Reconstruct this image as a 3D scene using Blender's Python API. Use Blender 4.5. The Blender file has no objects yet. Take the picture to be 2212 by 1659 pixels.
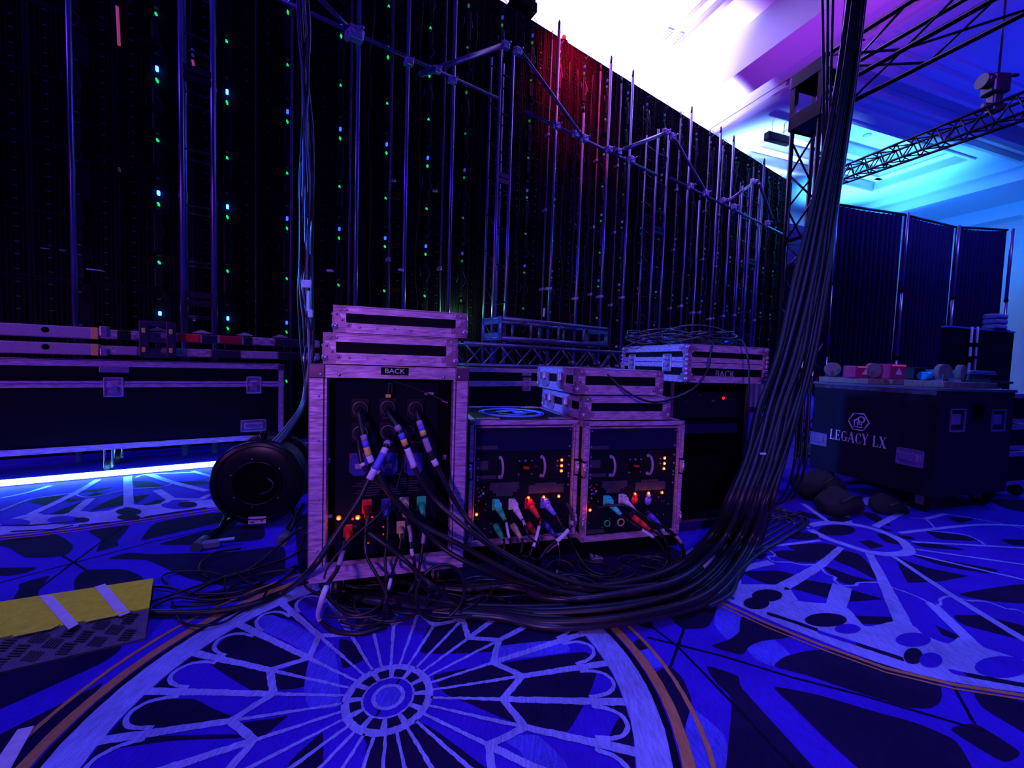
import bpy, bmesh, math, random
from mathutils import Vector, Matrix
random.seed(7)
SC = bpy.context.scene
COL = SC.collection
R = math.radians

# ------------------------------------------------------------------ camera
F, PITCH, ROLL = 880.0, R(3.0), R(1.9)
CAM = Vector((0, 0, 1.0))
FW_ = Vector((0, math.cos(PITCH), -math.sin(PITCH)))
UP0 = Vector((0, math.sin(PITCH), math.cos(PITCH)))
RT0 = Vector((1, 0, 0))
UPV = UP0*math.cos(ROLL) - RT0*math.sin(ROLL)
RTV = RT0*math.cos(ROLL) + UP0*math.sin(ROLL)
cd = bpy.data.cameras.new('camera'); co = bpy.data.objects.new('camera', cd); COL.objects.link(co)
cd.sensor_fit = 'HORIZONTAL'; cd.sensor_width = 36.0; cd.lens = 36.0*F/2212.0
cd.clip_start = 0.02; cd.clip_end = 200
M = Matrix((RTV, UPV, -FW_)).transposed().to_4x4(); M.translation = CAM
co.matrix_world = M
SC.camera = co

# ------------------------------------------------------------------ look and light
vs = SC.view_settings
vs.view_transform = 'Standard'; vs.look = 'None'; vs.exposure = 0.0; vs.gamma = 1.0; vs.use_curve_mapping = False
w = bpy.data.worlds.new('world'); SC.world = w; w.use_nodes = True
bg = w.node_tree.nodes['Background']; bg.inputs[0].default_value = (0.10, 0.025, 1.0, 1); bg.inputs[1].default_value = 0.012

def ray(px, py):
    return FW_ + RTV*((px-1106.0)/F) - UPV*((py-829.5)/F)
def atY(px, py, Y):
    d = ray(px, py); return CAM + d*(Y/d.y)
def atZ(px, py, z=0.0):
    d = ray(px, py); return CAM + d*((z-1.0)/d.z)

def light(kind, name, loc, target, energy, color, size=0.5, sizey=None, spot=60, blend=0.5, radius=0.1):
    l = bpy.data.lights.new(name, kind); l.energy = energy; l.color = color
    if kind == 'AREA':
        l.size = size
        if sizey: l.shape = 'RECTANGLE'; l.size_y = sizey
    if kind == 'SPOT':
        l.spot_size = R(spot); l.spot_blend = blend; l.shadow_soft_size = radius
    if kind == 'POINT': l.shadow_soft_size = radius
    o = bpy.data.objects.new(name, l); COL.objects.link(o); o.location = loc
    if target is not None:
        o.rotation_euler = (Vector(target)-Vector(loc)).to_track_quat('-Z', 'Y').to_euler()
    return o
# purple stage wash from low behind and left of the camera
light('SPOT', 'purple_wash', (-1.3, -5.3, 2.5), (0.45, 2.2, 0.80), 980, (0.54, 0.22, 1.0), spot=35, blend=0.8, radius=0.35)
light('SPOT', 'purple_wash_left', (-5.2, -3.6, 2.0), (-2.9, 3.3, .75), 560, (0.50, 0.10, 1.0), spot=36, blend=0.9, radius=0.3)
# deep blue wash straight over the carpet
light('SPOT', 'blue_wash', (0.4, 0.2, 5.6), (0.35, 1.5, 0.0), 520, (0.105, 0.12, 1.0), spot=84, blend=1.0, radius=0.5)
light('SPOT', 'blue_wash_right', (4.2, -0.4, 5.2), (2.6, 2.3, 0.0), 250, (0.05, 0.13, 1.0), spot=70, blend=1.0, radius=0.5)
light('SPOT', 'blue_wash_left', (-4.5, 0.4, 5.2), (-2.8, 2.6, 0.0), 300, (0.28, 0.20, 1.0), spot=60, blend=1.0, radius=0.5)
# cyan side light from the stage gap at the right
light('AREA', 'cyan_side_right', (8.0, 5.0, 4.6), (1.2, 2.2, 0.6), 90, (0.03, 0.20, 1.0), 0.8)
# cyan light from the left low side catching the left faces of the cases
light('SPOT', 'cyan_side_left', (-5.2, 2.3, 2.6), (1.2, 2.9, 0.9), 2100, (0.04, 0.19, 1.0), spot=34, blend=0.8, radius=0.15)
# blue light raking the rear of the video wall
light('AREA', 'wall_rake', (-6.5, 0.5, 6.0), (0.5, 6.5, 2.6), 150, (0.10, 0.03, 1.0), 0.35)
light('AREA', 'wall_rake_far', (7.0, 4.0, 6.2), (3.6, 7.6, 3.0), 90, (0.22, 0.05, 1.0), 0.5)
# stage lights standing behind the video wall, pointing up at the ceiling
light('SPOT', 'stage_white_uplight', (0.2, 10.4, 3.4), (0.9, 9.4, 8), 17000, (0.40, 0.26, 1.0), spot=60, blend=0.9, radius=0.4)
light('SPOT', 'stage_pale_uplight', (3.0, 11.2, 3.4), (3.5, 10.4, 8), 18000, (0.32, 0.30, 1.0), spot=58, blend=0.9, radius=0.4)
light('SPOT', 'stage_edge_uplight', (7.0, 13.6, 3.4), (7.3, 12.8, 8), 15000, (0.20, 0.42, 1.0), spot=56, blend=0.9, radius=0.4)
light('SPOT', 'stage_cyan_uplight', (11.0, 15.0, 3.2), (11.9, 14.0, 8), 9500, (0.05, 0.40, 1.0), spot=62, blend=1.0, radius=0.4)
light('SPOT', 'wall_blue_fill', (10.5, 13.0, 4.0), (15.4, 14.6, 6.6), 1500, (0.01, 0.22, 1.0), spot=75, blend=1.0, radius=0.4)  # added spot spilling blue onto the right wall and soffit
light('SPOT', 'violet_ceiling_fill', (5.0, 6.6, 3.6), (5.2, 7.4, 8), 420, (0.50, 0.05, 1.0), spot=85, blend=1.0, radius=0.3)  # added violet fill on the hall side, tinting the ceiling beam
light('SPOT', 'hall_blue_uplight', (10.5, 7.0, 3.0), (10.0, 8.8, 8), 700, (0.01, 0.02, 1.0), spot=115, blend=1.0, radius=0.4)

# ------------------------------------------------------------------ materials
def mat(name, col, rough=0.6, metal=0.0, emit=None, estr=0.0, var=0.0, vscale=20.0, stretch=None, bump=0.0, spec=0.5, bscale=None):
    m = bpy.data.materials.new(name); m.use_nodes = True
    nt = m.node_tree; b = nt.nodes['Principled BSDF']
    b.inputs['Base Color'].default_value = (*col, 1); b.inputs['Roughness'].default_value = rough
    b.inputs['Metallic'].default_value = metal
    b.inputs['Specular IOR Level'].default_value = spec
    if emit:
        b.inputs['Emission Color'].default_value = (*emit, 1); b.inputs['Emission Strength'].default_value = estr
    if var > 0 or bump > 0:
        tc = nt.nodes.new('ShaderNodeTexCoord'); mp = nt.nodes.new('ShaderNodeMapping')
        if stretch: mp.inputs['Scale'].default_value = stretch
        nt.links.new(tc.outputs['Object'], mp.inputs[0])
        nz = nt.nodes.new('ShaderNodeTexNoise'); nz.inputs['Scale'].default_value = vscale; nz.inputs['Detail'].default_value = 5
        nt.links.new(mp.outputs[0], nz.inputs['Vector'])
        if var > 0:
            rp = nt.nodes.new('ShaderNodeValToRGB')
            rp.color_ramp.elements[0].position = 0.32; rp.color_ramp.elements[1].position = 0.68
            rp.color_ramp.elements[0].color = (*[c*(1-var) for c in col], 1)
            rp.color_ramp.elements[1].color = (*[min(1, c*(1+var*0.6)) for c in col], 1)
            nt.links.new(nz.outputs['Fac'], rp.inputs[0]); nt.links.new(rp.outputs[0], b.inputs['Base Color'])
        if bump > 0:
            nb = nz
            if bscale:
                nb = nt.nodes.new('ShaderNodeTexNoise'); nb.inputs['Scale'].default_value = bscale
                nt.links.new(mp.outputs[0], nb.inputs['Vector'])
            bp = nt.nodes.new('ShaderNodeBump'); bp.inputs['Strength'].default_value = bump; bp.inputs['Distance'].default_value = 0.01
            nt.links.new(nb.outputs['Fac'], bp.inputs['Height']); nt.links.new(bp.outputs[0], b.inputs['Normal'])
    return m
ALU = mat('scuffed_aluminium', (0.62, 0.34, 0.62), 0.42, 0.35, var=0.48, vscale=16, stretch=(1, 1, 6), bump=0.15)
ALUH = mat('scuffed_aluminium_rail', (0.62, 0.34, 0.62), 0.42, 0.35, var=0.45, vscale=16, stretch=(1.2, 3, 9), bump=0.12)
CORN = mat('worn_corner_metal', (0.17, 0.07, 0.15), 0.38, 0.5, var=0.35, vscale=25)
PLATE = mat('star_plate_metal', (0.36, 0.16, 0.34), 0.4, 0.45, var=0.3, vscale=25)
BALL = mat('ball_corner_metal', (0.50, 0.26, 0.48), 0.33, 0.55, var=0.2, vscale=30)
CHR = mat('bright_zinc_fittings', (0.60, 0.42, 0.66), 0.28, 0.7, var=0.2, vscale=30)
LAM = mat('black_laminate', (0.005, 0.004, 0.009), 0.6, 0.0, var=0.25, vscale=6, spec=0.08)
BLK = mat('matte_black', (0.003, 0.0025, 0.004), 0.8, spec=0.05)
PAN = mat('dark_equipment_panel', (0.0042, 0.0042, 0.016), 0.7, var=0.15, vscale=4, spec=0.08)
PANB = mat('dark_blank_panel', (0.007, 0.005, 0.050), 0.7, var=0.1, vscale=4, spec=0.08)
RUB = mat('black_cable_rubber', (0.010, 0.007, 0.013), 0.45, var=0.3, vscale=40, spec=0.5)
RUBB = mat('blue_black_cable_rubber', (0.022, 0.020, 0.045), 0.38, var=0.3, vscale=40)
WCAB = mat('pale_cable_jacket', (0.22, 0.20, 0.30), 0.5)
STEEL = mat('dark_painted_steel', (0.035, 0.03, 0.05), 0.35, 0.4, var=0.3, vscale=15)
PIPE = mat('galvanised_pipe', (0.28, 0.25, 0.48), 0.30, 0.85, var=0.2, vscale=10, stretch=(1, 1, .2))
PIPES = mat('dull_slim_pipe', (0.16, 0.12, 0.22), 0.45, 0.7, var=0.4, vscale=10)
PIPE2 = mat('brace_pipe_aluminium', (0.20, 0.16, 0.27), 0.35, 0.6, var=0.25, vscale=12)
CLAMP = mat('clamp_alloy', (0.72, 0.60, 0.80), 0.4, 0.5, var=0.3, vscale=30)
LEDB = mat('video_panel_shell', (0.0090, 0.0045, 0.0130), 0.7, var=0.5, vscale=22, stretch=(8, 1, 0.15), spec=0.12)
LEDBX = mat('video_panel_box', (0.004, 0.003, 0.006), 0.5, spec=0.3)
LINKM = mat('lit_blue_panel_detail', (0.10, 0.08, 0.20), 0.3, 0.3)
TICK = mat('vent_slot_edge', (0.12, 0.10, 0.16), 0.5)
TAPEW = mat('white_gaffer_tape', (0.74, 0.62, 0.80), 0.7, var=0.12, vscale=60)
TAPEG = mat('grey_marker_tape', (0.38, 0.24, 0.42), 0.6)
TAPEO = mat('orange_marker_tape', (0.92, 0.58, 0.12), 0.6, var=0.2, vscale=90)
TAPER = mat('red_tape', (0.85, 0.02, 0.02), 0.5, emit=None, var=0.25, vscale=40)
TAPEB = mat('blue_marker_tape', (0.12, 0.12, 0.75), 0.6)
LABEL = mat('printed_label', (0.36, 0.30, 0.38), 0.6, var=0.6, vscale=160)
LABELD = mat('dim_printed_label', (0.034, 0.028, 0.060), 0.6, var=0.5, vscale=160)
PINKP = mat('wrapped_bar_film', (0.42, 0.30, 0.42), 0.45, var=0.65, vscale=22, stretch=(1, 1, 2.4), bump=0.5)
BARW = mat('bare_bar', (0.40, 0.28, 0.42), 0.5, var=0.12, vscale=60, bump=0.1)
GRN = mat('green_connector', (0.03, 0.85, 0.45), 0.45, var=0.15, vscale=60)
GRND = mat('dark_green_connector', (0.02, 0.60, 0.22), 0.5, var=0.2, vscale=60)
WHT = mat('white_connector', (0.78, 0.58, 0.74), 0.5, var=0.15, vscale=60)
TAN = mat('tan_connector', (0.62, 0.46, 0.30), 0.5, var=0.2, vscale=60)
REDC = mat('red_connector', (0.80, 0.015, 0.03), 0.45, var=0.2, vscale=60)
BLUC = mat('blue_connector', (0.07, 0.05, 0.62), 0.4, var=0.15, vscale=60)
BLUD = mat('blue_socket_cover', (0.03, 0.02, 0.30), 0.4, var=0.15, vscale=30)
YEL = mat('yellow_ramp_plastic', (0.95, 0.95, 0.022), 0.55, var=0.12, vscale=35, bump=0.5)
RAMP = mat('black_ramp_rubber', (0.10, 0.08, 0.13), 0.55, var=0.25, vscale=90, bump=0.3)
def emi(name, col, s): return mat(name, (0.02, 0.02, 0.02), 0.5, emit=col, estr=s)
E_ORG = emi('amber_indicator_glow', (1.0, 0.07, 0.0), 2.2)
E_YEL = emi('amber_indicator_core', (1.0, 0.75, 0.05), 7.0)
E_RED = emi('red_indicator_glow', (1.0, 0.01, 0.01), 2.2)
E_GRN = emi('green_status_glow', (0.0, 1.0, 0.18), 2.0)
E_GRD = emi('dim_green_status_glow', (0.0, .8, .35), .25); E_GRD2 = emi('faint_green_status_glow', (0.0, .5, .5), .12); E_GRM = emi('mid_green_status_glow', (0.0, .9, .2), 1.0); E_BLM = emi('mid_blue_status_glow', (.02, .08, 1.0), 3.0); E_BLD = emi('dim_blue_status_glow', (.05, .10, 1.0), .45)
E_BLU = emi('blue_status_glow', (0.03, 0.22, 1.0), 14.0)
E_TUBE = emi('cyan_tube_glow', (0.15, 0.62, 1.0), 14.0)
DRAPE = mat('black_drape_cloth', (0.012, 0.010, 0.085), 0.9, var=0.3, vscale=6, stretch=(10, 10, 0.3), spec=0.1)
WALLM = mat('painted_wall', (0.65, 0.65, 0.66), 0.8, var=0.05, vscale=2)
CEIL = mat('ceiling_plaster', (0.72, 0.70, 0.72), 0.9, var=0.04, vscale=1.0)
CEILM = mat('ceiling_moulding', (0.78, 0.74, 0.76), 0.85)
WOOD = mat('dolly_plywood', (0.32, 0.22, 0.20), 0.7, var=0.35, vscale=20, stretch=(1, 6, 1))
WHEEL = mat('caster_wheel_rubber', (0.26, 0.18, 0.20), 0.6, var=0.2, vscale=30)
CLOTH = mat('folded_cloth', (0.10, 0.32, 0.36), 0.8, var=0.3, vscale=30)
BAG = mat('black_bag_cloth', (0.009, 0.007, 0.013), 0.85, var=0.3, vscale=12, bump=0.6)
WHITEP = mat('white_lettering', (0.85, 0.75, 0.90), 0.6)
LOGOB = mat('lid_logo_paint', (0.10, 0.30, 0.80), 0.5, var=0.15, vscale=80)
REDBOX = mat('red_plastic_box', (0.62, 0.02, 0.16), 0.4, var=0.2, vscale=30)

# ------------------------------------------------------------------ mesh builder
class MB:
    def __init__(s): s.bm = bmesh.new(); s.mi = 0
    def _new(s, geom, m=None):
        if m is not None: bmesh.ops.transform(s.bm, matrix=m, verts=geom)
        for f in {f for v in geom for f in v.link_faces}: f.material_index = s.mi
    def box(s, x0, x1, y0, y1, z0, z1, bev=0.0, m=None):
        r = bmesh.ops.create_cube(s.bm, size=1.0)
        vv = r['verts']
        mm = Matrix.Translation(((x0+x1)/2, (y0+y1)/2, (z0+z1)/2)) @ Matrix.Diagonal((abs(x1-x0), abs(y1-y0), abs(z1-z0), 1))
        bmesh.ops.transform(s.bm, matrix=mm, verts=vv)
        if bev > 0:
            es = list({e for v in vv for e in v.link_edges})
            r2 = bmesh.ops.bevel(s.bm, geom=es, offset=bev, segments=2, affect='EDGES', profile=0.5)
            vv = list({v for f in r2['faces'] for v in f.verts} | {v for v in vv if v.is_valid})
        s._new(vv, m); return s
    def cyl(s, p0, p1, r, seg=12, r2=None, cap=True):
        p0, p1 = Vector(p0), Vector(p1); d = p1-p0; L = d.length
        if L < 1e-6: return s
        g = bmesh.ops.create_cone(s.bm, cap_ends=cap, cap_tris=False, segments=seg, radius1=r, radius2=(r if r2 is None else r2), depth=L)
        m = Matrix.Translation((p0+p1)/2) @ d.to_track_quat('Z', 'Y').to_matrix().to_4x4()
        s._new(g['verts'], m)
        for f in {f for v in g['verts'] for f in v.link_faces}:
            if len(f.verts) == 4: f.smooth = True
        return s
    def sph(s, c, r, seg=12, sc=(1, 1, 1)):
        g = bmesh.ops.create_uvsphere(s.bm, u_segments=seg, v_segments=max(6, seg*2//3), radius=r)
        s._new(g['verts'], Matrix.Translation(c) @ Matrix.Diagonal((*sc, 1)))
        for f in {f for v in g['verts'] for f in v.link_faces}: f.smooth = True
        return s
    def tube(s, pts, r, seg=8, cap=True, closed=False):
        pts = [Vector(p) for p in pts]; n = len(pts); rings = []
        up = Vector((0, 0, 1)); prev = None
        for i, p in enumerate(pts):
            if closed: t = pts[(i+1) % n]-pts[i-1]
            else: t = pts[min(i+1, n-1)]-pts[max(i-1, 0)]
            if t.length < 1e-9: t = Vector((0, 0, 1))
            t.normalize()
            if prev is None:
                a = up if abs(t.dot(up)) < 0.9 else Vector((1, 0, 0))
                x = t.cross(a).normalized()
            else:
                x = prev - t*prev.dot(t)
                if x.length < 1e-6: x = t.cross(up)
                x.normalize()
            prev = x; y = t.cross(x)
            rr = r[i] if isinstance(r, (list, tuple)) else r
            rings.append([s.bm.verts.new(p + x*math.cos(2*math.pi*k/seg)*rr + y*math.sin(2*math.pi*k/seg)*rr) for k in range(seg)])
        rng = n if closed else n-1
        for i in range(rng):
            a, b = rings[i], rings[(i+1) % n]
            for k in range(seg):
                f = s.bm.faces.new((a[k], a[(k+1) % seg], b[(k+1) % seg], b[k])); f.smooth = True; f.material_index = s.mi
        if cap and not closed:
            f = s.bm.faces.new(rings[0][::-1]); f.material_index = s.mi
            f = s.bm.faces.new(rings[-1]); f.material_index = s.mi
        return s
    def prism(s, pts, off, m=None):            # polygon pts (3D) extruded by vector off
        off = Vector(off); a = [s.bm.verts.new(Vector(p)) for p in pts]; b = [s.bm.verts.new(Vector(p)+off) for p in pts]
        n = len(a); fs = [s.bm.faces.new(a), s.bm.faces.new(b[::-1])]
        for i in range(n): fs.append(s.bm.faces.new((a[i], b[i], b[(i+1) % n], a[(i+1) % n])))
        for f in fs: f.material_index = s.mi
        if m is not None: bmesh.ops.transform(s.bm, matrix=m, verts=a+b)
        return s
    def torus(s, c, axis, R0, r, seg=28, sseg=8, a0=0, a1=360):
        q = Vector(axis).to_track_quat('Z', 'Y'); c = Vector(c); full = abs(a1-a0) >= 360
        n = seg if full else seg+1
        pts = [c + q @ Vector((R0*math.cos(R(a0+(a1-a0)*i/seg)), R0*math.sin(R(a0+(a1-a0)*i/seg)), 0)) for i in range(n)]
        return s.tube(pts, r, sseg, closed=full)
    def build(s, name, mats, parent=None, smooth=False):
        if not isinstance(mats, (list, tuple)): mats = [mats]
        bmesh.ops.recalc_face_normals(s.bm, faces=s.bm.faces)
        me = bpy.data.meshes.new(name); s.bm.to_mesh(me); s.bm.free()
        for m in mats: me.materials.append(m)
        o = bpy.data.objects.new(name, me); COL.objects.link(o)
        if parent is not None: o.parent = parent
        return o

def tag(o, label=None, cat=None, group=None, kind=None):
    if label: o['label'] = label
    if cat: o['category'] = cat
    if group: o['group'] = group
    if kind: o['kind'] = kind
    return o
def thing(name, label, cat, loc=(0, 0, 0), rz=0.0, group=None):
    o = bpy.data.objects.new(name, None); COL.objects.link(o); o.empty_display_size = 0.1
    o.location = loc; o.rotation_euler = (0, 0, rz); return tag(o, label, cat, group)
def kids(o): return [c for c in bpy.data.objects if c.parent is o]
def copy_tree(o, ch=None):
    c = o.copy(); COL.objects.link(c)
    for k in (ch if ch is not None else kids(o)):
        d = k.copy(); COL.objects.link(d); d.parent = c
        for g in kids(k):
            e = g.copy(); COL.objects.link(e); e.parent = d
    return c
def struct(name, mb, m, parent=None):
    o = mb.build(name, m, parent)
    if parent is None: o['kind'] = 'structure'
    return o

class Fr:                                       # a local frame: origin on the floor, turned rz about z
    def __init__(s, x, y, rz):
        s.o = Vector((x, y, 0)); s.rz = R(rz); c, n = math.cos(s.rz), math.sin(s.rz)
        s.ux = Vector((c, n, 0)); s.uy = Vector((-n, c, 0))
    def L(s, px, py, y=0.0):                    # pixel -> local (x, z) on the plane y
        d = ray(px, py); t = ((s.o + s.uy*y - CAM).dot(s.uy))/d.dot(s.uy); P = CAM + d*t
        return (P-s.o).dot(s.ux), P.z
    def P(s, px, py, y=0.0):
        x, z = s.L(px, py, y); return Vector((x, y, z))
    def Wd(s, v): return s.o + s.ux*v[0] + s.uy*v[1] + Vector((0, 0, v[2]))
    def S(s, px, py, x=0.0):                    # pixel -> local (y, z) on the side plane x
        d = ray(px, py); t = ((s.o + s.ux*x - CAM).dot(s.ux))/d.dot(s.ux); P = CAM + d*t
        return (P-s.o).dot(s.uy), P.z
    def loc(s, v): v = Vector(v)-s.o; return Vector((v.dot(s.ux), v.dot(s.uy), v.z))

def smooth(pts, n=8):                           # Catmull-Rom through pts
    pts = [Vector(p) for p in pts]; out = []
    for i in range(len(pts)-1):
        p0 = pts[max(i-1, 0)]; p1 = pts[i]; p2 = pts[i+1]; p3 = pts[min(i+2, len(pts)-1)]
        for k in range(n):
            t = k/n
            out.append(0.5*((2*p1) + (p2-p0)*t + (2*p0-5*p1+4*p2-p3)*t*t + (3*p1-p0-3*p2+p3)*t**3))
    out.append(pts[-1]); return out

def text_mesh(name, body, size, mat_, parent, m, depth=0.0015, bold=0.0, sx=1.0):
    cu = bpy.data.curves.new(name, 'FONT'); cu.body = body; cu.size = size; cu.extrude = depth; cu.offset = bold
    cu.align_x = 'CENTER'; cu.align_y = 'CENTER'
    t = bpy.data.objects.new(name, cu); COL.objects.link(t)
    dg = bpy.context.evaluated_depsgraph_get()
    me = bpy.data.meshes.new_from_object(t.evaluated_get(dg)); bpy.data.objects.remove(t)
    me.name = name; me.transform(m @ Matrix.Diagonal((sx, 1, 1, 1))); me.materials.clear(); me.materials.append(mat_)
    o = bpy.data.objects.new(name, me); COL.objects.link(o); o.parent = parent
    return o
FACE = Matrix.Rotation(R(90), 4, 'X')           # text plane -> facing -y

ORD = ['zeroth', 'first', 'second', 'third', 'fourth', 'fifth', 'sixth', 'seventh', 'eighth', 'ninth', 'tenth', 'eleventh', 'twelfth', 'thirteenth', 'fourteenth', 'fifteenth',
       'sixteenth', 'seventeenth', 'eighteenth', 'nineteenth', 'twentieth', 'twenty-first', 'twenty-second', 'twenty-third', 'twenty-fourth', 'twenty-fifth', 'twenty-sixth', 'twenty-seventh', 'twenty-eighth', 'twenty-ninth', 'thirtieth']

# ================================================================== SETTING
# ------------------------------------------------------------------ carpet
def carpet_mat(name, col, var=0.25):
    m = mat(name, col, 0.95, 0, spec=0.08); nt = m.node_tree; b = nt.nodes['Principled BSDF']
    tc = nt.nodes.new('ShaderNodeTexCoord')
    mp = nt.nodes.new('ShaderNodeMapping'); mp.inputs['Scale'].default_value = (1.0, 0.16, 1); mp.inputs['Rotation'].default_value = (0, 0, R(9))
    nt.links.new(tc.outputs['Object'], mp.inputs[0])
    n1 = nt.nodes.new('ShaderNodeTexNoise'); n1.inputs['Scale'].default_value = 170; n1.inputs['Detail'].default_value = 3
    n2 = nt.nodes.new('ShaderNodeTexNoise'); n2.inputs['Scale'].default_value = 420; n2.inputs['Detail'].default_value = 3
    n3 = nt.nodes.new('ShaderNodeTexNoise'); n3.inputs['Scale'].default_value = 4; n3.inputs['Detail'].default_value = 2
    nt.links.new(mp.outputs[0], n1.inputs['Vector']); nt.links.new(tc.outputs['Object'], n2.inputs['Vector']); nt.links.new(tc.outputs['Object'], n3.inputs['Vector'])
    a = nt.nodes.new('ShaderNodeMath'); a.operation = 'ADD'; nt.links.new(n1.outputs['Fac'], a.inputs[0]); nt.links.new(n2.outputs['Fac'], a.inputs[1])
    c = nt.nodes.new('ShaderNodeMath'); c.operation = 'ADD'; nt.links.new(a.outputs[0], c.inputs[0]); nt.links.new(n3.outputs['Fac'], c.inputs[1])
    rp = nt.nodes.new('ShaderNodeMapRange'); rp.inputs[1].default_value = 1.15; rp.inputs[2].default_value = 1.9
    rp.inputs[3].default_value = 1-var; rp.inputs[4].default_value = 1+var*1.1
    nt.links.new(c.outputs[0], rp.inputs[0])
    mx = nt.nodes.new('ShaderNodeMix'); mx.data_type = 'RGBA'; mx.blend_type = 'MULTIPLY'; mx.inputs['Factor'].default_value = 1
    mx.inputs[6].default_value = (*col, 1); nt.links.new(rp.outputs[0], mx.inputs[7]); nt.links.new(mx.outputs[2], b.inputs['Base Color'])
    bp = nt.nodes.new('ShaderNodeBump'); bp.inputs['Strength'].default_value = 0.5; bp.inputs['Distance'].default_value = 0.004
    nt.links.new(a.outputs[0], bp.inputs['Height']); nt.links.new(bp.outputs[0], b.inputs['Normal'])
    return m
C_BLUE = carpet_mat('carpet_blue_pile', (0.055, 0.018, 0.56), 0.28)
C_BLU2 = carpet_mat('carpet_bright_blue_pile', (0.10, 0.09, 0.74), 0.45)
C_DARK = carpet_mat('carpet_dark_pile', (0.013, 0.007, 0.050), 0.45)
C_LAV = carpet_mat('carpet_lavender_pile', (0.34, 0.38, 0.82), 0.38)
C_ORG = carpet_mat('carpet_rust_pile', (0.60, 0.26, 0.10), 0.25)
C_SEAM = carpet_mat('carpet_seam', (0.008, 0.005, 0.02), 0.2)
BLU, BL2, DRK, LAV, ORG, SEA = range(6)
fb = MB(); bm = fb.bm
import itertools
PC = itertools.cycle([k*2.0e-5 for k in range(22)])
def fpoly(pts, z, mi):
    if len(pts) > 4: z += next(PC)
    vs_ = [bm.verts.new((p[0], p[1], z)) for p in pts]
    f = bm.faces.new(vs_)
    if f.normal.z < 0 or True:
        f.normal_update()
        if f.normal.z < 0: f.normal_flip()
    f.material_index = mi; return f
def resample(pts, step):
    out = [Vector(pts[0])]
    for a, b in zip(pts[:-1], pts[1:]):
        a, b = Vector(a), Vector(b); n = max(1, int((b-a).length/step))
        for k in range(1, n+1): out.append(a.lerp(b, k/n))
    return out
import itertools
ZC = itertools.cycle([k*1.0e-4 for k in range(5)])
def strip(pts, wd, z, mi, closed=False, jit=0.0014, step=0.014):
    z = z + next(ZC)
    P = resample([Vector(p) for p in pts] + ([Vector(pts[0])] if closed else []), step)
    n = len(P); L = []; Rr = []
    for i, p in enumerate(P):
        if closed: t = P[(i+1) % (n-1)] - P[(i-1) % (n-1)]
        else: t = P[min(i+1, n-1)] - P[max(i-1, 0)]
        t.normalize(); q = Vector((-t.y, t.x)); ww = wd[0]+(wd[1]-wd[0])*i/(n-1) if isinstance(wd, tuple) else wd
        L.append(p+q*(ww/2+random.uniform(-jit, jit))); Rr.append(p-q*(ww/2+random.uniform(-jit, jit)))
    if closed: L[-1] = L[0]; Rr[-1] = Rr[0]
    for i in range(n-1):
        fpoly([L[i], L[i+1], Rr[i+1], Rr[i]], z+(i % 9)*1.1e-5, mi)
def ring(c, r0, r1, z, mi, n=160, a0=0, a1=360, jit=0.0012):
    J = [(random.uniform(-jit, jit), random.uniform(-jit, jit)) for _ in range(n+1)]; J[n] = J[0]
    for i in range(n):
        q = []
        for rr, k in ((r0+J[i][0], i), (r1+J[i][1], i), (r1+J[i+1][1], i+1), (r0+J[i+1][0], i+1)):
            a = R(a0+(a1-a0)*k/n); q.append((c[0]+rr*math.cos(a), c[1]+rr*math.sin(a)))
        fpoly(q, z, mi)
def sm2(P, n=5): return [v.to_2d() for v in smooth([Vector((p[0], p[1], 0)) for p in P], n)] if len(P) > 2 else P
def fl(px, py): v = atZ(px, py, 0.0); return Vector((v.x, v.y))
def Z(ox, oy, s, pts): return [fl(ox+a/s, oy+b/s) for a, b in pts]
def rnd(pts, n=5):                              # closed smooth outline
    P = [Vector((p[0], p[1], 0)) for p in pts]; N = len(P); out = []
    for i in range(N):
        p0, p1, p2, p3 = P[i-1], P[i], P[(i+1) % N], P[(i+2) % N]
        for k in range(n):
            t = k/n; out.append(bez(p0, p1, p2, p3, t))
    return out
def bez(p0, p1, p2, p3, t, k=0.55):
    m1 = (p2-p0)*0.5*k; m2 = (p3-p1)*0.5*k
    v = (2*t**3-3*t**2+1)*p1 + (t**3-2*t**2+t)*m1 + (-2*t**3+3*t**2)*p2 + (t**3-t**2)*m2
    return v.to_2d()
def ell(ox, oy, s, cx, cy, rx, ry, n=22): return Z(ox, oy, s, [(cx+rx*math.cos(2*math.pi*i/n), cy+ry*math.sin(2*math.pi*i/n)) for i in range(n)])
z1, z2, z3, z4, z5 = .0005, .0010, .0016, .0022, .0028
fpoly([(-16, -6), (24, -6), (24, 26), (-16, 26)], 0, BLU)
c1 = (-0.335, 1.155)
A_ = (150, 1300, 3.16); B_ = (800, 1300, 2.765); G_ = (1300, 1134, 2.425); H_ = (0, 1000, 4.424); L_ = (0, 1134, 3.16)
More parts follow.
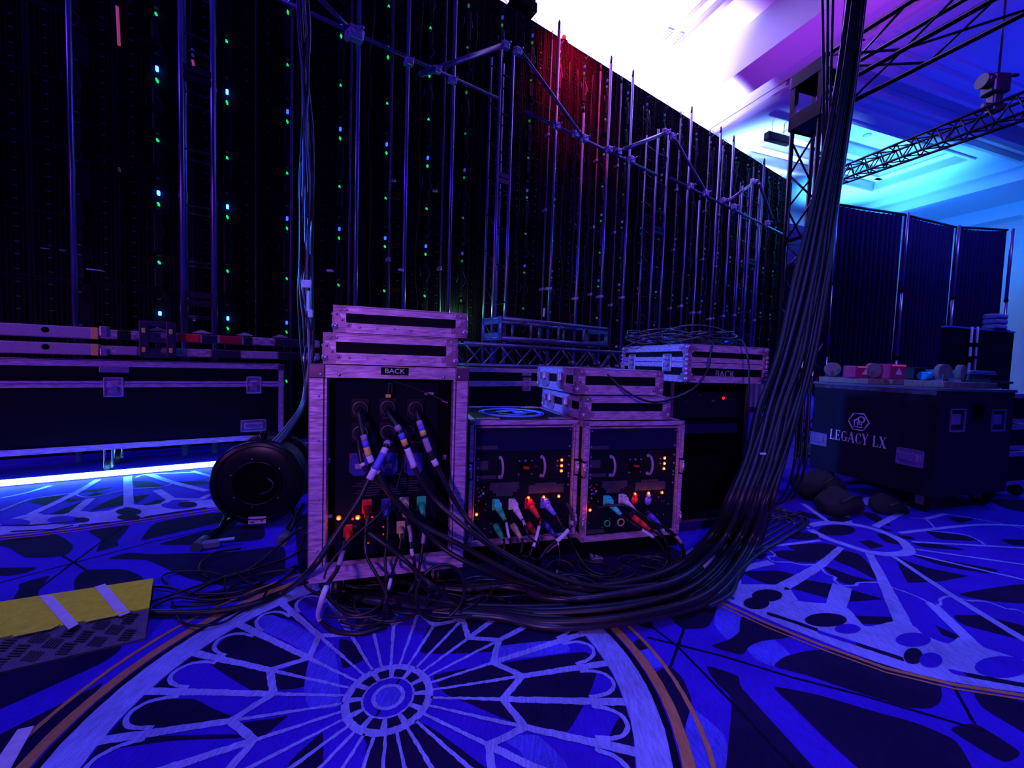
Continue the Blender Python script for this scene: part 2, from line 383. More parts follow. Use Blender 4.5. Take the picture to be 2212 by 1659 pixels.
# dark leaves woven under the near medallion
for o_, pts in ((A_, [(1000, 330), (1060, 250), (1150, 225), (1260, 220), (1430, 310), (1600, 380), (1380, 460), (1240, 430), (1100, 400)]),
                (A_, [(950, 410), (1240, 440), (1360, 470), (1360, 600), (1240, 600), (1130, 540)]),
                (A_, [(1420, 490), (1620, 400), (1620, 570), (1430, 600)]),
                (A_, [(400, 830), (470, 720), (660, 670), (850, 665), (1000, 740), (1130, 790), (1080, 830), (700, 890), (480, 910)]),
                (A_, [(1180, 830), (1380, 800), (1490, 780), (1350, 900), (1300, 930)]),
                (A_, [(2010, 900), (2280, 880), (2300, 1250), (2080, 1250), (2040, 1000)]),
                (A_, [(1500, 1100), (1700, 910), (1730, 910), (1720, 1240), (1500, 1240)]),
                (A_, [(1300, 80), (1550, 60), (1700, 200), (1700, 240), (1530, 130)]),
                (A_, [(1840, 260), (1950, 280), (2030, 380), (1900, 450), (1860, 440)]),
                (A_, [(240, 1010), (600, 920), (1200, 905), (1150, 930), (700, 950)]),
                (B_, [(290, 290), (420, 60), (860, 60), (1180, 200), (1150, 240), (700, 300), (420, 310)]),
                (B_, [(380, 440), (700, 380), (1280, 300), (1350, 420), (1300, 570), (1240, 680), (1170, 780), (1000, 790), (930, 740), (800, 700), (570, 600), (450, 550)]),
                (B_, [(0, 780), (160, 760), (320, 730), (500, 850), (700, 1000), (960, 1150), (0, 1150)]),
                (B_, [(1430, 800), (1490, 690), (1560, 700), (1580, 830), (1470, 900)])):
    fpoly(rnd(Z(*o_, pts)), z1, DRK)
for o_, pts in ((A_, [(1300, 110), (1400, 95), (1690, 240), (1650, 370), (1480, 270), (1300, 190)]), (A_, [(1640, 400), (1800, 280), (1850, 700), (1640, 720), (1600, 600)]),
                (B_, [(770, 810), (1000, 800), (1180, 993), (1000, 1100), (900, 900)]), (B_, [(750, 270), (1130, 230), (1180, 300), (760, 350)])):
    fpoly(rnd(Z(*o_, pts)), z1, BL2)
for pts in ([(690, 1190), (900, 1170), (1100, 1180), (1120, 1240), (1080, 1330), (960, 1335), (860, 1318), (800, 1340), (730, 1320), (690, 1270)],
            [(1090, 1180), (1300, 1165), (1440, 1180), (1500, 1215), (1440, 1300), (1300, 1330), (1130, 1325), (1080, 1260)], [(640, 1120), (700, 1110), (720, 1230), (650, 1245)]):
    fpoly(rnd([fl(*p) for p in pts]), z5+.0004, DRK)  # dark patches painting the shade under and before the racks onto the carpet
# near medallion: hub, spokes, zigzag, arches, rim
ring(c1, 0.072, 0.112, z2, DRK, 60); ring(c1, 0.070, 0.076, z3, LAV, 90); ring(c1, 0.108, 0.130, z3, LAV, 110); ring(c1, 0.036, 0.048, z3, LAV, 70)
ring(c1, 0.0, 0.036, z2, BL2, 40)
PH = 0.7; NS = 28
def pc(r, a): return Vector((c1[0]+r*math.cos(R(a)), c1[1]+r*math.sin(R(a))))
for k in range(NS):
    a = PH+360.0/NS*k; near = (k % 2 == 0); rk = 0.338 if near else 0.412
    an = a+360.0/NS; rn = 0.412 if near else 0.338
    strip([pc(0.125, a), pc(rk, a)], (0.008, 0.013), z3, LAV)
    strip([pc(rk, a), pc(0.72, a)], (0.020, 0.028), z3, LAV)
    strip([pc(rk, a), pc(rn, an)], 0.021, z4, LAV)
    am = a+180.0/NS
    arch = [pc(0.60, a+1.6), pc(0.645, a+2.2), pc(0.678, a+3.8), pc(0.692, am), pc(0.678, an-3.8), pc(0.645, an-2.2), pc(0.60, an-1.6)]
    sm = [v.to_2d() for v in smooth([Vector((p.x, p.y, 0)) for p in arch], 4)]
    for s_, e_ in ((a, am), (am, an)):
        pts = [pc(0.70, s_+0.3), pc(0.70, e_-0.3)]
        fpoly([pc(0.70, a+0.8), pc(0.70, am), pc(0.688, am), pc(0.675, a+3.6), pc(0.63, a+1.6)] if s_ == a else [pc(0.70, an-0.8), pc(0.70, am), pc(0.688, am), pc(0.675, an-3.6), pc(0.63, an-1.6)], z2, DRK)
    strip(sm, 0.013, z3, LAV)
for k in range(12): strip([pc(0.074, 10+30*k), pc(0.115, 10+30*k)], (0.012, 0.020), z4, LAV)
ring(c1, 0.703, 0.792, z4, LAV, 260)
ring(c1, 0.792, 0.812, z2, SEA, 200); ring(c1, 0.816, 0.848, z3, ORG, 240)
ring(c1, 0.886, 0.900, z3, ORG, 240)
# leaves outside the medallions
for o_, pts in ((G_, [(350, 440), (440, 400), (600, 410), (575, 510), (540, 540), (430, 545), (370, 500)]),
                (G_, [(575, 635), (670, 600), (720, 560), (740, 480), (1000, 580), (830, 610), (770, 640), (730, 680)]),
                (G_, [(905, 740), (960, 690), (1080, 660), (1220, 660), (1730, 800), (1780, 880), (1770, 930), (1720, 960), (1600, 955), (1350, 880), (1080, 790)]),
                (G_, [(905, 850), (1130, 890), (1400, 970), (1650, 1040), (1850, 1130), (1940, 1273), (1950, 1400), (1500, 1400), (1340, 1273), (1150, 1100), (1000, 950)]),
                (G_, [(550, 740), (710, 790), (730, 850), (900, 1040), (1100, 1260), (1200, 1400), (650, 1400), (650, 1273), (680, 920), (600, 830)]),
                (G_, [(250, 800), (350, 740), (420, 800), (465, 900), (465, 960), (435, 1060), (430, 1080), (380, 1000), (320, 880)]),
                (G_, [(1830, 1075), (1960, 1045), (2190, 1190), (2100, 1240)]), (G_, [(1960, 870), (2300, 960), (2300, 1130), (2000, 960)]),
                (G_, [(170, 610), (210, 600), (260, 640), (180, 660)]), (G_, [(160, 510), (240, 490), (270, 520), (250, 545)]),
                (H_, [(-100, 770), (0, 745), (520, 680), (690, 780), (680, 840), (600, 890), (400, 905), (230, 900), (80, 810)]),
                (H_, [(850, 650), (1230, 600), (1120, 750), (1130, 790), (920, 850), (970, 740)]),
                (H_, [(1370, 700), (1500, 570), (2010, 480), (2300, 470), (2300, 520), (1400, 730)]),
                (H_, [(1040, 915), (1230, 860), (1480, 870), (2212, 850), (2700, 800), (2700, 1060), (2212, 1180), (1820, 1110), (1650, 1040), (1400, 930)]),
                (H_, [(710, 1130), (820, 1025), (1190, 1020), (1370, 1100), (1300, 1250), (760, 1280)]),
                (H_, [(0, 1005), (350, 1000), (250, 1050), (70, 1080), (-40, 1070)]),
                (H_, [(190, 1155), (470, 1080), (380, 1200), (350, 1290), (100, 1360), (180, 1210)]),
                (H_, [(1520, 775), (2100, 620), (2500, 600), (2500, 730), (1900, 780)]),
                (L_, [(-80, 1020), (780, 800), (820, 850), (700, 940), (330, 1110), (0, 1260), (-80, 1290)]),
                (L_, [(-80, 1480), (0, 1430), (560, 1150), (700, 1080), (560, 1250), (400, 1400), (180, 1659), (80, 1760), (-80, 1760)]),
                (L_, [(1350, 480), (1600, 420), (1900, 400), (1990, 440), (1500, 540)])):
    fpoly(rnd(Z(*o_, pts)), z1*0.7, DRK)
for o_, pts in ((G_, [(620, 400), (740, 480), (720, 560), (660, 600), (590, 520)]), (G_, [(760, 640), (900, 600), (1000, 700), (900, 740), (800, 700)]), (G_, [(470, 960), (640, 1100), (660, 1273), (480, 1273), (440, 1080)]),
                (G_, [(190, 640), (250, 640), (320, 740), (210, 750)])):
    fpoly(rnd(Z(*o_, pts)), z1*0.6, BL2)
for o_, pts in ((G_, [(110, 420), (400, 640), (700, 950), (1000, 1273), (1100, 1400)]), (G_, [(430, 545), (360, 745)]), (G_, [(240, 590), (640, 690), (1000, 800), (1350, 890), (2000, 1080)]),
                (G_, [(1840, 840), (1950, 1040)]), (H_, [(380, 1200), (690, 960), (1180, 600)]), (H_, [(600, 890), (820, 1025)]), (H_, [(-50, 1160), (690, 960), (1480, 750), (2000, 640)])):
    strip(Z(*o_, pts), 0.009, z2, SEA, jit=0.001)
strip([pc(-0.9, 78), pc(0.9, 78)], 0.006, z1*1.4, SEA)
# right medallion
Q_ = (1560, 1050, 3.393)
fpoly(rnd(Z(*Q_, [(-40, 740), (200, 745), (430, 750), (560, 870), (830, 900), (1010, 1040), (1330, 1020), (1500, 1130), (1720, 1200), (1850, 1180), (2212, 1310), (2500, 1400), (2500, 1560), (2212, 1470), (1700, 1395), (1200, 1270), (700, 1090), (330, 935), (50, 800), (-60, 750)])), z2, LAV)
for pts, wd in (([(-60, 770), (0, 800), (330, 950), (700, 1100), (1200, 1285), (1700, 1405), (2212, 1480), (2500, 1530)], .055),
                ([(640, 290), (790, 270), (1000, 290), (1180, 340), (1310, 400), (1370, 470), (1300, 500), (1100, 490), (900, 430), (760, 380), (640, 320)], .055),
                ([(790, 270), (590, 130)], .035), ([(940, 290), (850, 100)], .04), ([(1120, 300), (1350, 150), (1080, 85), (1070, 140)], .04), ([(1300, 345), (1880, 285), (2300, 300)], .03),
                ([(1200, 210), (1080, 150)], .015), ([(1480, 245), (1640, 205)], .03), ([(1640, 205), (1880, 245), (2300, 330)], .012), ([(1380, 235), (1490, 245), (1560, 310)], .012),
                ([(1390, 410), (2300, 460)], .022), ([(1420, 465), (2300, 590)], .020), ([(1400, 500), (2300, 710)], .022), ([(1260, 520), (1680, 800), (2300, 1180)], (.025, .04)),
                ([(1080, 500), (1180, 700), (1330, 1020)], (.035, .06)), ([(870, 450), (720, 580), (430, 750)], (.03, .055)), ([(720, 400), (300, 450), (200, 460)], .022), ([(640, 310), (400, 240), (200, 230)], .03),
                ([(330, 460), (390, 510), (340, 520), (380, 555), (490, 560), (600, 580), (700, 580), (760, 640), (830, 670), (820, 690), (880, 730), (980, 730), (1000, 710), (1150, 710), (1230, 740), (1400, 800), (1530, 860), (1600, 870), (1600, 830), (1680, 810), (1800, 840), (1940, 850), (2080, 900), (2160, 910), (2300, 970)], .011),
                ([(1520, 330), (1760, 355), (1880, 400), (1920, 430)], .011),
                ([(-40, 700), (130, 740), (430, 748), (480, 790), (550, 860), (800, 890), (880, 900), (1000, 1030), (1130, 1060), (1330, 1020), (1420, 1080), (1560, 1150), (1720, 1190), (1810, 1140), (1900, 1200), (2300, 1330)], .05),
                ([(360, 560), (130, 620), (100, 740)], .045), ([(880, 735), (830, 895)], .07), ([(1530, 860), (1820, 1140)], .045)):
    strip(sm2(Z(*Q_, pts)), wd, z3, LAV, step=0.03)
for pts, rd in (([(870, 470), (1000, 500), (1080, 580), (1140, 690), (960, 600), (820, 540)], 1), ([(740, 420), (850, 450), (720, 550), (480, 440)], 1), ([(740, 590), (820, 610), (960, 660), (1140, 705), (950, 720), (860, 700)], 1),
                ([(150, 630), (380, 620), (520, 650), (420, 735), (250, 690)], 1), ([(580, 680), (850, 730), (800, 830), (490, 745)], 0), ([(910, 750), (1190, 830), (900, 850)], 0),
                ([(940, 950), (1270, 960), (1290, 1015), (1010, 1010)], 0), ([(1270, 520), (1500, 600), (1810, 660), (1600, 700), (1360, 710), (1300, 600)], 0), ([(1400, 505), (2000, 610), (1940, 640), (1600, 580)], 1),
                ([(1740, 790), (2212, 720), (2300, 860), (1950, 840)], 1), ([(1560, 1020), (1790, 1120), (1780, 1150), (1610, 1090)], 0), ([(1700, 950), (1900, 950), (2300, 1050), (2300, 1150), (1780, 1020)], 1),
                ([(1130, 350), (1220, 360), (1310, 430), (1200, 410)], 1), ([(1000, 405), (1080, 395), (1190, 440), (1090, 460)], 0), ([(1020, 195), (1120, 200), (1240, 290), (1130, 270)], 1), ([(1280, 360), (1380, 370), (1420, 395), (1320, 385)], 1),
                ([(1390, 415), (1600, 430), (1780, 470), (1480, 450)], 1), ([(1500, 330), (1760, 360), (1880, 400), (1600, 390)], 1), ([(1130, 290), (1260, 330), (1200, 330)], 0), ([(210, 490), (260, 470), (330, 500), (290, 540), (230, 520)], 1),
                ([(2050, 390), (2300, 400), (2300, 440), (2120, 430)], 1), ([(1950, 100), (2300, 110), (2300, 200), (2100, 170)], 1), ([(1650, 230), (1850, 240), (1750, 270)], 1), ([(350, 490), (500, 550), (690, 560), (640, 500), (480, 470)], 1),
                ([(560, 180), (760, 230), (780, 250), (600, 230)], 1)):
    P = Z(*Q_, pts); fpoly(rnd(P) if rd else P, z1, DRK)
for e in ((840, 325, 135, 38), (600, 370, 110, 28), (860, 245, 90, 18)): fpoly(ell(*Q_, *e), z4, DRK)
for e, mi in (((250, 862, 95, 45), DRK), ((330, 805, 112, 45), DRK), ((760, 985, 155, 50), DRK), ((920, 1050, 95, 36), BLU), ((1400, 1130, 130, 52), BLU), ((1400, 1250, 70, 60), DRK), ((1530, 1280, 85, 55), BLU), ((2050, 1330, 200, 80), BLU), ((10, 690, 70, 35), BLU)):
    fpoly(ell(*Q_, *e), z4, mi)
for pts, mi in (([(330, 935), (500, 990), (700, 1060)], DRK), ([(700, 1070), (980, 1160)], BLU), ([(980, 1160), (1330, 1275)], DRK), ([(1670, 1360), (1780, 1385)], BLU), ([(1780, 1385), (2300, 1480)], DRK), ([(0, 795), (90, 830)], BLU)):
    strip(Z(*Q_, pts), 0.024, z4, mi)
for dy, wd in ((48, .016), (78, .008)):
    strip(Z(*Q_, [(-60, 790+dy*.8), (0, 810+dy), (330, 960+dy), (700, 1110+dy), (1200, 1290+dy), (1700, 1410+dy), (2212, 1490+dy), (2500, 1540+dy)]), wd, z3, ORG, jit=.0005)
# left medallion behind the cable ramp
fpoly(Z(*H_, [(0, 590), (330, 500), (700, 490), (1100, 450), (1600, 380), (2300, 330), (2300, 400), (1300, 510), (700, 590), (0, 680)]), z2, LAV)
for pts, wd in (([(-80, 695), (0, 680), (400, 640), (800, 590), (1300, 520), (2050, 410), (2600, 350)], .05), ([(1220, 130), (1230, 410)], .05), ([(940, 160), (700, 300), (300, 490)], (.035, .05)),
                ([(0, 460), (280, 350), (480, 320), (700, 290)], .022), ([(870, 340), (700, 480)], .05), ([(1420, 110), (1660, 190), (1980, 270)], .045), ([(1500, 260), (1640, 350)], .05),
                ([(0, 580), (200, 520), (340, 500), (440, 540), (700, 480), (800, 480), (900, 510), (1100, 450), (1230, 410), (1500, 430), (1640, 350), (1900, 350), (2050, 300), (2500, 280)], .045),
                ([(0, 340), (240, 290), (480, 220)], .03), ([(700, 290), (850, 330), (1190, 260), (1400, 240), (1560, 230), (1640, 200)], .014), ([(1840, 80), (2100, 150), (2400, 200)], .03), ([(1300, 140), (1420, 110), (1900, 90)], .02)):
    strip(sm2(Z(*H_, pts)), wd, z3, LAV, step=.03)
for e, mi in (((1230, 468, 122, 35), DRK), ((1230, 523, 112, 27), DRK), ((620, 550, 170, 40), BLU), ((780, 548, 75, 24), DRK), ((140, 572, 150, 36), BLU), ((1710, 408, 170, 34), BLU), ((1790, 400, 95, 28), DRK), ((2200, 350, 90, 25), DRK)):
    fpoly(ell(*H_, *e), z4, mi)
for pts in ([(470, 490), (780, 370), (700, 460), (560, 510)], [(850, 460), (1010, 370), (1190, 300), (1190, 400)], [(1270, 320), (1440, 300), (1300, 390)], [(1330, 415), (1500, 350), (1600, 360), (1480, 420)], [(270, 370), (450, 320), (620, 310), (430, 410)],
            [(840, 310), (920, 280), (1000, 295), (900, 330)], [(740, 280), (900, 250), (1100, 230), (900, 280)], [(1250, 170), (1450, 180), (1600, 230), (1300, 230)], [(1700, 180), (1950, 170), (2050, 200), (1800, 210)], [(600, 340), (820, 340), (650, 380)]):
    fpoly(Z(*H_, pts), z1, DRK)
for dy, wd in ((22, .016), (45, .008)):
    strip(Z(*H_, [(-80, 705+dy), (0, 690+dy), (400, 650+dy), (800, 600+dy), (1300, 530+dy), (2050, 420+dy), (2600, 360+dy)]), wd, z3, ORG, jit=.0005)
for pts in ([(0, 600), (300, 600), (750, 560)], [(100, 660), (500, 640), (700, 600)], [(750, 600), (1050, 570)], [(1380, 520), (1700, 470), (1980, 430)]):
    strip(Z(*H_, pts), .02, z4, DRK)
bmesh.ops.triangulate(bm, faces=[f for f in bm.faces if len(f.verts) > 4])
me = bpy.data.meshes.new('floor'); bm.to_mesh(me); bm.free()
for m_ in (C_BLUE, C_BLU2, C_DARK, C_LAV, C_ORG, C_SEAM): me.materials.append(m_)
fo = bpy.data.objects.new('floor', me); COL.objects.link(fo); fo['kind'] = 'structure'

# ------------------------------------------------------------------ ceiling of the ballroom (hall axes eA, eB)
eA = ray(3800, 872); eA.z = 0; eA.normalize()
eB = ray(760, 772); eB.z = 0; eB.normalize()
def ab(s_, t_, z): v = eA*s_ + eB*t_; return Vector((v.x, v.y, z))
CZ = 7.5
def slab(mb, s0, s1, t0, t1, za, zb):
    mb.prism([ab(s0, t0, za), ab(s1, t0, za), ab(s1, t1, za), ab(s0, t1, za)], (0, 0, zb-za))
mb = MB()
# soffit plane with openings for the coffers
def soffit_with_hole(S0, S1, T0, T1, s0, s1, t0, t1):
    slab(mb, S0, S1, T0, t0, CZ, CZ+.25); slab(mb, S0, S1, t1, T1, CZ, CZ+.25)
    slab(mb, S0, s0, t0, t1, CZ, CZ+.25); slab(mb, s1, S1, t0, t1, CZ, CZ+.25)
soffit_with_hole(9.0, 21.6, 6.55, 13.0, 10.9, 17.1, 7.7, 10.15)
soffit_with_hole(9.0, 21.6, -6.0, 6.05, 14.1, 19.0, -3.0, 5.2)
slab(mb, -8, 7.45, -6, 24, CZ+.55, CZ+.8)
slab(mb, 8.25, 9.0, -6, 24, CZ+.02, CZ+.25)
slab(mb, 9.0, 21.6, 6.05, 6.55, CZ+.3, CZ+.45)
slab(mb, 9.0, 21.6, 13.0, 24.0, CZ+.02, CZ+.25)
slab(mb, 10.6, 19.3, -6, 10.4, CZ+.95, CZ+1.1)
struct('ceiling', mb, CEIL)
mb = MB(); slab(mb, 7.45, 8.25, -6, 24, CZ-.30, CZ+.8); struct('trim_1', mb, CEIL)
mb = MB()
for a, b_, h in ((6.18, 6.26, .10), (6.44, 6.56, .16), (5.3, 5.36, .06)): slab(mb, a, b_, -6, 24, CZ+.55-h, CZ+.56)
struct('trim_2', mb, CEILM)
mb = MB()                                       # stepped mouldings round the coffers
for (s0, s1, t0, t1) in ((10.9, 17.1, 7.7, 10.15), (14.1, 19.0, -3.0, 5.2)):
    for d, h0, h1 in ((0.0, -.05, .3), (.28, .3, .62), (.55, .62, 1.0)):
        for q in ((s0+d-.08, s1-d+.08, t0+d-.08, t0+d), (s0+d-.08, s1-d+.08, t1-d, t1-d+.08), (s0+d-.08, s0+d, t0+d, t1-d), (s1-d, s1-d+.08, t0+d, t1-d)):
            slab(mb, *q, CZ+h0, CZ+h1)
    for d, h in ((.14, .28), (.42, .6)):
        for q in ((s0+d-.14, s1-d+.14, t0+d-.14, t0+d+.14), (s0+d-.14, s1-d+.14, t1-d-.14, t1-d+.14), (s0+d-.14, s0+d+.14, t0+d, t1-d), (s1-d-.14, s1-d+.14, t0+d, t1-d)):
            slab(mb, *q, CZ+h, CZ+h+.05)
struct('trim_3', mb, CEILM)
mb = MB()
for t_, h in ((6.02, .22), (6.55, .22), (6.85, .10), (7.1, .14), (5.7, .12), (5.45, .08)): slab(mb, 9.0, 21.6, t_, t_+.09, CZ-h, CZ+.02)
for s_, h in ((9.0, .12), (9.3, .06)): slab(mb, s_, s_+.08, -6, 24, CZ-h, CZ+.05)
struct('trim_4', mb, CEILM)
mb = MB(); slab(mb, 18.2, 18.4, -6, 13, CZ-.25, CZ+.02); slab(mb, 18.4, 20.9, -6, 24, CZ-.6, CZ+.02); slab(mb, 20.6, 20.9, -6, 24, CZ-1.05, CZ-.6)
slab(mb, 9.0, 21.0, 12.6, 13.2, CZ-.5, CZ+.02)
struct('trim_5', mb, CEILM)
mb = MB(); slab(mb, 21.0, 21.4, -8, 13.4, 0, CZ+.2); struct('wall_right', mb, WALLM)
mb = MB(); slab(mb, -12, 21.4, 23.0, 23.3, 0, CZ+1); struct('wall_back', mb, WALLM)
mb = MB(); slab(mb, 20.2, 21.0, 7.05, 7.6, 0, CZ-.6); slab(mb, 20.1, 21.0, 6.95, 7.7, CZ-1.3, CZ-.9); struct('trim_6', mb, WALLM)
VENT = mat('ceiling_grille', (0.36, 0.38, 0.42), 0.7)
def ceil_patch(name, label, cat, px, py, s_, t_, h, m_, kind=None):
    v = atZ(px, py, CZ + (0.55 if px < 1560 else 0)) ; t = thing(name, label, cat, (v.x, v.y, v.z-0.03), math.atan2(eA.y, eA.x))
    MB().box(-s_/2, s_/2, -t_/2, t_/2, 0, h).build('housing', m_, t)
    g = MB()
    for i in range(5): g.box(-s_/2*.85, s_/2*.85, t_*(i-2)/6-.01, t_*(i-2)/6+.01, -0.008, 0.0)
    g.build('louvres', m_, t)
ceil_patch('ceiling_vent', 'square grey ceiling grille beyond the top of the video wall', 'ceiling vent', 1455, 80, .55, .34, .03, VENT)
DOWN = mat('recessed_lamp_rim', (0.12, 0.14, 0.2), 0.6)
for i, (px, py, hz) in enumerate(((1966, 361, 1.0), (1897, 385, 1.0), (2030, 408, 0.0), (1873, 292, 1.0))):
    v = atZ(px, py, CZ+hz-.06)
    t = thing('recessed_ceiling_lamp', ['small round downlight in the cyan ceiling coffer, right one of the lower pair', 'small round downlight in the cyan ceiling coffer, left one of the lower pair',
              'small dark downlight on the cyan ceiling band just below the coffer', 'small round downlight in the brightest part of the ceiling coffer'][i], 'ceiling light', v, 0, None)
    MB().cyl((0, 0, 0), (0, 0, .05), .11, 20).build('rim', DOWN, t)
    MB().cyl((0, 0, -.006), (0, 0, 0.002), .08, 20).build('lens', VENT, t)

# ================================================================== VIDEO WALL (rear side)
UW = Fr(0, 0, 34.28)                            # x runs along the wall, y away from the camera
PW, PHT, DW = 0.558, 1.18, 5.40
ZB, NR = 0.43, 5
TX0 = -0.62-0.30-4*PW                            # left edge of the first column
NCOL = 29
def panel_proto():
    t = thing('led_panel', 'x', 'video wall panel', (0, 0, 0), UW.rz, 'rear of the video wall panels')
    mb = MB(); g = 0.003
    mb.box(g, PW-g, 0.012, .07, g, PHT-g)
    for x0, x1 in ((g, .022), (PW-.022, PW-g)): mb.box(x0, x1, 0, .02, g, PHT-g)
    for z0 in (g, PHT/2-.014, PHT-.022): mb.box(.02, PW-.02, 0, .02, z0, z0+.019)
    for k in range(15):
        x = .05+k*.033
        if abs(x-.30) > .05: mb.box(x, x+.006, 0.002, .02, .03, PHT-.03)
    mb.build('panel_frame', LEDB, t)
    for z0, hh_ in ((.36, .40), (.02, .20)): MB().box(.262, .338, -.030, .02, z0, z0+hh_, bev=.012).build('control_box', LEDBX, t)
    mb = MB()
    for k in range(10):
        for x in (.10, .46): mb.box(x, x+.03, -.004, .014, .06+k*.118+(k % 2)*.01, .066+k*.118+(k % 2)*.01)
    for z0 in (.24, .33, .78, 1.08): mb.box(.285, .315, -.02, .02, z0, z0+.012)
    mb.build('vent_slots', TICK, t)
    for z_ in (.268, .838):
        mb = MB(); mb.box(.297, .309, -.020, .01, z_-.016, z_+.004); mb.box(.290, .302, -.022, .01, z_-.002, z_+.014); mb.build('green_status_light', E_GRN, t)
    mb = MB(); mb.box(.290, .312, -.026, .01, .925, .965, bev=.005); mb.build('blue_status_light', E_BLU, t)
    mb = MB(); mb.tube(smooth([(.22, .0, .52), (.22, -.04, .56), (.22, -.04, .62), (.22, 0, .66)], 3), .006, 6)
    mb.tube(smooth([(.30, -.03, .46), (.345, -.05, .56), (.30, -.03, .69)], 4), .005, 6); mb.tube(smooth([(.30, -.03, 1.05), (.34, -.05, 1.14), (.30, -.03, 1.19)], 4), .005, 6)
    mb.build('link_cable', LEDBX, t)
    return t
pp = panel_proto(); first = True; pk = kids(pp); dead = []
for c_ in range(NCOL):
    for r_ in range(NR):
        x = TX0 + c_*PW; z = ZB+r_*PHT
        o = pp if first else copy_tree(pp, pk); first = False
        o.location = UW.Wd((x, DW, z))
        rn = ('bottom row', 'second row up', 'third row up', 'fourth row up', 'top row')[r_]
        o['label'] = f"dark rear of LED wall panel, {rn}, {ORD[c_-1] if c_ > 1 else ('first' if c_ == 1 else 'outermost')} column from the left"
        if c_ < 4:
            for k_ in kids(o):
                if k_.name.startswith(('green_status', 'blue_status')): dead.append(k_)
        elif c_ > 5:
            for k_ in kids(o):
                if c_ > 8 and k_.name.startswith(('link_cable', 'vent_slots')):
                    k_.material_slots[0].link = 'OBJECT'; k_.material_slots[0].material = LINKM  # far panels get a brighter blue copy, painting lit clutter into colour
                if k_.name.startswith(('green_status', 'blue_status')):
                    k_.material_slots[0].link = 'OBJECT'; gr = k_.name.startswith('green')
                    k_.material_slots[0].material = (E_GRM if gr else E_BLM) if c_ < 10 else ((E_GRD if gr else E_BLD) if c_ < 16 else (E_GRD2 if gr else E_BLD))
        if c_ > 24: o['label'] = 'dark rear of LED wall panel at the far right end beside the truss tower'
for k_ in dead: bpy.data.objects.remove(k_)
t = MB().box(0, NCOL*PW, 0, .3, .0, ZB).build('base_riser', BLK)
t.location = UW.Wd((TX0, DW+.02, 0)); t.rotation_euler = (0, 0, UW.rz); tag(t, 'black base riser running under the bottom row of video wall panels', 'riser')

# single poles and ladder trusses of the rear support
def pole_at(px, py, y): return UW.L(px, py, y)
YP = 5.10
def pole(px, top, label, rr=.024, spike=True, y=YP, marks=0):
    x, _ = UW.L(px, 300, y); zt = UW.L(*top, y)[1] if top else 6.55
    t = thing('support_pole', label, 'pole', UW.Wd((x, y, 0)), UW.rz, 'vertical support poles behind the video wall')
    mb = MB(); mb.cyl((0, 0, 0), (0, 0, zt-(.16 if top and spike else 0)), rr, 12)
    mb.build('tube', PIPE if rr > .02 else PIPES, t)
    if top and spike:
        mb = MB(); mb.cyl((0, 0, zt-.16), (0, 0, zt-.05), rr*.8, 10); mb.cyl((0, 0, zt-.05), (0, 0, zt), rr*.8, 10, r2=.002); mb.build('spigot', STEEL, t)
    for k in range(marks+(2 if px > 1000 else 0)):
        mb = MB(); zz = 1.0+k*1.17+random.uniform(-.1, .1); mb.cyl((0, 0, zz), (0, 0, zz+.05), rr*1.5, 10); mb.box(-rr*2.4, -rr, -.02, .05, zz, zz+.04); mb.build('collar', CLAMP, t)
    return t
PL = [(154, None, 'leftmost bright blue pole in front of the dark video wall', .021, 0),
      (630, None, 'slim pole just left of the hanging pale cable bundle', .014, 1), (757, None, 'slim pole left of the thick pole with the first brace clamp', .015, 1),
      (772, None, 'thick pole below the large first brace clamp', .026, 0), (845, None, 'slim pole left of the thick pole at the second brace clamp', .014, 2),
      (878, None, 'thick pole at the second brace clamp from the left', .026, 0), (958, None, 'slim pole beside the pole at the overhanging brace end', .014, 2),
      (977, None, 'thick pole right behind the overhanging brace end', .026, 0), (1184, (1184, 58), 'slim spiked pole left of the tallest red-lit spiked pole', .015, 2),
      (1199, (1207, 40), 'thick spiked pole rising highest into the red glow', .026, 0), (1258, (1259, 222), 'short thick pole ending below the wall top at the lower brace joint', .026, 0),
      (1291, (1297, 133), 'slim spiked pole, first of the four right of the red glow', .015, 2), (1313, (1321, 118), 'thick spiked pole, second of the four right of the red glow', .026, 0),
      (1337, (1342, 160), 'slim spiked pole, third of the four right of the red glow', .015, 2), (1361, (1366, 147), 'thick spiked pole, fourth of the four right of the red glow', .026, 0),
      (1468, (1469, 237), 'slim spiked pole, first right of the second brace peak', .016, 2), (1491, (1494, 227), 'thick spiked pole, second right of the second brace peak', .027, 0),
      (1533, (1535, 279), 'slim spiked pole, third right of the second brace peak', .016, 2), (1556, (1558, 272), 'thick spiked pole, fourth right of the second brace peak', .027, 0),
      (1563, (1565, 300), 'slim spiked pole, fifth right of the second brace peak', .018, 2), (1585, (1587, 292), 'thick spiked pole, sixth right of the second brace peak', .028, 0),
      (1632, (1634, 349), 'slim spiked pole, left of the last pair near the truss tower', .020, 2), (1654, (1656, 344), 'thick spiked pole, right of the last pair near the truss tower', .030, 0),
      (1610, (1611, 390), 'short pole between the far poles near the truss tower', .028, 0), (1518, (1519, 420), 'short pole ending at the brace corner right of the second peak', .028, 0)]
for px, top, lb, rr, mk in PL: pole(px, top, lb, rr, True, YP if rr > .02 else YP+.12, mk)
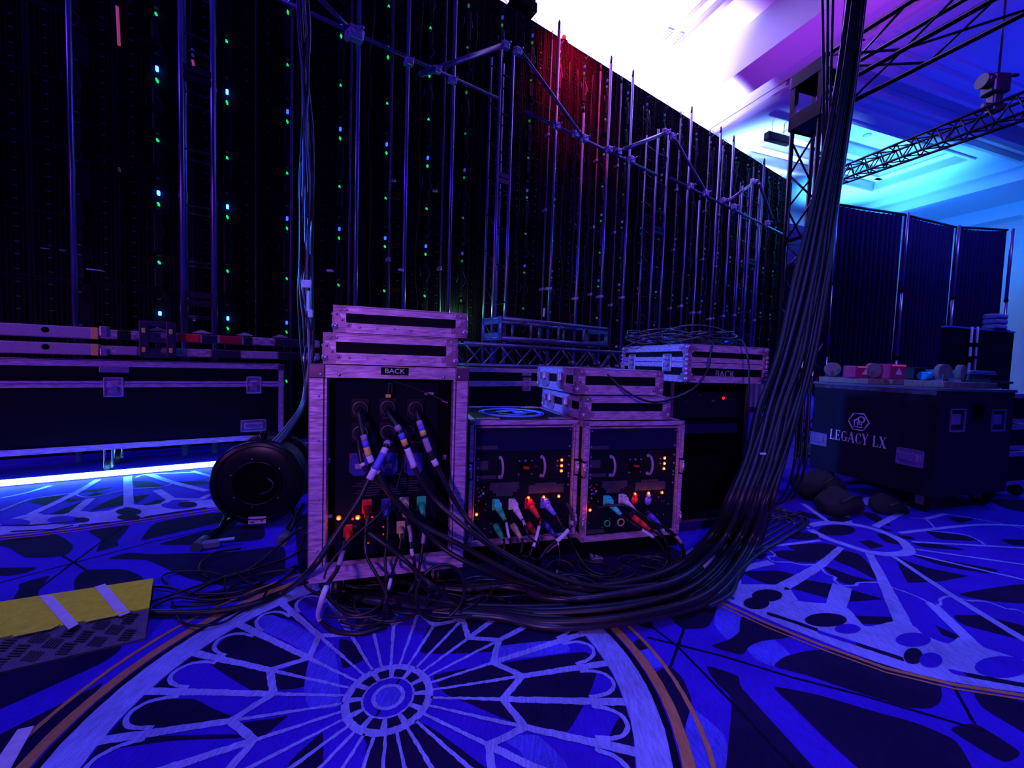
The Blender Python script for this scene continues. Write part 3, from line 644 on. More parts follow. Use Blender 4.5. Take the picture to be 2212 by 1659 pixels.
for i, px in enumerate((800, 905, 1020, 1125, 1222, 1245, 1275, 1385, 1400, 1505, 1543, 1572, 1596, 1622, 1645, 1670)):   # dangling data and power lines between the poles
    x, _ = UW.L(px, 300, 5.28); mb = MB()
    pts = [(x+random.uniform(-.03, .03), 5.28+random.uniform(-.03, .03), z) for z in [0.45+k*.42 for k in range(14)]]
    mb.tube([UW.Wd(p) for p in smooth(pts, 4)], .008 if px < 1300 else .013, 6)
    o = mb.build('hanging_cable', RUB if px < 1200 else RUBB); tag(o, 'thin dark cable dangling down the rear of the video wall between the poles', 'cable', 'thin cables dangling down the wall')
def ladder(pxl, pxr, top, label, base_z=0.0, double=True):
    y = 5.0; xl = UW.L(pxl, 300, y)[0]; xr = UW.L(pxr, 300, y)[0]; zt = UW.L(*top, y)[1] if top else 6.6
    t = thing('ladder_truss', label, 'truss', UW.Wd((xl, y, 0)), UW.rz, 'upright ladder trusses behind the video wall'); W_ = xr-xl
    for x in (0, W_):
        mb = MB(); mb.cyl((x, 0, 0), (x, 0, zt), .025, 12); mb.cyl((x, .26, 0), (x, .26, zt), .022, 10); mb.build('chord', PIPE, t)
    z = .30; k = 0
    while z < zt-.1:
        MB().cyl((0, 0, z), (W_, 0, z), .011, 8).cyl((W_, 0, z), (W_, .26, z), .009, 6).cyl((0, 0, z), (0, .26, z+.26), .009, 6).cyl((0, .26, z), (W_, .26, z), .011, 8).build('rung', STEEL, t)
        if k % 4 == 2:
            for dz_ in (.10, .18): MB().box(0, W_, -.02, .02, z+dz_, z+dz_+.06).build('joint_plate', STEEL, t)
        z += .52; k += 1
    return t
ladder(393, 461, None, 'bright blue ladder truss standing at the left behind the long case')
ladder(1076, 1103, (1090, 105), 'ladder truss below the first brace peak, above the box truss section')
ladder(1421, 1444, (1432, 285), 'ladder truss below the second brace peak')
ladder(1630, 1648, (1640, 395), 'narrow far ladder truss just left of the truss tower')
# braces with couplers
def clamp(P, size=.05, label='', th=None):
    t = thing('pipe_clamp', label, 'clamp', P, UW.rz, 'couplers on the horizontal brace pipes'); s_ = size
    MB().box(-s_, s_, -s_*.9, s_*.6, -s_*.9, s_*.9, bev=s_*.25).cyl((-s_*1.2, 0, s_*.5), (s_*1.2, 0, s_*.5), s_*.45, 10).build('coupler_body', CLAMP, t)
    MB().cyl((-s_*.5, -s_*1.6, -s_*.3), (-s_*.5, 0, -s_*.3), s_*.16, 8).cyl((s_*.6, -s_*1.5, s_*.4), (s_*.6, 0, s_*.4), s_*.16, 8).sph((s_*.6, -s_*1.5, s_*.4), s_*.3, 8).build('bolt', CHR, t)
    MB().box(-s_*1.5, -s_*.9, -s_*.5, s_*.3, -s_*1.3, -s_*.2, bev=s_*.1).build('wing_plate', CLAMP, t)
def brace(a, b, ya, yb, label, rr=.024, m_=PIPE2):
    A = UW.Wd(UW.P(*a, ya)); B = UW.Wd(UW.P(*b, yb)); mb = MB(); mb.cyl(A, B, rr, 14)
    o = mb.build('brace_pipe', m_); tag(o, label, 'brace pipe', 'brace pipes across the rear of the video wall'); return A, B
brace((596, -5), (1076, 213), 4.93, 4.93, 'horizontal brace pipe running over the left poles to the first ladder truss', .022)
brace((1133, 240), (1419, 378), 4.93, 4.93, 'horizontal brace pipe between the first and second ladder trusses', .024)
brace((1446, 384), (1690, 506), 4.93, 4.93, 'far horizontal brace pipe running behind the truss tower', .026)
brace((680, -14), (770, 78), 4.75, 4.88, 'slanted brace pipe coming down from the top edge to the large clamp', .026)
brace((908, 161), (1094, 95), 4.55, 4.88, 'thick slanted brace with a free overhanging end left of the first peak', .032)
brace((1122, 108), (1262, 300), 4.86, 4.86, 'slanted brace pipe falling right from the first brace peak', .026)
brace((1326, 331), (1446, 284), 4.70, 4.88, 'slanted brace pipe rising right to the second brace peak', .032)
brace((1452, 291), (1526, 417), 4.86, 4.86, 'slanted brace pipe falling right from the second brace peak', .028)
brace((1570, 437), (1634, 390), 4.7, 4.88, 'slanted brace pipe rising right to the third brace peak', .032)
brace((1640, 396), (1668, 472), 4.86, 4.86, 'slanted brace pipe falling right from the third peak behind the tower', .03)
for px, py, y, s_, lb in ((768, 76, 4.86, .075, 'large pale clamp joining two braces above the thick left pole'), (884, 135, 4.9, .045, 'pale clamp on the second thick pole from the left'),
        (944, 152, 4.6, .04, 'clamp near the free end of the overhanging brace'), (978, 174, 4.9, .045, 'clamp below the overhanging brace end'), (1092, 99, 4.86, .05, 'clamp at the first brace peak, left side'),
        (1118, 112, 4.86, .05, 'clamp at the first brace peak, right side'), (1202, 272, 4.9, .05, 'clamp on the tall pole right of the first ladder truss'), (1243, 290, 4.9, .05, 'left clamp of the joint where the slanted brace meets the horizontal pipe'),
        (1262, 300, 4.86, .055, 'right clamp of the joint where the slanted brace meets the horizontal pipe'), (1315, 324, 4.9, .055, 'left clamp below the second rising brace'), (1335, 328, 4.72, .05, 'right clamp at the foot of the second rising brace'),
        (1363, 346, 4.9, .06, 'clamp on the fourth spiked pole right of the red glow'), (1437, 286, 4.86, .055, 'clamp at the second brace peak'), (1452, 296, 4.86, .06, 'pale clamp just right of the second brace peak'),
        (1491, 403, 4.9, .06, 'clamp on the far brace right of the second ladder truss'), (1524, 418, 4.86, .06, 'clamp at the foot of the falling brace right of the second peak'), (1562, 434, 4.9, .06, 'clamp left of the third rising brace'),
        (1585, 447, 4.9, .06, 'clamp on the far brace under the third rising brace'), (1626, 393, 4.86, .06, 'clamp at the third brace peak'), (1657, 482, 4.9, .06, 'far clamp just left of the truss tower')):
    clamp(UW.Wd(UW.P(px, py, y)), s_, lb)
# small coloured bits hanging on the wall
def wallbit(name, label, cat, px0, py0, px1, py1, y, m_, r_=.012):
    mb = MB(); mb.tube(smooth([UW.Wd(UW.P(px0, py0, y)), UW.Wd(UW.P((px0+px1)/2+.4, (py0+py1)/2, y)), UW.Wd(UW.P(px1, py1, y))], 4), r_, 6)
    return tag(mb.build(name, m_), label, cat)
PKT = mat('pink_cable_tape', (0.95, 0.10, 0.30), 0.5, emit=(1.0, .12, .3), estr=.25)  # faint self-glow stands in for light falling on the tape
wallbit('marker_ribbon', 'pink ribbon hanging on the dark video wall at the upper left', 'ribbon', 253, 14, 257, 98, 5.385, PKT)
wallbit('marker_ribbon', 'short red ribbon inside the left ladder truss', 'ribbon', 416, 130, 418, 142, 5.385, PKT)
wallbit('marker_tag', 'white tag above the short red ribbon in the left ladder truss', 'tag', 416, 106, 417, 122, 5.385, TAPEW)
wallbit('marker_tag', 'tiny orange tag on the video wall right of the leftmost pole', 'tag', 257, 362, 259, 372, 5.385, TAPEO, .01)
wallbit('marker_tag', 'short white tag low in the left ladder truss', 'tag', 419, 686, 420, 694, 5.385, TAPEW)
wallbit('marker_tag', 'white tag low on the pole above the box truss section', 'tag', 1176, 666, 1174, 684, 5.072, TAPEW, .02)
mb = MB()
P0 = UW.P(186, 581, 5.36); P1 = UW.P(226, 587, 5.36)
mb.tube([UW.Wd(P0), UW.Wd(UW.P(220, 585, 5.34)), UW.Wd(P1)], .006, 6); tag(mb.build('cable_end', TAPEW), 'thin white cable end lying across the wall right of the leftmost pole', 'cable')
for nm, a, b in (('left', (88, 536), (107, 538)), ('right', (128, 540), (142, 542))):
    mb = MB(); mb.tube([UW.Wd(UW.P(*a, 5.37)), UW.Wd(UW.P(*b, 5.37))], .005, 6); tag(mb.build('wire_tie', TAPEG), f'thin pale horizontal tie left of the leftmost pole, the {nm} one of two', 'tie')
for px, py, lb in ((344, 598, 'small square yellow sticker below the green lights on the left of the wall'), (917, 660, 'small square yellow sticker low on the wall above the stacked case lids')):
    P = UW.P(px, py, 5.38); t = thing('warning_sticker', lb, 'sticker', UW.Wd(P), UW.rz)
    MB().box(-.035, .035, -.004, .004, -.028, .028, bev=.003).build('backing', TAPEO, t); MB().box(-.022, .022, -.006, -.003, -.004, .004).build('print_bar', BLK, t)
for px, py, y, lb in ((713, 585, 5.1, 'small white clip on the wall between the second and third pole groups'), (866, 583, 5.06, 'small white tape patch on the second thick pole'), (849, 390, 5.37, 'pale connector on the video wall beside the second thick pole'), (940, 412, 5.37, 'pale connector on the video wall left of the third thick pole')):
    P = UW.Wd(UW.P(px, py, y)); tag(MB().box(P.x-.035, P.x+.035, P.y-.02, P.y+.02, P.z-.014, P.z+.014, bev=.006).build('cable_connector', TAPEW), lb, 'connector')
# red beam light hooked over the wall top, plus an added red glow spot
P = UW.Wd(UW.P(1128, 4, 5.75))
def moving_head(P, label):
    t = thing('moving_head_light', label, 'stage light', P, UW.rz)
    MB().box(-.20, .20, -.16, .16, -.18, -.02, bev=.02).build('base', BLK, t)
    MB().box(-.22, -.16, -.08, .08, -.04, .34, bev=.015).box(.16, .22, -.08, .08, -.04, .34, bev=.015).build('yoke', BLK, t)
    h = MB().sph((0, 0, .26), .17, 16, (1, 1.15, 1)).cyl((0, 0, .26), (.10, -.12, .52), .14, 18, r2=.15).build('head', BLK, t)
    MB().cyl((.10, -.12, .515), (.102, -.123, .53), .13, 18).build('lens', emi('red_lens_glow', (1, .02, .1), 6), t)
    return t
moving_head(P, 'moving head light with a red lens standing on the video wall top edge')
LP = UW.Wd(UW.P(1232, 118, 5.05)); LP2 = UW.P(1218, 90, 5.48); LP2.z = ZB+NR*PHT+.06; LP2 = UW.Wd(LP2)
t = thing('red_beacon', 'small red lamp shining at the top edge of the video wall', 'lamp', LP2, UW.rz)
MB().box(-.05, .05, -.05, .05, -.06, 0, bev=.01).build('base', BLK, t); MB().cyl((0, 0, 0), (0, 0, .05), .04, 12).sph((0, 0, .05), .04, 12).build('dome', E_RED, t)
light('SPOT', 'red_glow_spot', UW.Wd((UW.L(1225, 120, 5.4)[0]+.1, 4.55, 6.5)), UW.Wd(UW.P(1238, 150, 5.4)), 420, (1.0, .01, .04), spot=95, blend=1.0, radius=.05)  # added unseen spot in front of the wall, casting the red glow
GP = UW.Wd(UW.P(992, 690, 5.25)); light('POINT', 'green_floor_glow', GP, None, 9.0, (.25, 1.0, .35), radius=.04)
t = thing('green_indicator_lamp', 'small green glowing lamp at the foot of the wall behind the stacked lids', 'lamp', GP+Vector((0, 0, -.08)), UW.rz)
MB().box(-.04, .04, -.03, .03, -.05, .02, bev=.008).build('housing', BLK, t); MB().sph((0, 0, .035), .025, 10).build('lens', E_GRN, t)

# ================================================================== FLIGHT CASES
def rivets(mb, pts, r=.005, ax=(0, -1, 0)):
    for p in pts: mb.sph(p, r, 8, (1, .6, 1) if abs(ax[1]) else (.6, 1, 1))
def ball_corner(t, x, y, z, sx, sy, sz, s=.055, legs=True):
    mb = MB(); o = .004
    # star plate wrapping the corner with a ball
    mb.mi = 1; mb.sph((x-sx*.006, y-sy*.006, z-sz*.006), s*.36, 14); mb.mi = 0
    th = .004
    pr = [(0, 0), (s*1.25, 0), (s*1.35, s*.35), (s*.85, s*.5), (s*.75, s*.75), (s*.5, s*.85), (s*.35, s*1.35), (0, s*1.25)]
    mb.prism([(x-sx*a, y+sy*(o+.0025), z-sz*b) for a, b in pr], (0, -sy*th*.5, 0))
    mb.prism([(x+sx*(o+.0025), y-sy*a, z-sz*b) for a, b in pr], (-sx*th*.5, 0, 0))
    mb.prism([(x-sx*a, y-sy*b, z+sz*o) for a, b in pr], (0, 0, -sz*th*.5))
    for a, b in ((s*1.1, s*.2), (s*.2, s*1.1), (s*.62, s*.62)):
        mb.mi = 1; mb.sph((x-sx*a, y+sy*(o+.003), z-sz*b), s*.11, 8); mb.sph((x+sx*(o+.003), y-sy*a, z-sz*b), s*.11, 8)
    return mb.build('ball_corner', [PLATE, BALL], t)
def rails(W_, D_, z0, z1, w=.03, th=.004):
    mb = MB()
    for z in ((z0, z0+w), (z1-w, z1)):
        mb.box(-th, W_+th, -th, .004, *z); mb.box(-th, W_+th, D_-.004, D_+th, *z); mb.box(-th, .004, -th, D_+th, *z); mb.box(W_-.004, W_+th, -th, D_+th, *z)
    for x in ((-th, w), (W_-w, W_+th)):
        for y in ((-th, .004), (D_-.004, D_+th)): mb.box(*x, *y, z0, z1)
    for y in ((-th, w), (D_-w, D_+th)):
        for x in ((-th, .004), (W_-.004, W_+th)): mb.box(*x, *y, z0, z1)
    for z in ((z1-.004, z1+th), (z0-th, z0+.004)):
        mb.box(-th, W_+th, -th, w, *z); mb.box(-th, W_+th, D_-w, D_+th, *z); mb.box(-th, w, -th, D_+th, *z); mb.box(W_-w, W_+th, -th, D_+th, *z)
    return mb
def latch(t, x, z, s=1.0, side='front', y=0.0, name='butterfly_latch'):
    w_, h_ = .075*s, .10*s; mb = MB()
    def B(a0, a1, d0, d1, c0, c1, bev=0):
        if side == 'front': mb.box(x+a0, x+a1, y-d1, y-d0, z+c0, z+c1, bev)
        else: mb.box(y-d1, y-d0, x+a0, x+a1, z+c0, z+c1, bev)
    for q in ((-w_, w_, 0, .010, h_-.014*s, h_), (-w_, w_, 0, .010, -h_, -h_+.014*s), (-w_, -w_+.014*s, 0, .010, -h_, h_), (w_-.014*s, w_, 0, .010, -h_, h_)): B(*q, .003)
    B(-w_+.01, w_-.01, 0, .003, -h_+.01, h_-.01)
    if side == 'front':
        mb.cyl((x, y-.008, z-.01), (x, y-.018, z-.01), .026*s, 14); mb.box(x-.03*s, x+.03*s, y-.016, y-.004, z-.05*s, z-.03*s, .003); mb.box(x-.034*s, x+.034*s, y-.020, y-.002, z+.03*s, z+.05*s, .004)
    else:
        mb.cyl((y-.008, x, z-.01), (y-.018, x, z-.01), .026*s, 14); mb.box(y-.020, y-.002, x-.034*s, x+.034*s, z+.03*s, z+.05*s, .004)
    return mb.build(name, CHR, t)
def handle(t, x, z, w_=.085, h_=.05, side='front', y=0.0, m_=None):
    mb = MB()
    def B(a0, a1, d0, d1, c0, c1, bev=0):
        if side == 'front': mb.box(x+a0, x+a1, y-d1, y-d0, z+c0, z+c1, bev)
        else: mb.box(y-d1, y-d0, x+a0, x+a1, z+c0, z+c1, bev)
    e = .013
    B(-w_, w_, 0, .009, h_-e, h_, .003); B(-w_, w_, 0, .009, -h_, -h_+e, .003); B(-w_, -w_+e, 0, .009, -h_, h_, .003); B(w_-e, w_, 0, .009, -h_, h_, .003)
    B(-w_+.028, w_-.022, .002, .022, -h_*.45, h_*.45, .006); B(-w_+.012, w_-.012, -.001, .001, -h_+.012, h_-.012)
    return mb.build('recessed_handle', m_ or CHR, t)
def casters(t, W_, D_, z0, xs=None, r=.05, glint=False):
    for x in (xs or (.09, W_-.09)):
        for y in (.10, D_-.10):
            mb = MB(); mb.mi = 0; mb.box(x-.045, x+.045, y-.05, y+.05, z0-.008, z0); mb.box(x-.026, x-.020, y-.02, y+.03, r*.8, z0-.004); mb.box(x+.020, x+.026, y-.02, y+.03, r*.8, z0-.004); mb.cyl((x-.03, y, r), (x+.03, y, r), .008, 8)
            c = mb.build('caster', CHR, t)
            MB().cyl((x-.018, y, r), (x+.018, y, r), r, 20).build('wheel', RUB, c)

# long case at the left with latches
x0 = UW.L(-160, 800, 4.40)[0]; x1 = UW.L(612, 860, 4.40)[0]; WL = x1-x0
CF = Fr(*UW.Wd((x0, 4.40, 0)).to_2d(), 34.28)
t = thing('long_flight_case', 'long black flight case on casters behind the glowing tube at the left', 'flight case', CF.Wd((0, 0, 0)), CF.rz)
zb, zt = .215, .905
MB().box(0, WL, 0, .55, zb, zt).build('body', LAM, t)
rails(WL, .55, zb, zt, .040).build('edge_trim', ALUH, t)
zm = CF.L(300, 829, 0)[1]; MB().box(-.004, WL+.004, -.006, 0, zm-.028, zm-.002).box(-.004, WL+.004, -.005, 0, zm+.002, zm+.022).box(WL, WL+.006, 0, .55, zm-.028, zm+.022).build('lid_seam_trim', ALUH, t)
for px, py in ((246, 836), (549, 832)): x, z = CF.L(px, py, 0); latch(t, x, z, .78)
x, z = CF.L(548, 919, 0); handle(t, x, z, .10, .055)
x, z = CF.L(247, 798, 0); MB().box(x-.085, x+.085, -.006, 0, z-.024, z+.024, .003).box(x-.06, x+.06, -.008, -.005, z-.004, z+.006).build('label_holder', CHR, t)
casters(t, WL, .55, zb, (CF.L(231, 1000, .05)[0], WL-.12), .06)
for x, y, z in ((WL, 0, zt), (WL, 0, zb)):
    MB().box(x-.05, x+.008, -.008, .05, z-.05 if z == zt else z-.008, z+.008 if z == zt else z+.05, .006).build('corner_bracket', CORN, t)
# glowing tube light on the carpet
A = UW.Wd((UW.L(-120, 1062, 4.36)[0], 4.36, .030)); B_t = UW.Wd((UW.L(540, 997, 4.36)[0], 4.36, .030))
t = thing('tube_light', 'glowing cyan white tube light lying on the carpet below the long case', 'tube light', A, 0)
d = B_t-A
MB().cyl((0, 0, 0), d, .022, 16).build('glowing_tube', E_TUBE, t)
dn = d.normalized()
MB().cyl(d, d+dn*.03, .026, 16).build('end_cap', TAPEW, t)
MB().cyl(d+dn*.03, d+dn*.09, .012, 10).cyl(d+dn*.085, d+dn*.125, .020, 12).build('end_lamp', E_TUBE, t)
l = light('AREA', 'tube_fill', A+d*.5+Vector((0, -.05, .06)), None, 26, (.05, .35, 1.0), d.length*.95, .05)
l.rotation_euler = (R(180) if False else 0, 0, math.atan2(d.y, d.x)); l.location.z = .10

# long bars lying on the long case
def bar(label, py_off, zc, seg, yl=4.52, clampz=None):
    xa = UW.L(-160, 720, yl)[0]; xb = UW.L(690, 735, yl)[0]; hb = .045
    t = thing('wrapped_bar', label, 'bar', UW.Wd((xa, yl, zc)), UW.rz, 'pair of long bars lying on the long flight case')
    xs = UW.L(208, 720, yl)[0]-xa; L_ = xb-xa
    b = MB().box(0, xs, -.05, .05, -hb, hb, .008).build('bare_section', BARW, t)
    MB().cyl((UW.L(103, 716, yl)[0]-xa, -.0515, 0.01), (UW.L(103, 716, yl)[0]-xa, -.049, .01), .021, 16).build('bolt_hole', BLK, b)
    MB().box(xs, L_, -.042, .042, -hb*.85, hb*.80, .012).build('wrapped_section', PINKP, t)
    MB().box(xs-.02, xs+.02, -.054, .054, -hb*1.02, hb*1.02, .004).build('orange_strap', TAPEO, t)
    for p0, p1, m_, nm in seg:
        a = UW.L(p0, 730, yl)[0]-xa; c = UW.L(p1, 730, yl)[0]-xa
        MB().box(a, c, -.047, .047, -hb*.8, hb*.78, .008).build(nm, m_, t)
    q = UW.L(227, 720, yl)[0]-xa; MB().box(q-.02, q+.02, -.06, .06, -hb if zc < 1 else -hb*.4, hb*1.35 if zc > 1.05 else hb*.3, .004).build('hook_bracket', CHR, t)
    return t
zu = UW.L(100, 715, 4.47)[1]; zl = UW.L(100, 752, 4.47)[1]
bar('upper long pale bar with red tape lying on top of the lower bar', 0, zu, ((385, 433, TAPER, 'red_tape_band'), (473, 522, mat('dark_red_tape', (.4, .01, .03), .5, var=.2), 'dark_red_tape_band'), (255, 285, LEDBX, 'black_film'), (300, 318, RUBB, 'black_film'), (435, 470, RUBB, 'black_film'), (525, 545, RUB, 'black_film'), (592, 660, RUBB, 'black_film')))
bar('lower long pale bar lying directly on the long flight case', 0, zl, ((250, 300, TAPEG, 'grey_film'), (305, 320, RUB, 'black_film'), (455, 520, RUBB, 'black_film'), (540, 600, TAPEG, 'grey_film'), (600, 660, RUB, 'black_film')))
x, z = UW.L(341, 734, 4.44)
t = thing('spacer_bracket', 'black double bracket with yellow tips clipping both long bars together', 'bracket', UW.Wd((x, 4.44, z)), UW.rz)
mb = MB()
for a in (-.085, .085): mb.box(a-.03, a+.03, -.02, .03, -.145, .15, .006)
for zz in (.13, -.005, -.13): mb.box(-.085, .085, -.018, .02, zz-.022, zz+.022, .006)
mb.build('frame', mat('blue_black_plastic', (.018, .016, .05), .5), t)
for a in (-.085, .085):
    for zz in (.07, -.085): MB().box(a-.012, a+.012, -.028, -.018, zz-.02, zz+.02, .004).build('yellow_tip', TAPEO, t)
# pale folded covers on the bars
for px, lb in ((340, 'pale folded film peaking on the upper bar above the black bracket'), (435, 'pale folded film peaking on the upper bar above the red tape'), (528, 'pale folded film peaking on the upper bar above the dark red tape'), (604, 'pale folded film at the right end of the upper bar')):
    P = UW.Wd((UW.L(px, 720, 4.52)[0], 4.52, zu+.058)); t = thing('film_fold', lb, 'film fold', P, UW.rz, 'pale film folds along the upper bar')
    MB().prism([(-.07, -.02, -.012), (-.02, -.02, .012), (.02, -.02, .014), (.08, -.02, -.012)], (0, .04, 0)).build('folded_cover', PINKP, t); MB().cyl((0, 0, .008), (0, 0, .020), .006, 8).build('stud', CHR, t)

# long case behind the racks (right of the main rack)
BF0 = Fr(0, 0, 34.28)
xa = UW.L(900, 850, 2.9)[0]; xb = UW.L(1345, 850, 2.9)[0]
BF = Fr(*UW.Wd((xa, 2.9, 0)).to_2d(), 34.28); WB = xb-xa
zbt = BF.L(1100, 797, 0)[1]
t = thing('long_flight_case', 'long black flight case behind the racks carrying the truss sections', 'flight case', BF.Wd((0, 0, 0)), BF.rz)
MB().box(0, WB, 0, .6, .2, zbt).build('body', LAM, t)
rails(WB, .6, .2, zbt, .03).build('edge_trim', ALUH, t)
zm = BF.L(1080, 828, 0)[1]; MB().box(0, WB, -.006, 0, zm-.025, zm+.020).build('lid_seam_trim', ALUH, t)
x, z = BF.L(1137, 828, 0); latch(t, x, z-.01, .6); MB().box(x-.05, x+.05, -.006, 0, z+.065, z+.09, .003).build('label_holder', CHR, t)
casters(t, WB, .6, .2, None, .05)

# truss sections lying on that case
def truss_bar(name, label, P0, P1, w_, h_, r=.02, r2=.009, bays=None, group=None, plates=False, kind='zig', m_=None):
    P0, P1 = Vector(P0), Vector(P1); d = P1-P0; L_ = d.length; t = thing(name, label, 'truss', P0, 0, group)
    ux = d.normalized(); uz = Vector((0, 0, 1)); uy = uz.cross(ux).normalized(); uz = ux.cross(uy)
    t.matrix_world = Matrix.Translation(P0) @ Matrix((ux, uy, uz)).transposed().to_4x4()
    mm = m_ or STEEL
    for y in (-w_/2, w_/2):
        for z in (-h_/2, h_/2):
            MB().cyl((0, y, z), (L_, y, z), r, 12).build('chord', mm, t)
    n = bays or max(2, int(L_/h_)); mb = MB()
    for i in range(n):
        a, b = L_*i/n, L_*(i+1)/n
        for y in (-w_/2, w_/2):
            if kind == 'ladder': mb.cyl((a, y, -h_/2), (a, y, h_/2), r2, 6)
            elif i % 2: mb.cyl((a, y, -h_/2), (b, y, h_/2), r2, 6)
            else: mb.cyl((a, y, h_/2), (b, y, -h_/2), r2, 6)
        for z in (-h_/2, h_/2):
            if kind == 'ladder': mb.cyl((a, -w_/2, z), (a, w_/2, z), r2, 6)
            elif i % 2: mb.cyl((a, -w_/2, z), (b, w_/2, z), r2, 6)
            else: mb.cyl((a, w_/2, z), (b, -w_/2, z), r2, 6)
    mb.build('lattice', mm, t)
    if plates:
        for x in (0, L_):
            mb = MB()
            for y in ((-w_/2-r, -w_/2+r*1.5), (w_/2-r*1.5, w_/2+r)): mb.box(x-.006, x+.006, *y, -h_/2-r, h_/2+r)
            for z in ((-h_/2-r, -h_/2+h_*.28), (h_/2-h_*.28, h_/2+r)): mb.box(x-.006, x+.006, -w_/2-r, w_/2+r, *z, .004)
            mb.build('end_plate', mm, t)
    return t
TRP = mat('blue_grey_truss_paint', (.10, .085, .18), .35, .4, var=.25, vscale=14)
yt = 3.14
Pa = UW.P(1062, 707, yt); Pb = UW.P(1288, 722, yt)
zc = (UW.L(1062, 680, yt-.15)[1]+UW.L(1062, 733, yt-.15)[1])/2; hh = UW.L(1062, 680, yt-.15)[1]-UW.L(1062, 733, yt-.15)[1]
truss_bar('box_truss_section', 'short box truss section with end plate lying on the long lattice truss', UW.Wd((Pa.x, yt, zc)), UW.Wd((Pb.x, yt, zc)), .30, hh-.04, .018, .012, 4, None, True, 'ladder', TRP)
ztop = UW.L(1060, 739, yt-.15)[1]; zbo = zbt+.024; zc2 = (ztop-.02+zbo)/2; h2 = ztop-.02-zbo
truss_bar('lattice_truss', 'long lattice truss lying flat on the long case behind the racks', UW.Wd((UW.L(985, 760, yt)[0], yt, zc2)), UW.Wd((UW.L(1345, 760, yt)[0], yt, zc2)), .30, h2, .015, .008, 12, None, False, 'zig', TRP)

# ================================================================== RACKS
def lid(label, fr, x0_, y0_, W_, D_, z0, z1, latches=0, group=None, rivn=6):
    o = fr.Wd((x0_, y0_, z0)); H_ = z1-z0
    t = thing('case_lid', label, 'flight case lid', o, fr.rz, group)
    MB().box(.004, W_-.004, .004, D_-.004, .002, H_-.002).build('panel', LAM, t)
    mb = MB(); wr = H_*.27; wb = H_*.37; th = .004
    for a, b in ((0, wb), (H_-wr, H_)):
        mb.box(-th, W_+th, -th, .004, a, b); mb.box(-th, W_+th, D_-.004, D_+th, a, b); mb.box(-th, .004, -th, D_+th, a, b); mb.box(W_-.004, W_+th, -th, D_+th, a, b)
    for a, b in ((-th, .042), (W_-.042, W_+th)): mb.box(a, b, -th, .004, 0, H_); mb.box(a, b, D_-.004, D_+th, 0, H_)
    for a, b in ((-th, .042), (D_-.042, D_+th)): mb.box(-th, .004, a, b, 0, H_); mb.box(W_-.004, W_+th, a, b, 0, H_)
    mb.box(-th, W_+th, -th, .03, H_-.004, H_+th*.5); mb.box(-th, W_+th, D_-.03, D_+th, H_-.004, H_+th*.5); mb.box(-th, .03, -th, D_+th, H_-.004, H_+th*.5); mb.box(W_-.03, W_+th, -th, D_+th, H_-.004, H_+th*.5)
    for i in range(rivn): mb.sph((.09+(W_-.18)*i/(rivn-1), -.005, wb*.6), .0045, 8, (1, .6, 1))
    for x in (.022, .044, W_-.022, W_-.044): mb.sph((x, -.005, H_-wr*.5), .0055, 8, (1, .6, 1))
    mb.build('edge_trim', ALUH, t)
    for x, sx in ((0, -1), (W_, 1)):
        for y, sy in ((0, -1), (D_, 1)): ball_corner(t, x, y, .018, sx, sy, -1, .046)
    for k in range(latches):
        y = D_*(.30+.42*k) if latches == 2 else D_*.5
        mb = MB(); yy, zz = y, H_*.55
        mb.prism([(-.006, yy-.055, zz+.03), (-.006, yy-.05, zz-.035), (-.006, yy-.03, zz-.055), (-.006, yy+.03, zz-.055), (-.006, yy+.05, zz-.035), (-.006, yy+.055, zz+.03), (-.006, yy+.03, zz+.03), (-.006, yy+.022, zz-.02), (-.006, yy-.022, zz-.02), (-.006, yy-.03, zz+.03)], (-.012, 0, 0))
        mb.box(-.012, -.004, yy-.022, yy+.022, zz-.01, zz+.035, .003); mb.build('latch', CHR, t)
    return t

# ---- main distribution rack
RF = Fr(-0.761, 1.538, 16.5); RW, RD, RZ0, RZ1 = .597, .60, .13, .967
t = thing('power_distribution_rack', 'tall flight-cased power rack with thick cables and BACK tape on its top rail', 'power rack', RF.Wd((0, 0, 0)), RF.rz)
rack = t
MB().box(.0, .006, .004, RD, RZ0, RZ1).box(RW-.006, RW, .004, RD, RZ0, RZ1).box(0, RW, .004, RD, RZ0, RZ0+.012).box(0, RW, .004, RD, RZ1-.012, RZ1).box(0, RW, RD-.01, RD, RZ0, RZ1).build('body', LAM, t)
rw = .045
MB().box(-.004, rw, -.010, .03, RZ0, RZ1-.042).build('edge_trim', ALU, t)
MB().box(RW-rw, RW+.004, -.010, .03, RZ0, RZ1-.042).build('edge_trim', ALU, t)
MB().box(.05, RW-.05, -.012, .03, RZ1-.046, RZ1+.002).build('edge_trim', ALUH, t)
MB().box(.0, RW, -.012, .03, RZ0-.008, RZ0+.050).build('edge_trim', ALUH, t)
mb = MB()
for x in ((-.006, .052), (RW-.052, RW+.006)): mb.box(*x, -.016, .04, RZ1-.05, RZ1+.006, .004)
mb.box(-.004, .03, -.01, RD, RZ1-.002, RZ1+.003).box(RW-.03, RW+.004, -.01, RD, RZ1-.002, RZ1+.003).box(-.006, -.001, 0, RD, RZ0, RZ0+.04).box(-.006, -.001, 0, RD, RZ1-.04, RZ1)
mb.box(-.006, -.001, -.01, .04, RZ0, RZ1).box(RW+.001, RW+.006, -.01, .04, RZ0, RZ1).box(RW+.001, RW+.006, RD-.04, RD, RZ0, RZ1)
mb.build('corner_brackets', CORN, t)
mb = MB()
for x in (.036, RW-.036, .10, RW-.10): mb.sph((x, -.017, RZ1-.035), .006, 8, (1, .5, 1))
for z in (.25, .45, .68, .85):
    for x in (.03, RW-.02): mb.sph((x, -.012, z), .0045, 8, (1, .5, 1))
mb.build('rivets', CHR, t)
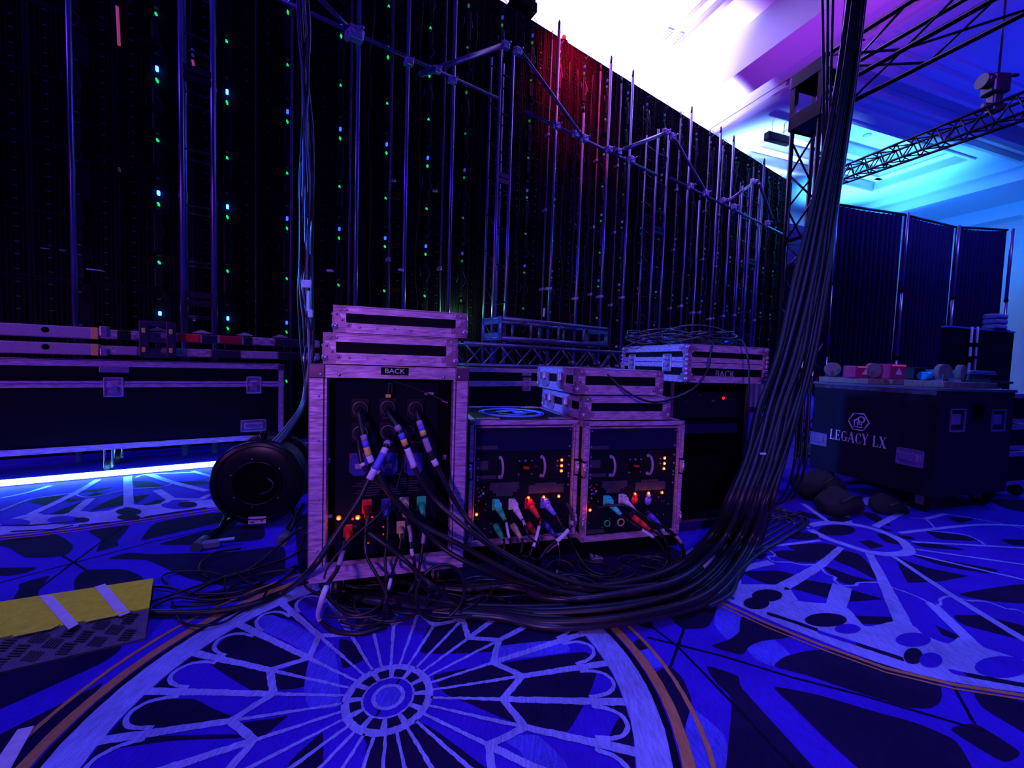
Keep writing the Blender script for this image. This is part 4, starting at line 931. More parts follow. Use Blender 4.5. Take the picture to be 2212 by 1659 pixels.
MB().box(rw+.004, rw+.012, -.006, .05, RZ0+.05, RZ1-.046).build('inner_rail', ALU, t); MB().box(RW-rw-.012, RW-rw-.004, -.006, .05, RZ0+.05, RZ1-.046).build('inner_rail', ALU, t)
PY = .055
MB().box(rw+.012, RW-rw-.012, PY+.008, PY+.02, RZ0+.05, RZ1-.05).build('inner_front', BLK, t)
xa, za = RF.L(722, 1235, PY); xb, zb_ = RF.L(948, 822, PY)
fp = MB().box(xa, xb, PY, PY+.01, RZ0+.055, RZ1-.055).build('front_panel', PAN, t)
# tape with BACK
x, z = RF.L(853, 802, -.012)
tp = MB().box(x-.052, x+.052, -.0145, -.0115, z-.0145, z+.0145).build('name_tape', BLK, t)
text_mesh('lettering', 'BACK', .026, TAPEW, tp, Matrix.Translation((x, -.015, z)) @ FACE, .0004, 0.0, 1.15)
# cable sockets
SOCKM = mat('socket_black', (.008, .007, .012), .5, spec=.2); RINGM = mat('socket_ring_grey', (.10, .08, .12), .35, .4)
def socket(px, py, r_=.027, thick=.03, name='panel_socket'):
    x, z = RF.L(px, py, PY-.02); mb = MB()
    mb.cyl((x, PY, z), (x, PY-thick*.5, z), r_*1.12, 20); mb.mi = 1; mb.torus((x, PY-thick*.6, z), (0, 1, 0), r_, .0045, 28, 6); mb.mi = 0; mb.cyl((x, PY-thick*.5, z), (x, PY-thick, z), r_*.85, 20)
    mb.box(x-r_*1.3, x+r_*1.3, PY-.004, PY, z-r_*1.5, z+r_*1.5, .003); return mb.build(name, [SOCKM, RINGM], t), (x, z)
SOCK = {}
for i, (px, py) in enumerate(((778, 883), (838, 881), (898, 883), (778, 936), (838, 934))): SOCK[i] = socket(px, py)[1]
x, z = RF.L(885, 930, PY); mb = MB(); mb.torus((x, PY-.012, z), (0, 1, 0), .02, .003, 20, 6); mb.box(x-.018, x+.018, PY-.016, PY, z-.018, z+.012, .004); mb.build('breaker_switch', STEEL, t)
for px in (778, 838, 898):
    for py in (902, 955):
        x, z = RF.L(px, py, PY); MB().box(x-.020, x+.020, PY-.002, PY, z-.0035, z+.0035).build('socket_label', LABELD, t)
# padlock-like hook and orange tag
x, z = RF.L(842, 842, PY); mb = MB(); mb.box(x-.007, x-.002, PY-.03, PY, z-.014, z+.02); mb.box(x+.006, x+.011, PY-.03, PY, z-.014, z+.02); mb.sph((x+.002, PY-.03, z+.026), .011, 10, (1, .6, .5)); mb.build('hook', STEEL, t)
x, z = RF.L(839, 855, PY-.02); MB().box(x-.011, x+.011, PY-.028, PY-.018, z-.007, z+.007, .002).build('orange_tag', TAPEO, t)
# blue covered sockets
for px in (776, 839, 893):
    x, z = RF.L(px, 1000, PY); w_, h_ = .036, .046
    MB().box(x-w_*1.02, x+w_*1.02, PY-.006, PY, z-h_*.8, z+h_*.9).build('mounting_plate', CORN, t)
    c = MB().prism([(x-w_*.55, PY-.006, z+h_), (x-w_, PY-.006, z+h_*.25), (x-w_, PY-.006, z-h_*.55), (x-w_*.5, PY-.006, z-h_), (x+w_*.5, PY-.006, z-h_), (x+w_, PY-.006, z-h_*.55), (x+w_, PY-.006, z+h_*.25), (x+w_*.55, PY-.006, z+h_)], (0, -.022, 0)).build('blue_socket_cover', BLUD, t)
    MB().box(x-.014, x+.014, PY-.031, PY-.027, z-.016, z+.004).build('cover_label', LABEL, c)
    MB().box(x-.010, x+.012, PY-.031, PY-.027, z+.016, z+.019).build('cover_print', LABELD, c)
# switches left and right of the panel
for px, py in ((709, 995), (960, 988)):
    x, z = RF.L(px, py, PY); MB().box(x-.0075, x+.0075, PY-.001, PY+.009, z-.009, z+.009).box(x-.005, x+.005, PY-.005, PY, z+.002, z+.006).box(x-.005, x+.005, PY-.005, PY, z-.006, z-.002).build('small_plate', TAPEG, t)
# block of small print
x, z = RF.L(855, 1024, PY); MB().box(x-.018, x+.018, PY-.001, PY+.002, z-.003, z+.004).build('print_heading', LABELD, t)
for k in range(7):
    x, z = RF.L(838, 1036+k*5.2, PY); wl = (.10, .125, .14, .10, .12, .13, .09)[k]
    for a, b in ((-wl, -.004), (.006, wl)): MB().box(x+a, x+b, PY-.0008, PY+.002, z-.0018, z+.0018).build('print_line', LABELD, t)
# coloured single-pole connectors
def conn(par, fr, px, py, yy, m_, s_=1.0, two=True, name='connector_housing'):
    x, z = fr.L(px, py, yy); w_ = .020*s_; mb = MB()
    mb.box(x-w_, x+w_, yy-.008, yy, z-w_*1.3, z+w_*1.7, .004); mb.cyl((x, yy-.006, z), (x+.004, yy-.055*s_, z-.028*s_), .015*s_, 14, r2=.011*s_)
    return mb.build(name, m_, par), Vector((x+.004, yy-.055*s_, z-.028*s_))
CONN = []
for px, py, m_, nm in ((793, 1095, mat('dark_red_connector', (.55, .015, .01), .5, var=.25), 'red_connector'), (834, 1093, BLUD, 'blue_connector'), (873, 1090, TAN, 'tan_connector'), (910, 1088, GRND, 'green_connector')):
    CONN.append(conn(t, RF, px, py, PY, m_, 1.0, name=nm)[1])
for px, py, m_, nm in ((752, 1148, mat('deep_red_connector', (.35, .01, .01), .5), 'red_connector'), (866, 1140, TAN, 'tan_connector')):
    CONN.append(conn(t, RF, px, py, PY, m_, .9, name=nm)[1])
def lamp_ind(par, fr, px, py, yy, r_=.008, big=True, name='indicator_lamp'):
    x, z = fr.L(px, py, yy); c = MB().cyl((x, yy+.004, z), (x, yy-.004, z), r_*1.25, 16).build(name, STEEL, par)
    MB().sph((x, yy-.005, z), r_*1.25, 14, (1, .5, 1)).build('amber_lens', E_ORG, c)
    MB().sph((x, yy-.0065-r_*.45, z), r_*.62, 10, (1, .6, 1)).build('lit_core', E_YEL, c)
    P = fr.Wd((x, yy-.035, z)); light('POINT', 'indicator_glow', P, None, .045, (1, .16, .0), radius=.01)
lamp_ind(t, RF, 732, 1118, PY-.006); lamp_ind(t, RF, 773, 1117, PY-.006)
for px, py, r_ in ((762, 1121, .006), (804, 1117, .005), (828, 1138, .004), (828, 1154, .004), (795, 1173, .004)):
    x, z = RF.L(px, py, PY-.01); MB().sph((x, PY-.01, z), r_*.8, 10).build('red_indicator', E_RED, t)
x, z = RF.L(712, 1115, PY-.002); MB().box(x-.010, x+.010, PY-.004, PY, z-.006, z+.006).build('blue_label', TAPEB, t)
for px, py in ((765, 1137), (770, 1172), (905, 1163)):
    x, z = RF.L(px, py, PY); MB().box(x-.010, x+.010, PY-.002, PY, z-.003, z+.003).build('print_line', LABELD, t)
casters(t, RW, RD, RZ0-.008, None, .045)
# thin baton with a pale end leaning in the panel
mb = MB(); a = RF.P(848, 822, .03); b = RF.P(965, 868, -.005); mb.tube([RF.Wd(p) for p in smooth([a, a.lerp(b, .5)+Vector((0, 0, .004)), b], 5)], [.002]*6+[.0035]*5, 6)
o = mb.build('thin_baton', RUB); tag(o, 'thin black rod slanting across the top of the tall power rack panel', 'rod')
c = MB(); p = RF.Wd(RF.P(927, 850, .01)); c.box(-.018, .018, -.002, .002, -.005, .005); o2 = c.build('white_label', TAPEG, o); o2.location = p; o2.rotation_euler = (0, 0, RF.rz)
c = MB(); c.cyl(RF.Wd(RF.P(955, 865, 0)), RF.Wd(RF.P(967, 870, -.005)), .004, 8); c.build('pale_tip', TAPEG, o)

# two lids on top of the main rack
x, z = RF.L(690, 787, -.01); lid('lower of the two shallow riveted case lids on the tall power rack', RF, .047, -.012, .500, .55, RZ1+.006, RZ1+.006+.116, 0, 'shallow lids stacked on the tall power rack')
lid('upper of the two shallow riveted case lids on the tall power rack', RF, .082, -.018, .500, .55, RZ1+.126, RZ1+.126+.100, 0, 'shallow lids stacked on the tall power rack')

# ---- two amplifier style power racks
def dist_rack(label, fr, W_, group):
    z0, z1 = .10, .715; D_ = .60
    t = thing('dimmer_rack', label, 'power rack', fr.Wd((0, 0, 0)), fr.rz, group)
    MB().box(0, W_, .02, D_, z0, z1).build('body', LAM, t)
    mb = MB(); r_ = .020
    mb.box(-.002, W_+.002, -.006, .02, z1-r_, z1+.003); mb.box(-.002, W_+.002, -.006, .02, z0-.003, z0+r_)
    mb.box(-.002, r_*.75, -.006, .02, z1-.20, z1).box(W_-r_*.75, W_+.002, -.006, .02, z1-.20, z1)
    mb.box(-.002, r_*.75, -.006, .02, z0, z1-.29).box(W_-r_*.75, W_+.002, -.006, .02, z0, z1-.29)
    mb.box(r_, r_+.006, 0.0, .02, z0, z1-.02).box(W_-r_-.006, W_-r_, 0.0, .02, z0, z1-.02).box(r_, W_-r_, 0, .02, z1-.035, z1-.028)
    mb.box(-.004, .025, 0, D_, z1-.002, z1+.003).box(W_-.025, W_+.004, 0, D_, z1-.002, z1+.003).box(-.004, W_+.004, D_-.025, D_, z1-.002, z1+.003).box(0, W_, 0, .025, z1-.002, z1+.003)
    for x in ((-.004, 0), (W_, W_+.004)): mb.box(*x, 0, D_, z1-.03, z1); mb.box(*x, 0, D_, z0, z0+.03); mb.box(*x, D_-.03, D_, z0, z1); mb.box(*x, 0, .03, z1-.19, z1)
    mb.build('edge_trim', ALUH, t)
    for x, s_ in ((0.0, -1), (W_, 1)):
        for zz in (z1-.245, z0+.09):
            mb = MB(); mb.box(x-.006, x+.012 if s_ < 0 else x+.006, -.010, .02, zz-.035, zz+.035, .003) if s_ < 0 else mb.box(x-.012, x+.006, -.010, .02, zz-.035, zz+.035, .003)
            mb.cyl((x, -.014, zz-.02), (x, -.014, zz+.02), .007, 10); mb.sph((x, -.013, zz+.028), .006, 8); mb.build('hinge_latch', CHR, t)
    return t, z0, z1
def fill_rack(t, fr, W_, L1, var):
    # L1: function (u, v) in the photo zoom -> pixel
    Y0 = .012
    def q(u, v, yy=Y0): px, py = L1(u, v); return fr.L(px, py, yy)
    return q
def zoomA(u, v): return 980+u/4.254, 860+v/4.254
def amp_panel(t, fr, W_, P, side):
    Y0 = .014
    def q(u, v, yy=Y0): a, b = zoomA(u, v); return fr.L(a, b, yy)
    xl, xr = .030, W_-.030
    zt_ = .680; zs1 = q(*P['s1'])[1]; zs2 = q(*P['s2'])[1]; zb2 = .128
    MB().box(xl, xr, Y0, .03, zs1+.003, zt_).build('blank_panel', PANB, t)
    mp_ = MB().box(xl, xr, Y0-.002, .03, zs2+.003, zs1-.001).build('breaker_panel', PAN, t)
    MB().box(xl, xr, Y0, .03, zb2, zs2).build('connector_panel', PAN, t)
    mb = MB()
    for z in (zt_-.015, zs1+.022, zs1-.03, zs1-.075, zs1-.12, zs2-.03, zs2+.015):
        for x in (xl+.012, xr-.012): mb.cyl((x, Y0, z), (x, Y0-.005, z), .0045, 10)
    mb.build('panel_screws', CHR, t)
    for hx in P['h']:                             # curved grab handles
        x, z = q(*hx, Y0); hz = .036; mb = MB()
        mb.tube(smooth([(x, Y0, z+hz+.012), (x+.003, Y0-.022, z+hz+.010), (x+.006, Y0-.034, z+hz*.6), (x+.007, Y0-.036, z), (x+.006, Y0-.034, z-hz*.6), (x+.003, Y0-.022, z-hz-.010), (x, Y0, z-hz-.012)], 4), .0062, 10)
        mb.cyl((x, Y0, z-hz-.012), (x, Y0-.006, z-hz-.012), .009, 12); mb.cyl((x, Y0, z+hz+.012), (x, Y0-.006, z+hz+.012), .009, 12); mb.build('grab_handle', TAPEG, t)
    x, z = q(*P['sw']); b_ = MB().box(x-.052, x+.050, Y0-.006, Y0, z-.048, z+.040, .004).build('main_breaker', LAM, t)
    MB().box(x-.030, x+.030, Y0-.016, Y0-.004, z-.022, z+.02, .006).build('breaker_body', BLK, b_)
    bl = MB().box(-.0145, .0145, -.010, .004, -.0055, .0055, .002).build('red_lever', REDC, b_); bl.location = (x, Y0-.018, z); bl.rotation_euler = (0, R(5), 0)
    mb = MB()
    for u in (-.032, 0, .034): mb.cyl((x+u, Y0-.004, z+.032), (x+u, Y0-.010, z+.032), .006 if u == 0 else .004, 12)
    for u in (-.034, .034): mb.cyl((x+u, Y0-.004, z-.036), (x+u, Y0-.009, z-.036), .004, 12)
    mb.build('studs', CHR, b_)
    for uv in P['y3']: 
        x, z = q(*uv, Y0-.006)
        c = MB().cyl((x, Y0, z), (x, Y0-.006, z), .009, 16).build('indicator_lamp', STEEL, t)
        MB().sph((x, Y0-.007, z), .0085, 14, (1, .5, 1)).build('amber_lens', E_ORG, c); MB().sph((x, Y0-.0105, z), .0050, 10, (1, .6, 1)).build('lit_core', E_YEL, c)
    x, z = q(*P['y3'][1]); light('POINT', 'indicator_glow', fr.Wd((x, Y0-.05, z)), None, .06, (1, .16, .0), radius=.01)
    for (du, dv), m_ in (((-36, -45), E_RED), ((-40, 0), TAPEB)):
        x, z = q(P['y3'][1][0]+du, P['y3'][1][1]+dv); MB().cyl((x, Y0, z), (x, Y0-.003, z), .004, 10).build('small_dot', m_ if m_ is TAPEB else REDC, t)
    for uv in P['y1']: lamp_ind(t, fr, *zoomA(*uv), Y0-.004, .0068)
    # printed marks
    for (u0, v0, u1, v1) in P['pr']:
        a = q(u0, v0, Y0-.001); b = q(u1, v1, Y0-.001); MB().box(a[0], b[0], Y0-.0030, Y0, min(a[1], b[1]), max(a[1], b[1])).build('print_block', LABELD, t)
    # meter plate with little lamps
    u0, v0, u1, v1 = P['mp']; a = q(u0, v0); b = q(u1, v1)
    c = MB().box(a[0], b[0], Y0-.004, Y0, b[1], a[1], .002).build('meter_plate', BLK, t)
    for du, dv, m_, rr in ((.32, .15, CHR, .003), (.7, .12, CHR, .003), (.35, .35, TAPEG, .004), (.66, .42, TAPEG, .0065), (.52, .28, REDC, .004), (.5, .52, BLUC, .006), (.35, .55, TAPEG, .004), (.35, .75, TAPEG, .004), (.15, .92, CHR, .003), (.85, .92, CHR, .003)):
        x = a[0]+(b[0]-a[0])*du; z = a[1]+(b[1]-a[1])*dv; MB().cyl((x, Y0, z), (x, Y0-.007, z), rr, 12).build('meter_button', m_, c)
    mb = MB()
    for uv in P['st']: x, z = q(*uv); mb.cyl((x, Y0, z), (x, Y0-.004, z), .003, 8)
    mb.build('socket_screws', CHR, t)
    return q
A1 = Fr(-.190, 1.940, 15.4); A1W = .562
A2 = Fr(.378, 2.035, 15.4); A2W = .578
a1, _, _ = dist_rack('left dimmer rack with round logo on its lid, beside the tall power rack', A1, A1W, 'pair of low dimmer racks with amber lamps')
a2, _, _ = dist_rack('right dimmer rack with two lids on top, beside the open rack', A2, A2W, 'pair of low dimmer racks with amber lamps')
Y0 = .014
q1 = amp_panel(a1, A1, A1W, dict(s1=(600, 490), s2=(600, 762), h=((425, 635), (805, 625)), sw=(655, 630), y3=((992, 568), (990, 620), (988, 668)), y1=((208, 1065), (683, 912), (824, 906), (962, 898)),
    pr=((200, 440, 400, 470), (195, 715, 390, 740), (200, 580, 315, 660), (335, 780, 600, 835), (360, 848, 580, 860), (390, 870, 540, 895), (690, 800, 1010, 860), (750, 780, 940, 790), (730, 615, 770, 630)), mp=(185, 795, 312, 985),
    st=((340, 1150), (420, 1150), (285, 1200), (340, 1230), (560, 1140), (990, 1110), (290, 1028), (150, 1065))), 1)
q2 = amp_panel(a2, A2, A2W, dict(s1=(1600, 480), s2=(1600, 745), h=((1440, 622), (1780, 608)), sw=(1660, 615), y3=((1937, 550), (1935, 600), (1930, 647)), y1=((1248, 1025), (1660, 878), (1785, 870), (1908, 864)),
    pr=((1240, 440, 1420, 468), (1235, 695, 1400, 720), (1250, 570, 1345, 640), (1365, 765, 1590, 810), (1380, 820, 1570, 830), (1400, 840, 1530, 865), (1670, 775, 1940, 835), (1720, 752, 1880, 762), (1700, 598, 1740, 612), (1200, 1215, 1380, 1235), (1905, 940, 1935, 952)), mp=(1225, 775, 1340, 960),
    st=((1430, 1105), (1430, 1175), (1360, 1185), (1490, 1165), (1805, 1070), (1925, 1065), (1870, 1070), (1970, 970), (1880, 908), (1240, 1145))), 2)
# octagonal empty sockets at the bottom of the right rack
for u, v, m_, rr in ((1402, 1145, GRND, .016), (1528, 1135, TAN, .018)):
    x, z = q2(u, v, Y0); c = MB(); c.torus((x, Y0-.010, z), (0, 1, 0), rr, .0035, 8 if m_ is GRND else 20, 6); c.cyl((x, Y0, z), (x, Y0-.010, z), rr*1.0, 8 if m_ is GRND else 20); o = c.build('empty_socket', m_, a2); MB().cyl((x, Y0-.0085, z), (x, Y0-.0115, z), rr*.8, 16).build('socket_hole', BLK, o)
# logo disc and hardware on the lid of the left rack
mb = MB(); cx, cy = A1W*.50, .30
mb.torus((cx, cy, .7165), (0, 0, 1), .165, .006, 48, 6); mb.torus((cx, cy, .7165), (0, 0, 1), .182, .004, 48, 6)
mb.prism([(cx-.15, cy-.02, .716), (cx-.02, cy+.05, .716), (cx+.02, cy-.05, .716), (cx+.15, cy+.02, .716), (cx+.02, cy+.02, .716), (cx-.02, cy-.02, .716)], (0, 0, .003))
mb.torus((cx, cy, .7165), (0, 0, 1), .085, .004, 40, 6, 20, 160); mb.torus((cx, cy, .7165), (0, 0, 1), .085, .004, 40, 6, 200, 340)
mb.build('round_logo', LOGOB, a1)
for x, y in ((.09, .05), (A1W-.09, .05), (.09, .55), (A1W-.09, .55)):
    MB().box(x-.06, x+.06, y-.02, y+.02, .714, .721, .002).box(x-.03, x+.03, y-.01, y+.01, .720, .724).build('lid_catch', CHR, a1)
for t_, W_ in ((a1, A1W), (a2, A2W)):
    MB().box(.0, W_, .0, .58, .03, .099).box(.06, .12, -.004, .02, .04, .09).build('wheel_board', BLK, t_)
    for x in (.08, W_-.08):
        for y in (.07, .50): MB().cyl((x-.012, y, .028), (x+.012, y, .028), .027, 16).build('wheel', RUB, t_)
# flat lids on the right dimmer rack
lid('lower of the two latched lids stacked on the right dimmer rack', A2, -.018, .0, .500, .60, .725, .725+.119, 2, 'latched lids stacked on the right dimmer rack', 5)
lid('upper of the two latched lids stacked on the right dimmer rack', A2, -.052, .01, .490, .60, .853, .853+.128, 2, 'latched lids stacked on the right dimmer rack', 5)

# ---- open rack and the BACK road case on it
OF = Fr(1.002, 2.413, 16.5); OW, OD = .50, .74
t = thing('open_rack', 'open black equipment rack under the BACK road case', 'equipment rack', OF.Wd((0, 0, 0)), OF.rz)
MB().box(-.06, -.045, 0, OD, .07, .914).box(OW, OW+.015, 0, OD, .07, .914).box(-.06, OW+.015, 0, OD, .07, .09).box(-.06, OW+.015, OD-.01, OD, .07, .914).box(-.06, OW+.015, 0, OD, .900, .914).build('cabinet', LAM, t)
MB().box(OW-.004, OW+.018, -.004, .012, .07, .912).box(-.062, -.05, -.004, .012, .07, .912).box(-.06, OW+.016, -.006, .012, .066, .078).build('edge_trim', CORN, t)
u = MB().box(-.04, OW-.01, .03, .4, .70, .86).build('processor_unit', PAN, t)
x, z = OF.L(1562, 860, .03); MB().sph((x, .028, z), .009, 12).build('red_indicator', E_RED, u)
for px, py, w_, h_ in ((1512, 853, .016, .004), (1540, 866, .014, .010), (1468, 867, .004, .004), (1476, 867, .004, .004), (1484, 867, .004, .004), (1492, 867, .004, .004)):
    x, z = OF.L(px, py, .03); MB().box(x-w_, x+w_, .026, .03, z-h_*.7, z+h_*.7).build('printed_mark', LABELD, u)
MB().box(-.04, OW-.01, .05, .4, .60, .66).build('rack_drawer', PANB, t)
MB().box(-.04, OW-.01, .10, .4, .10, .45).build('lower_unit', BLK, t)
casters(t, OW, OD, .068, None, .030)
RCF = Fr(1.030, 2.415, 16.5); z0 = .918; z1 = 1.143
t = thing('road_case', 'road case marked BACK with ball corners and cable coils on top', 'flight case', RCF.Wd((0, 0, 0)), RCF.rz)
CW, CD = .60, .70; H = z1-z0
MB().box(.003, CW-.003, .003, CD-.003, z0+.002, z1-.002).build('body', LAM, t)
mb = MB(); th = .005
for a, b in ((z0, z0+.040), (z0+.088, z0+.118), (z0+.122, z0+.150), (z1-.040, z1)):
    mb.box(-th, CW+th, -th, .004, a, b); mb.box(-th, CW+th, CD-.004, CD+th, a, b); mb.box(-th, .004, -th, CD+th, a, b); mb.box(CW-.004, CW+th, -th, CD+th, a, b)
for a, b in ((-th, .03), (CW-.03, CW+th)): mb.box(a, b, -th, .004, z0, z1); mb.box(a, b, CD-.004, CD+th, z0, z1)
for a, b in ((-th, .03), (CD-.03, CD+th)): mb.box(-th, .004, a, b, z0, z1); mb.box(CW-.004, CW+th, a, b, z0, z1)
mb.box(-th, CW+th, -th, .03, z1-.004, z1+.003).box(-th, .03, -th, CD+th, z1-.004, z1+.003).box(CW-.03, CW+th, -th, CD+th, z1-.004, z1+.003).box(-th, CW+th, CD-.03, CD+th, z1-.004, z1+.003)
mb.build('edge_trim', ALUH, t)
for x, sx in ((0, -1), (CW, 1)):
    for y, sy in ((0, -1), (CD, 1)):
        for z, sz in ((z0+.014, -1), (z1-.010, 1)): ball_corner(t, x, y, z, sx, sy, sz, .052)
        mb = MB()
        for k in range(5): mb.sph((x, y, z0+.05+k*.028), .014, 10)
        mb.build('corner_braces', BALL, t)
latch(t, .17, z0+.115, .55, 'side', -.004); latch(t, .56, z0+.115, .55, 'side', -.004)
x, z = RCF.L(1566, 809, -.006); text_mesh('lettering', 'BACK', .060, TAPEG, t, Matrix.Translation((x, -.006, z)) @ FACE, .0008, -.0008, .95)

# ================================================================== RIGHT SIDE: legacy case, drapes, towers
LF = Fr(3.030, 2.872, 16.5); LW, LD = .86, .90; z0, z1 = .13, .920
t = thing('lettered_case', 'large black wheeled case lettered LEGACY LX standing below the black drapes', 'flight case', LF.Wd((0, 0, 0)), LF.rz)
MB().box(0, LW, 0, LD, z0, z1-.02, .006).build('body', mat('black_case_board', (.016, .012, .030), .6, var=.2, vscale=5, spec=.12), t)
MB().box(-.01, LW+.01, -.008, LD+.008, z1-.022, z1, .004).build('lid', mat('blue_grey_case_lid', (.12, .12, .2), .45), t)
mb = MB()                                       # serrated hinge strip on the left face
mb.box(-.010, 0, 0.02, LD-.01, z1-.052, z1-.024)
for k in range(9): y = .06+k*.095; mb.prism([(-.012, y, z1-.034), (-.012, y+.03, z1-.028), (-.012, y+.06, z1-.034), (-.012, y+.045, z1-.045), (-.012, y+.015, z1-.045)], (-.004, 0, 0))
mb.build('hinge_strip', CORN, t)
def lfp(px, py): return LF.S(px, py, 0)
# recessed handles on the left face
y, z = lfp(1966, 988)
handle(t, y, z, .085, .065, 'side', -.002)
y, z = lfp(1769, 948); handle(t, y, z, .075, .058, 'side', -.002)
# lettering and hexagon mark
SIDE = Matrix(((0, 0, -1, 0), (-1, 0, 0, 0), (0, 1, 0, 0), (0, 0, 0, 1)))
ya, za = lfp(1793, 938); yb, zb_ = lfp(1915, 956)
yc = (ya+yb)/2; zc = (za+zb_)/2; wid = abs(ya-yb)
GL = {'L': (.74, [(.17, 0, .17, 1, .17), (0, .03, .66, .03, .06), (.02, .97, .34, .97, .05), (.64, 0, .66, .26, .06)], None),
      'E': (.76, [(.17, 0, .17, 1, .17), (0, .03, .66, .03, .06), (0, .97, .64, .97, .06), (.2, .5, .5, .5, .06), (.64, 0, .66, .25, .06), (.62, 1, .62, .77, .06), (.5, .38, .5, .62, .05)], None),
      'G': (.94, [(.74, .05, .74, .42, .15), (.56, .42, .90, .42, .05), (.72, .70, .72, .98, .05)], (48, 325)),
      'A': (.90, [(.06, 0, .42, 1, .06), (.40, 1, .76, 0, .18), (.2, .34, .6, .34, .05), (-.06, .02, .2, .02, .05), (.58, .02, .94, .02, .05)], None),
      'C': (.86, [(.72, .70, .72, .98, .05), (.72, .05, .72, .26, .04)], (48, 315)),
      'Y': (.84, [(.08, 1, .40, .45, .17), (.72, 1, .42, .45, .06), (.41, 0, .41, .48, .17), (-.05, .97, .25, .97, .05), (.56, .97, .86, .97, .05), (.24, .03, .58, .03, .05)], None),
      'X': (.86, [(.10, 1, .72, 0, .18), (.70, 1, .10, 0, .06), (-.04, .97, .30, .97, .05), (.54, .97, .84, .97, .05), (-.04, .03, .26, .03, .05), (.54, .03, .88, .03, .05)], None), ' ': (.42, [], None)}
word = 'LEGACY LX'; tw = sum(GL[c][0] for c in word)+.06*8; hh_ = abs(lfp(1855, 930)[1]-lfp(1855, 953)[1]); kx = wid/tw; ky = hh_
mb = MB(); ox = -tw/2; TMt = Matrix.Translation((-.0015, yc, zc)) @ SIDE
def stroke(P):
    mb.prism([TMt @ Vector((p[0]*kx, (p[1]-.5)*ky, 0)) for p in P], (-.0012, 0, 0))
for c in word:
    gw, ls, arc = GL[c]
    for (xa_, ya_, xb2, yb2, w_) in ls:
        d = Vector((xb2-xa_, yb2-ya_)).normalized(); q = Vector((-d.y, d.x))*w_/2
        stroke([(ox+xa_+q.x, ya_+q.y), (ox+xa_-q.x, ya_-q.y), (ox+xb2-q.x, yb2-q.y), (ox+xb2+q.x, yb2+q.y)])
    if arc:
        n = 18
        for i in range(n):
            Q = []
            for k_ in (i, i+1):
                a = R(arc[0]+(arc[1]-arc[0])*k_/n); wv = .05+.14*max(0, -math.cos(a))
                Q.append(((ox+.44+.38*math.cos(a), .5+.49*math.sin(a)), (ox+.44+(.38-wv)*math.cos(a), .5+(.49-.05)*math.sin(a))))
            stroke([Q[0][0], Q[0][1], Q[1][1], Q[1][0]])
    ox += gw+.06
mb.build('lettering', WHITEP, t)
yh, zh = lfp(1855, 911)
mb = MB(); hr = .078
hexp = [(-.003, yh+hr*math.cos(R(60*i)), zh+hr*math.sin(R(60*i))) for i in range(6)]
for i in range(6): mb.cyl(hexp[i], hexp[(i+1) % 6], .0045, 6)
mb.torus((-.003, yh-.020, zh+.020), (1, 0, 0), .023, .005, 24, 6)
mb.prism([(-.003, yh-.002, zh+.036), (-.003, yh+.045, zh+.004), (-.003, yh+.034, zh+.002), (-.003, yh+.006, zh+.012)], (-.002, 0, 0))
for a, b in (((.030, .002), (.030, -.045)), ((.040, -.045), (-.030, -.045)), ((-.022, -.008), (-.022, -.045)), ((.004, .0), (.004, -.045)), ((.018, -.012), (-.010, -.012)), ((-.004, -.022), (-.022, -.022))):
    mb.cyl((-.003, yh+a[0], zh+a[1]), (-.003, yh+b[0], zh+b[1]), .0030, 6)
mb.build('hexagon_emblem', WHITEP, t)
for px, py in ((2068, 908), (2156, 908)):
    x, z = LF.L(px, py, 0); mb = MB(); e = .010
    mb.box(x-.085, x+.085, -.006, 0, z+.075, z+.085).box(x-.085, x+.085, -.006, 0, z-.085, z-.070).box(x+.070, x+.085, -.006, 0, z-.08, z+.08).box(x-.085, x-.075, -.006, 0, z-.08, z+.08)
    mb.build('latch_frame', CHR, t); MB().box(x-.07, x+.02, -.010, 0, z-.03, z+.045, .003).build('latch_plate', CHR, t)
x, z = LF.L(2113, 890, 0); MB().prism([(x-.07, -.001, z+.06), (x+.07, -.001, z+.06), (x+.05, -.001, z-.05), (x-.05, -.001, z-.05)], (0, -.004, 0)).build('dark_sticker', BLK, t)
casters(t, LW, LD, z0, None, .062)
# upturned dollies lying on the case
def dolly(label, x0, y0, L_, W_, wheels, zt_, ang=0.0):
    t = thing('caster_board', label, 'dolly board', LF.Wd((x0, y0, zt_)), LF.rz+R(ang), 'upturned caster boards on the lettered case')
    MB().box(0, L_, 0, W_, 0, .045, .003).build('plywood_board', WOOD, t)
    for x, y, a in wheels:
        mb = MB(); mb.box(x-.04, x+.04, y-.045, y+.045, .045, .051); mb.box(x-.028, x-.023, y-.02, y+.02, .05, .10); mb.box(x+.023, x+.028, y-.02, y+.02, .05, .10)
        c = mb.build('caster', CORN, t)
        ca, sa = math.cos(R(a)), math.sin(R(a))
        w_ = MB(); w_.cyl((x-.018*ca, y-.018*sa, .115), (x+.018*ca, y+.018*sa, .115), .060, 24); w_.build('wheel', WHEEL, c)
        MB().torus((x, y, .115), (ca, sa, 0), .040, .012, 24, 6).build('tyre_ring', WOOD, c)
    return t
dz = z1+.002
dolly('upturned caster board at the far left end of the lettered case top', .02, .48, .20, .40, ((.06, .33, 60), (.14, .06, 70)), dz)
dolly('upturned caster board with two large wheels on the near edge of the lettered case', .06, .02, .52, .24, ((.17, .10, 80), (.42, .12, 100)), dz)
dolly('bare short board between the two upturned caster boards on the lettered case', .24, .44, .26, .36, (), dz)
def onl(px, py, y): x, z = LF.L(px, py, y); return x
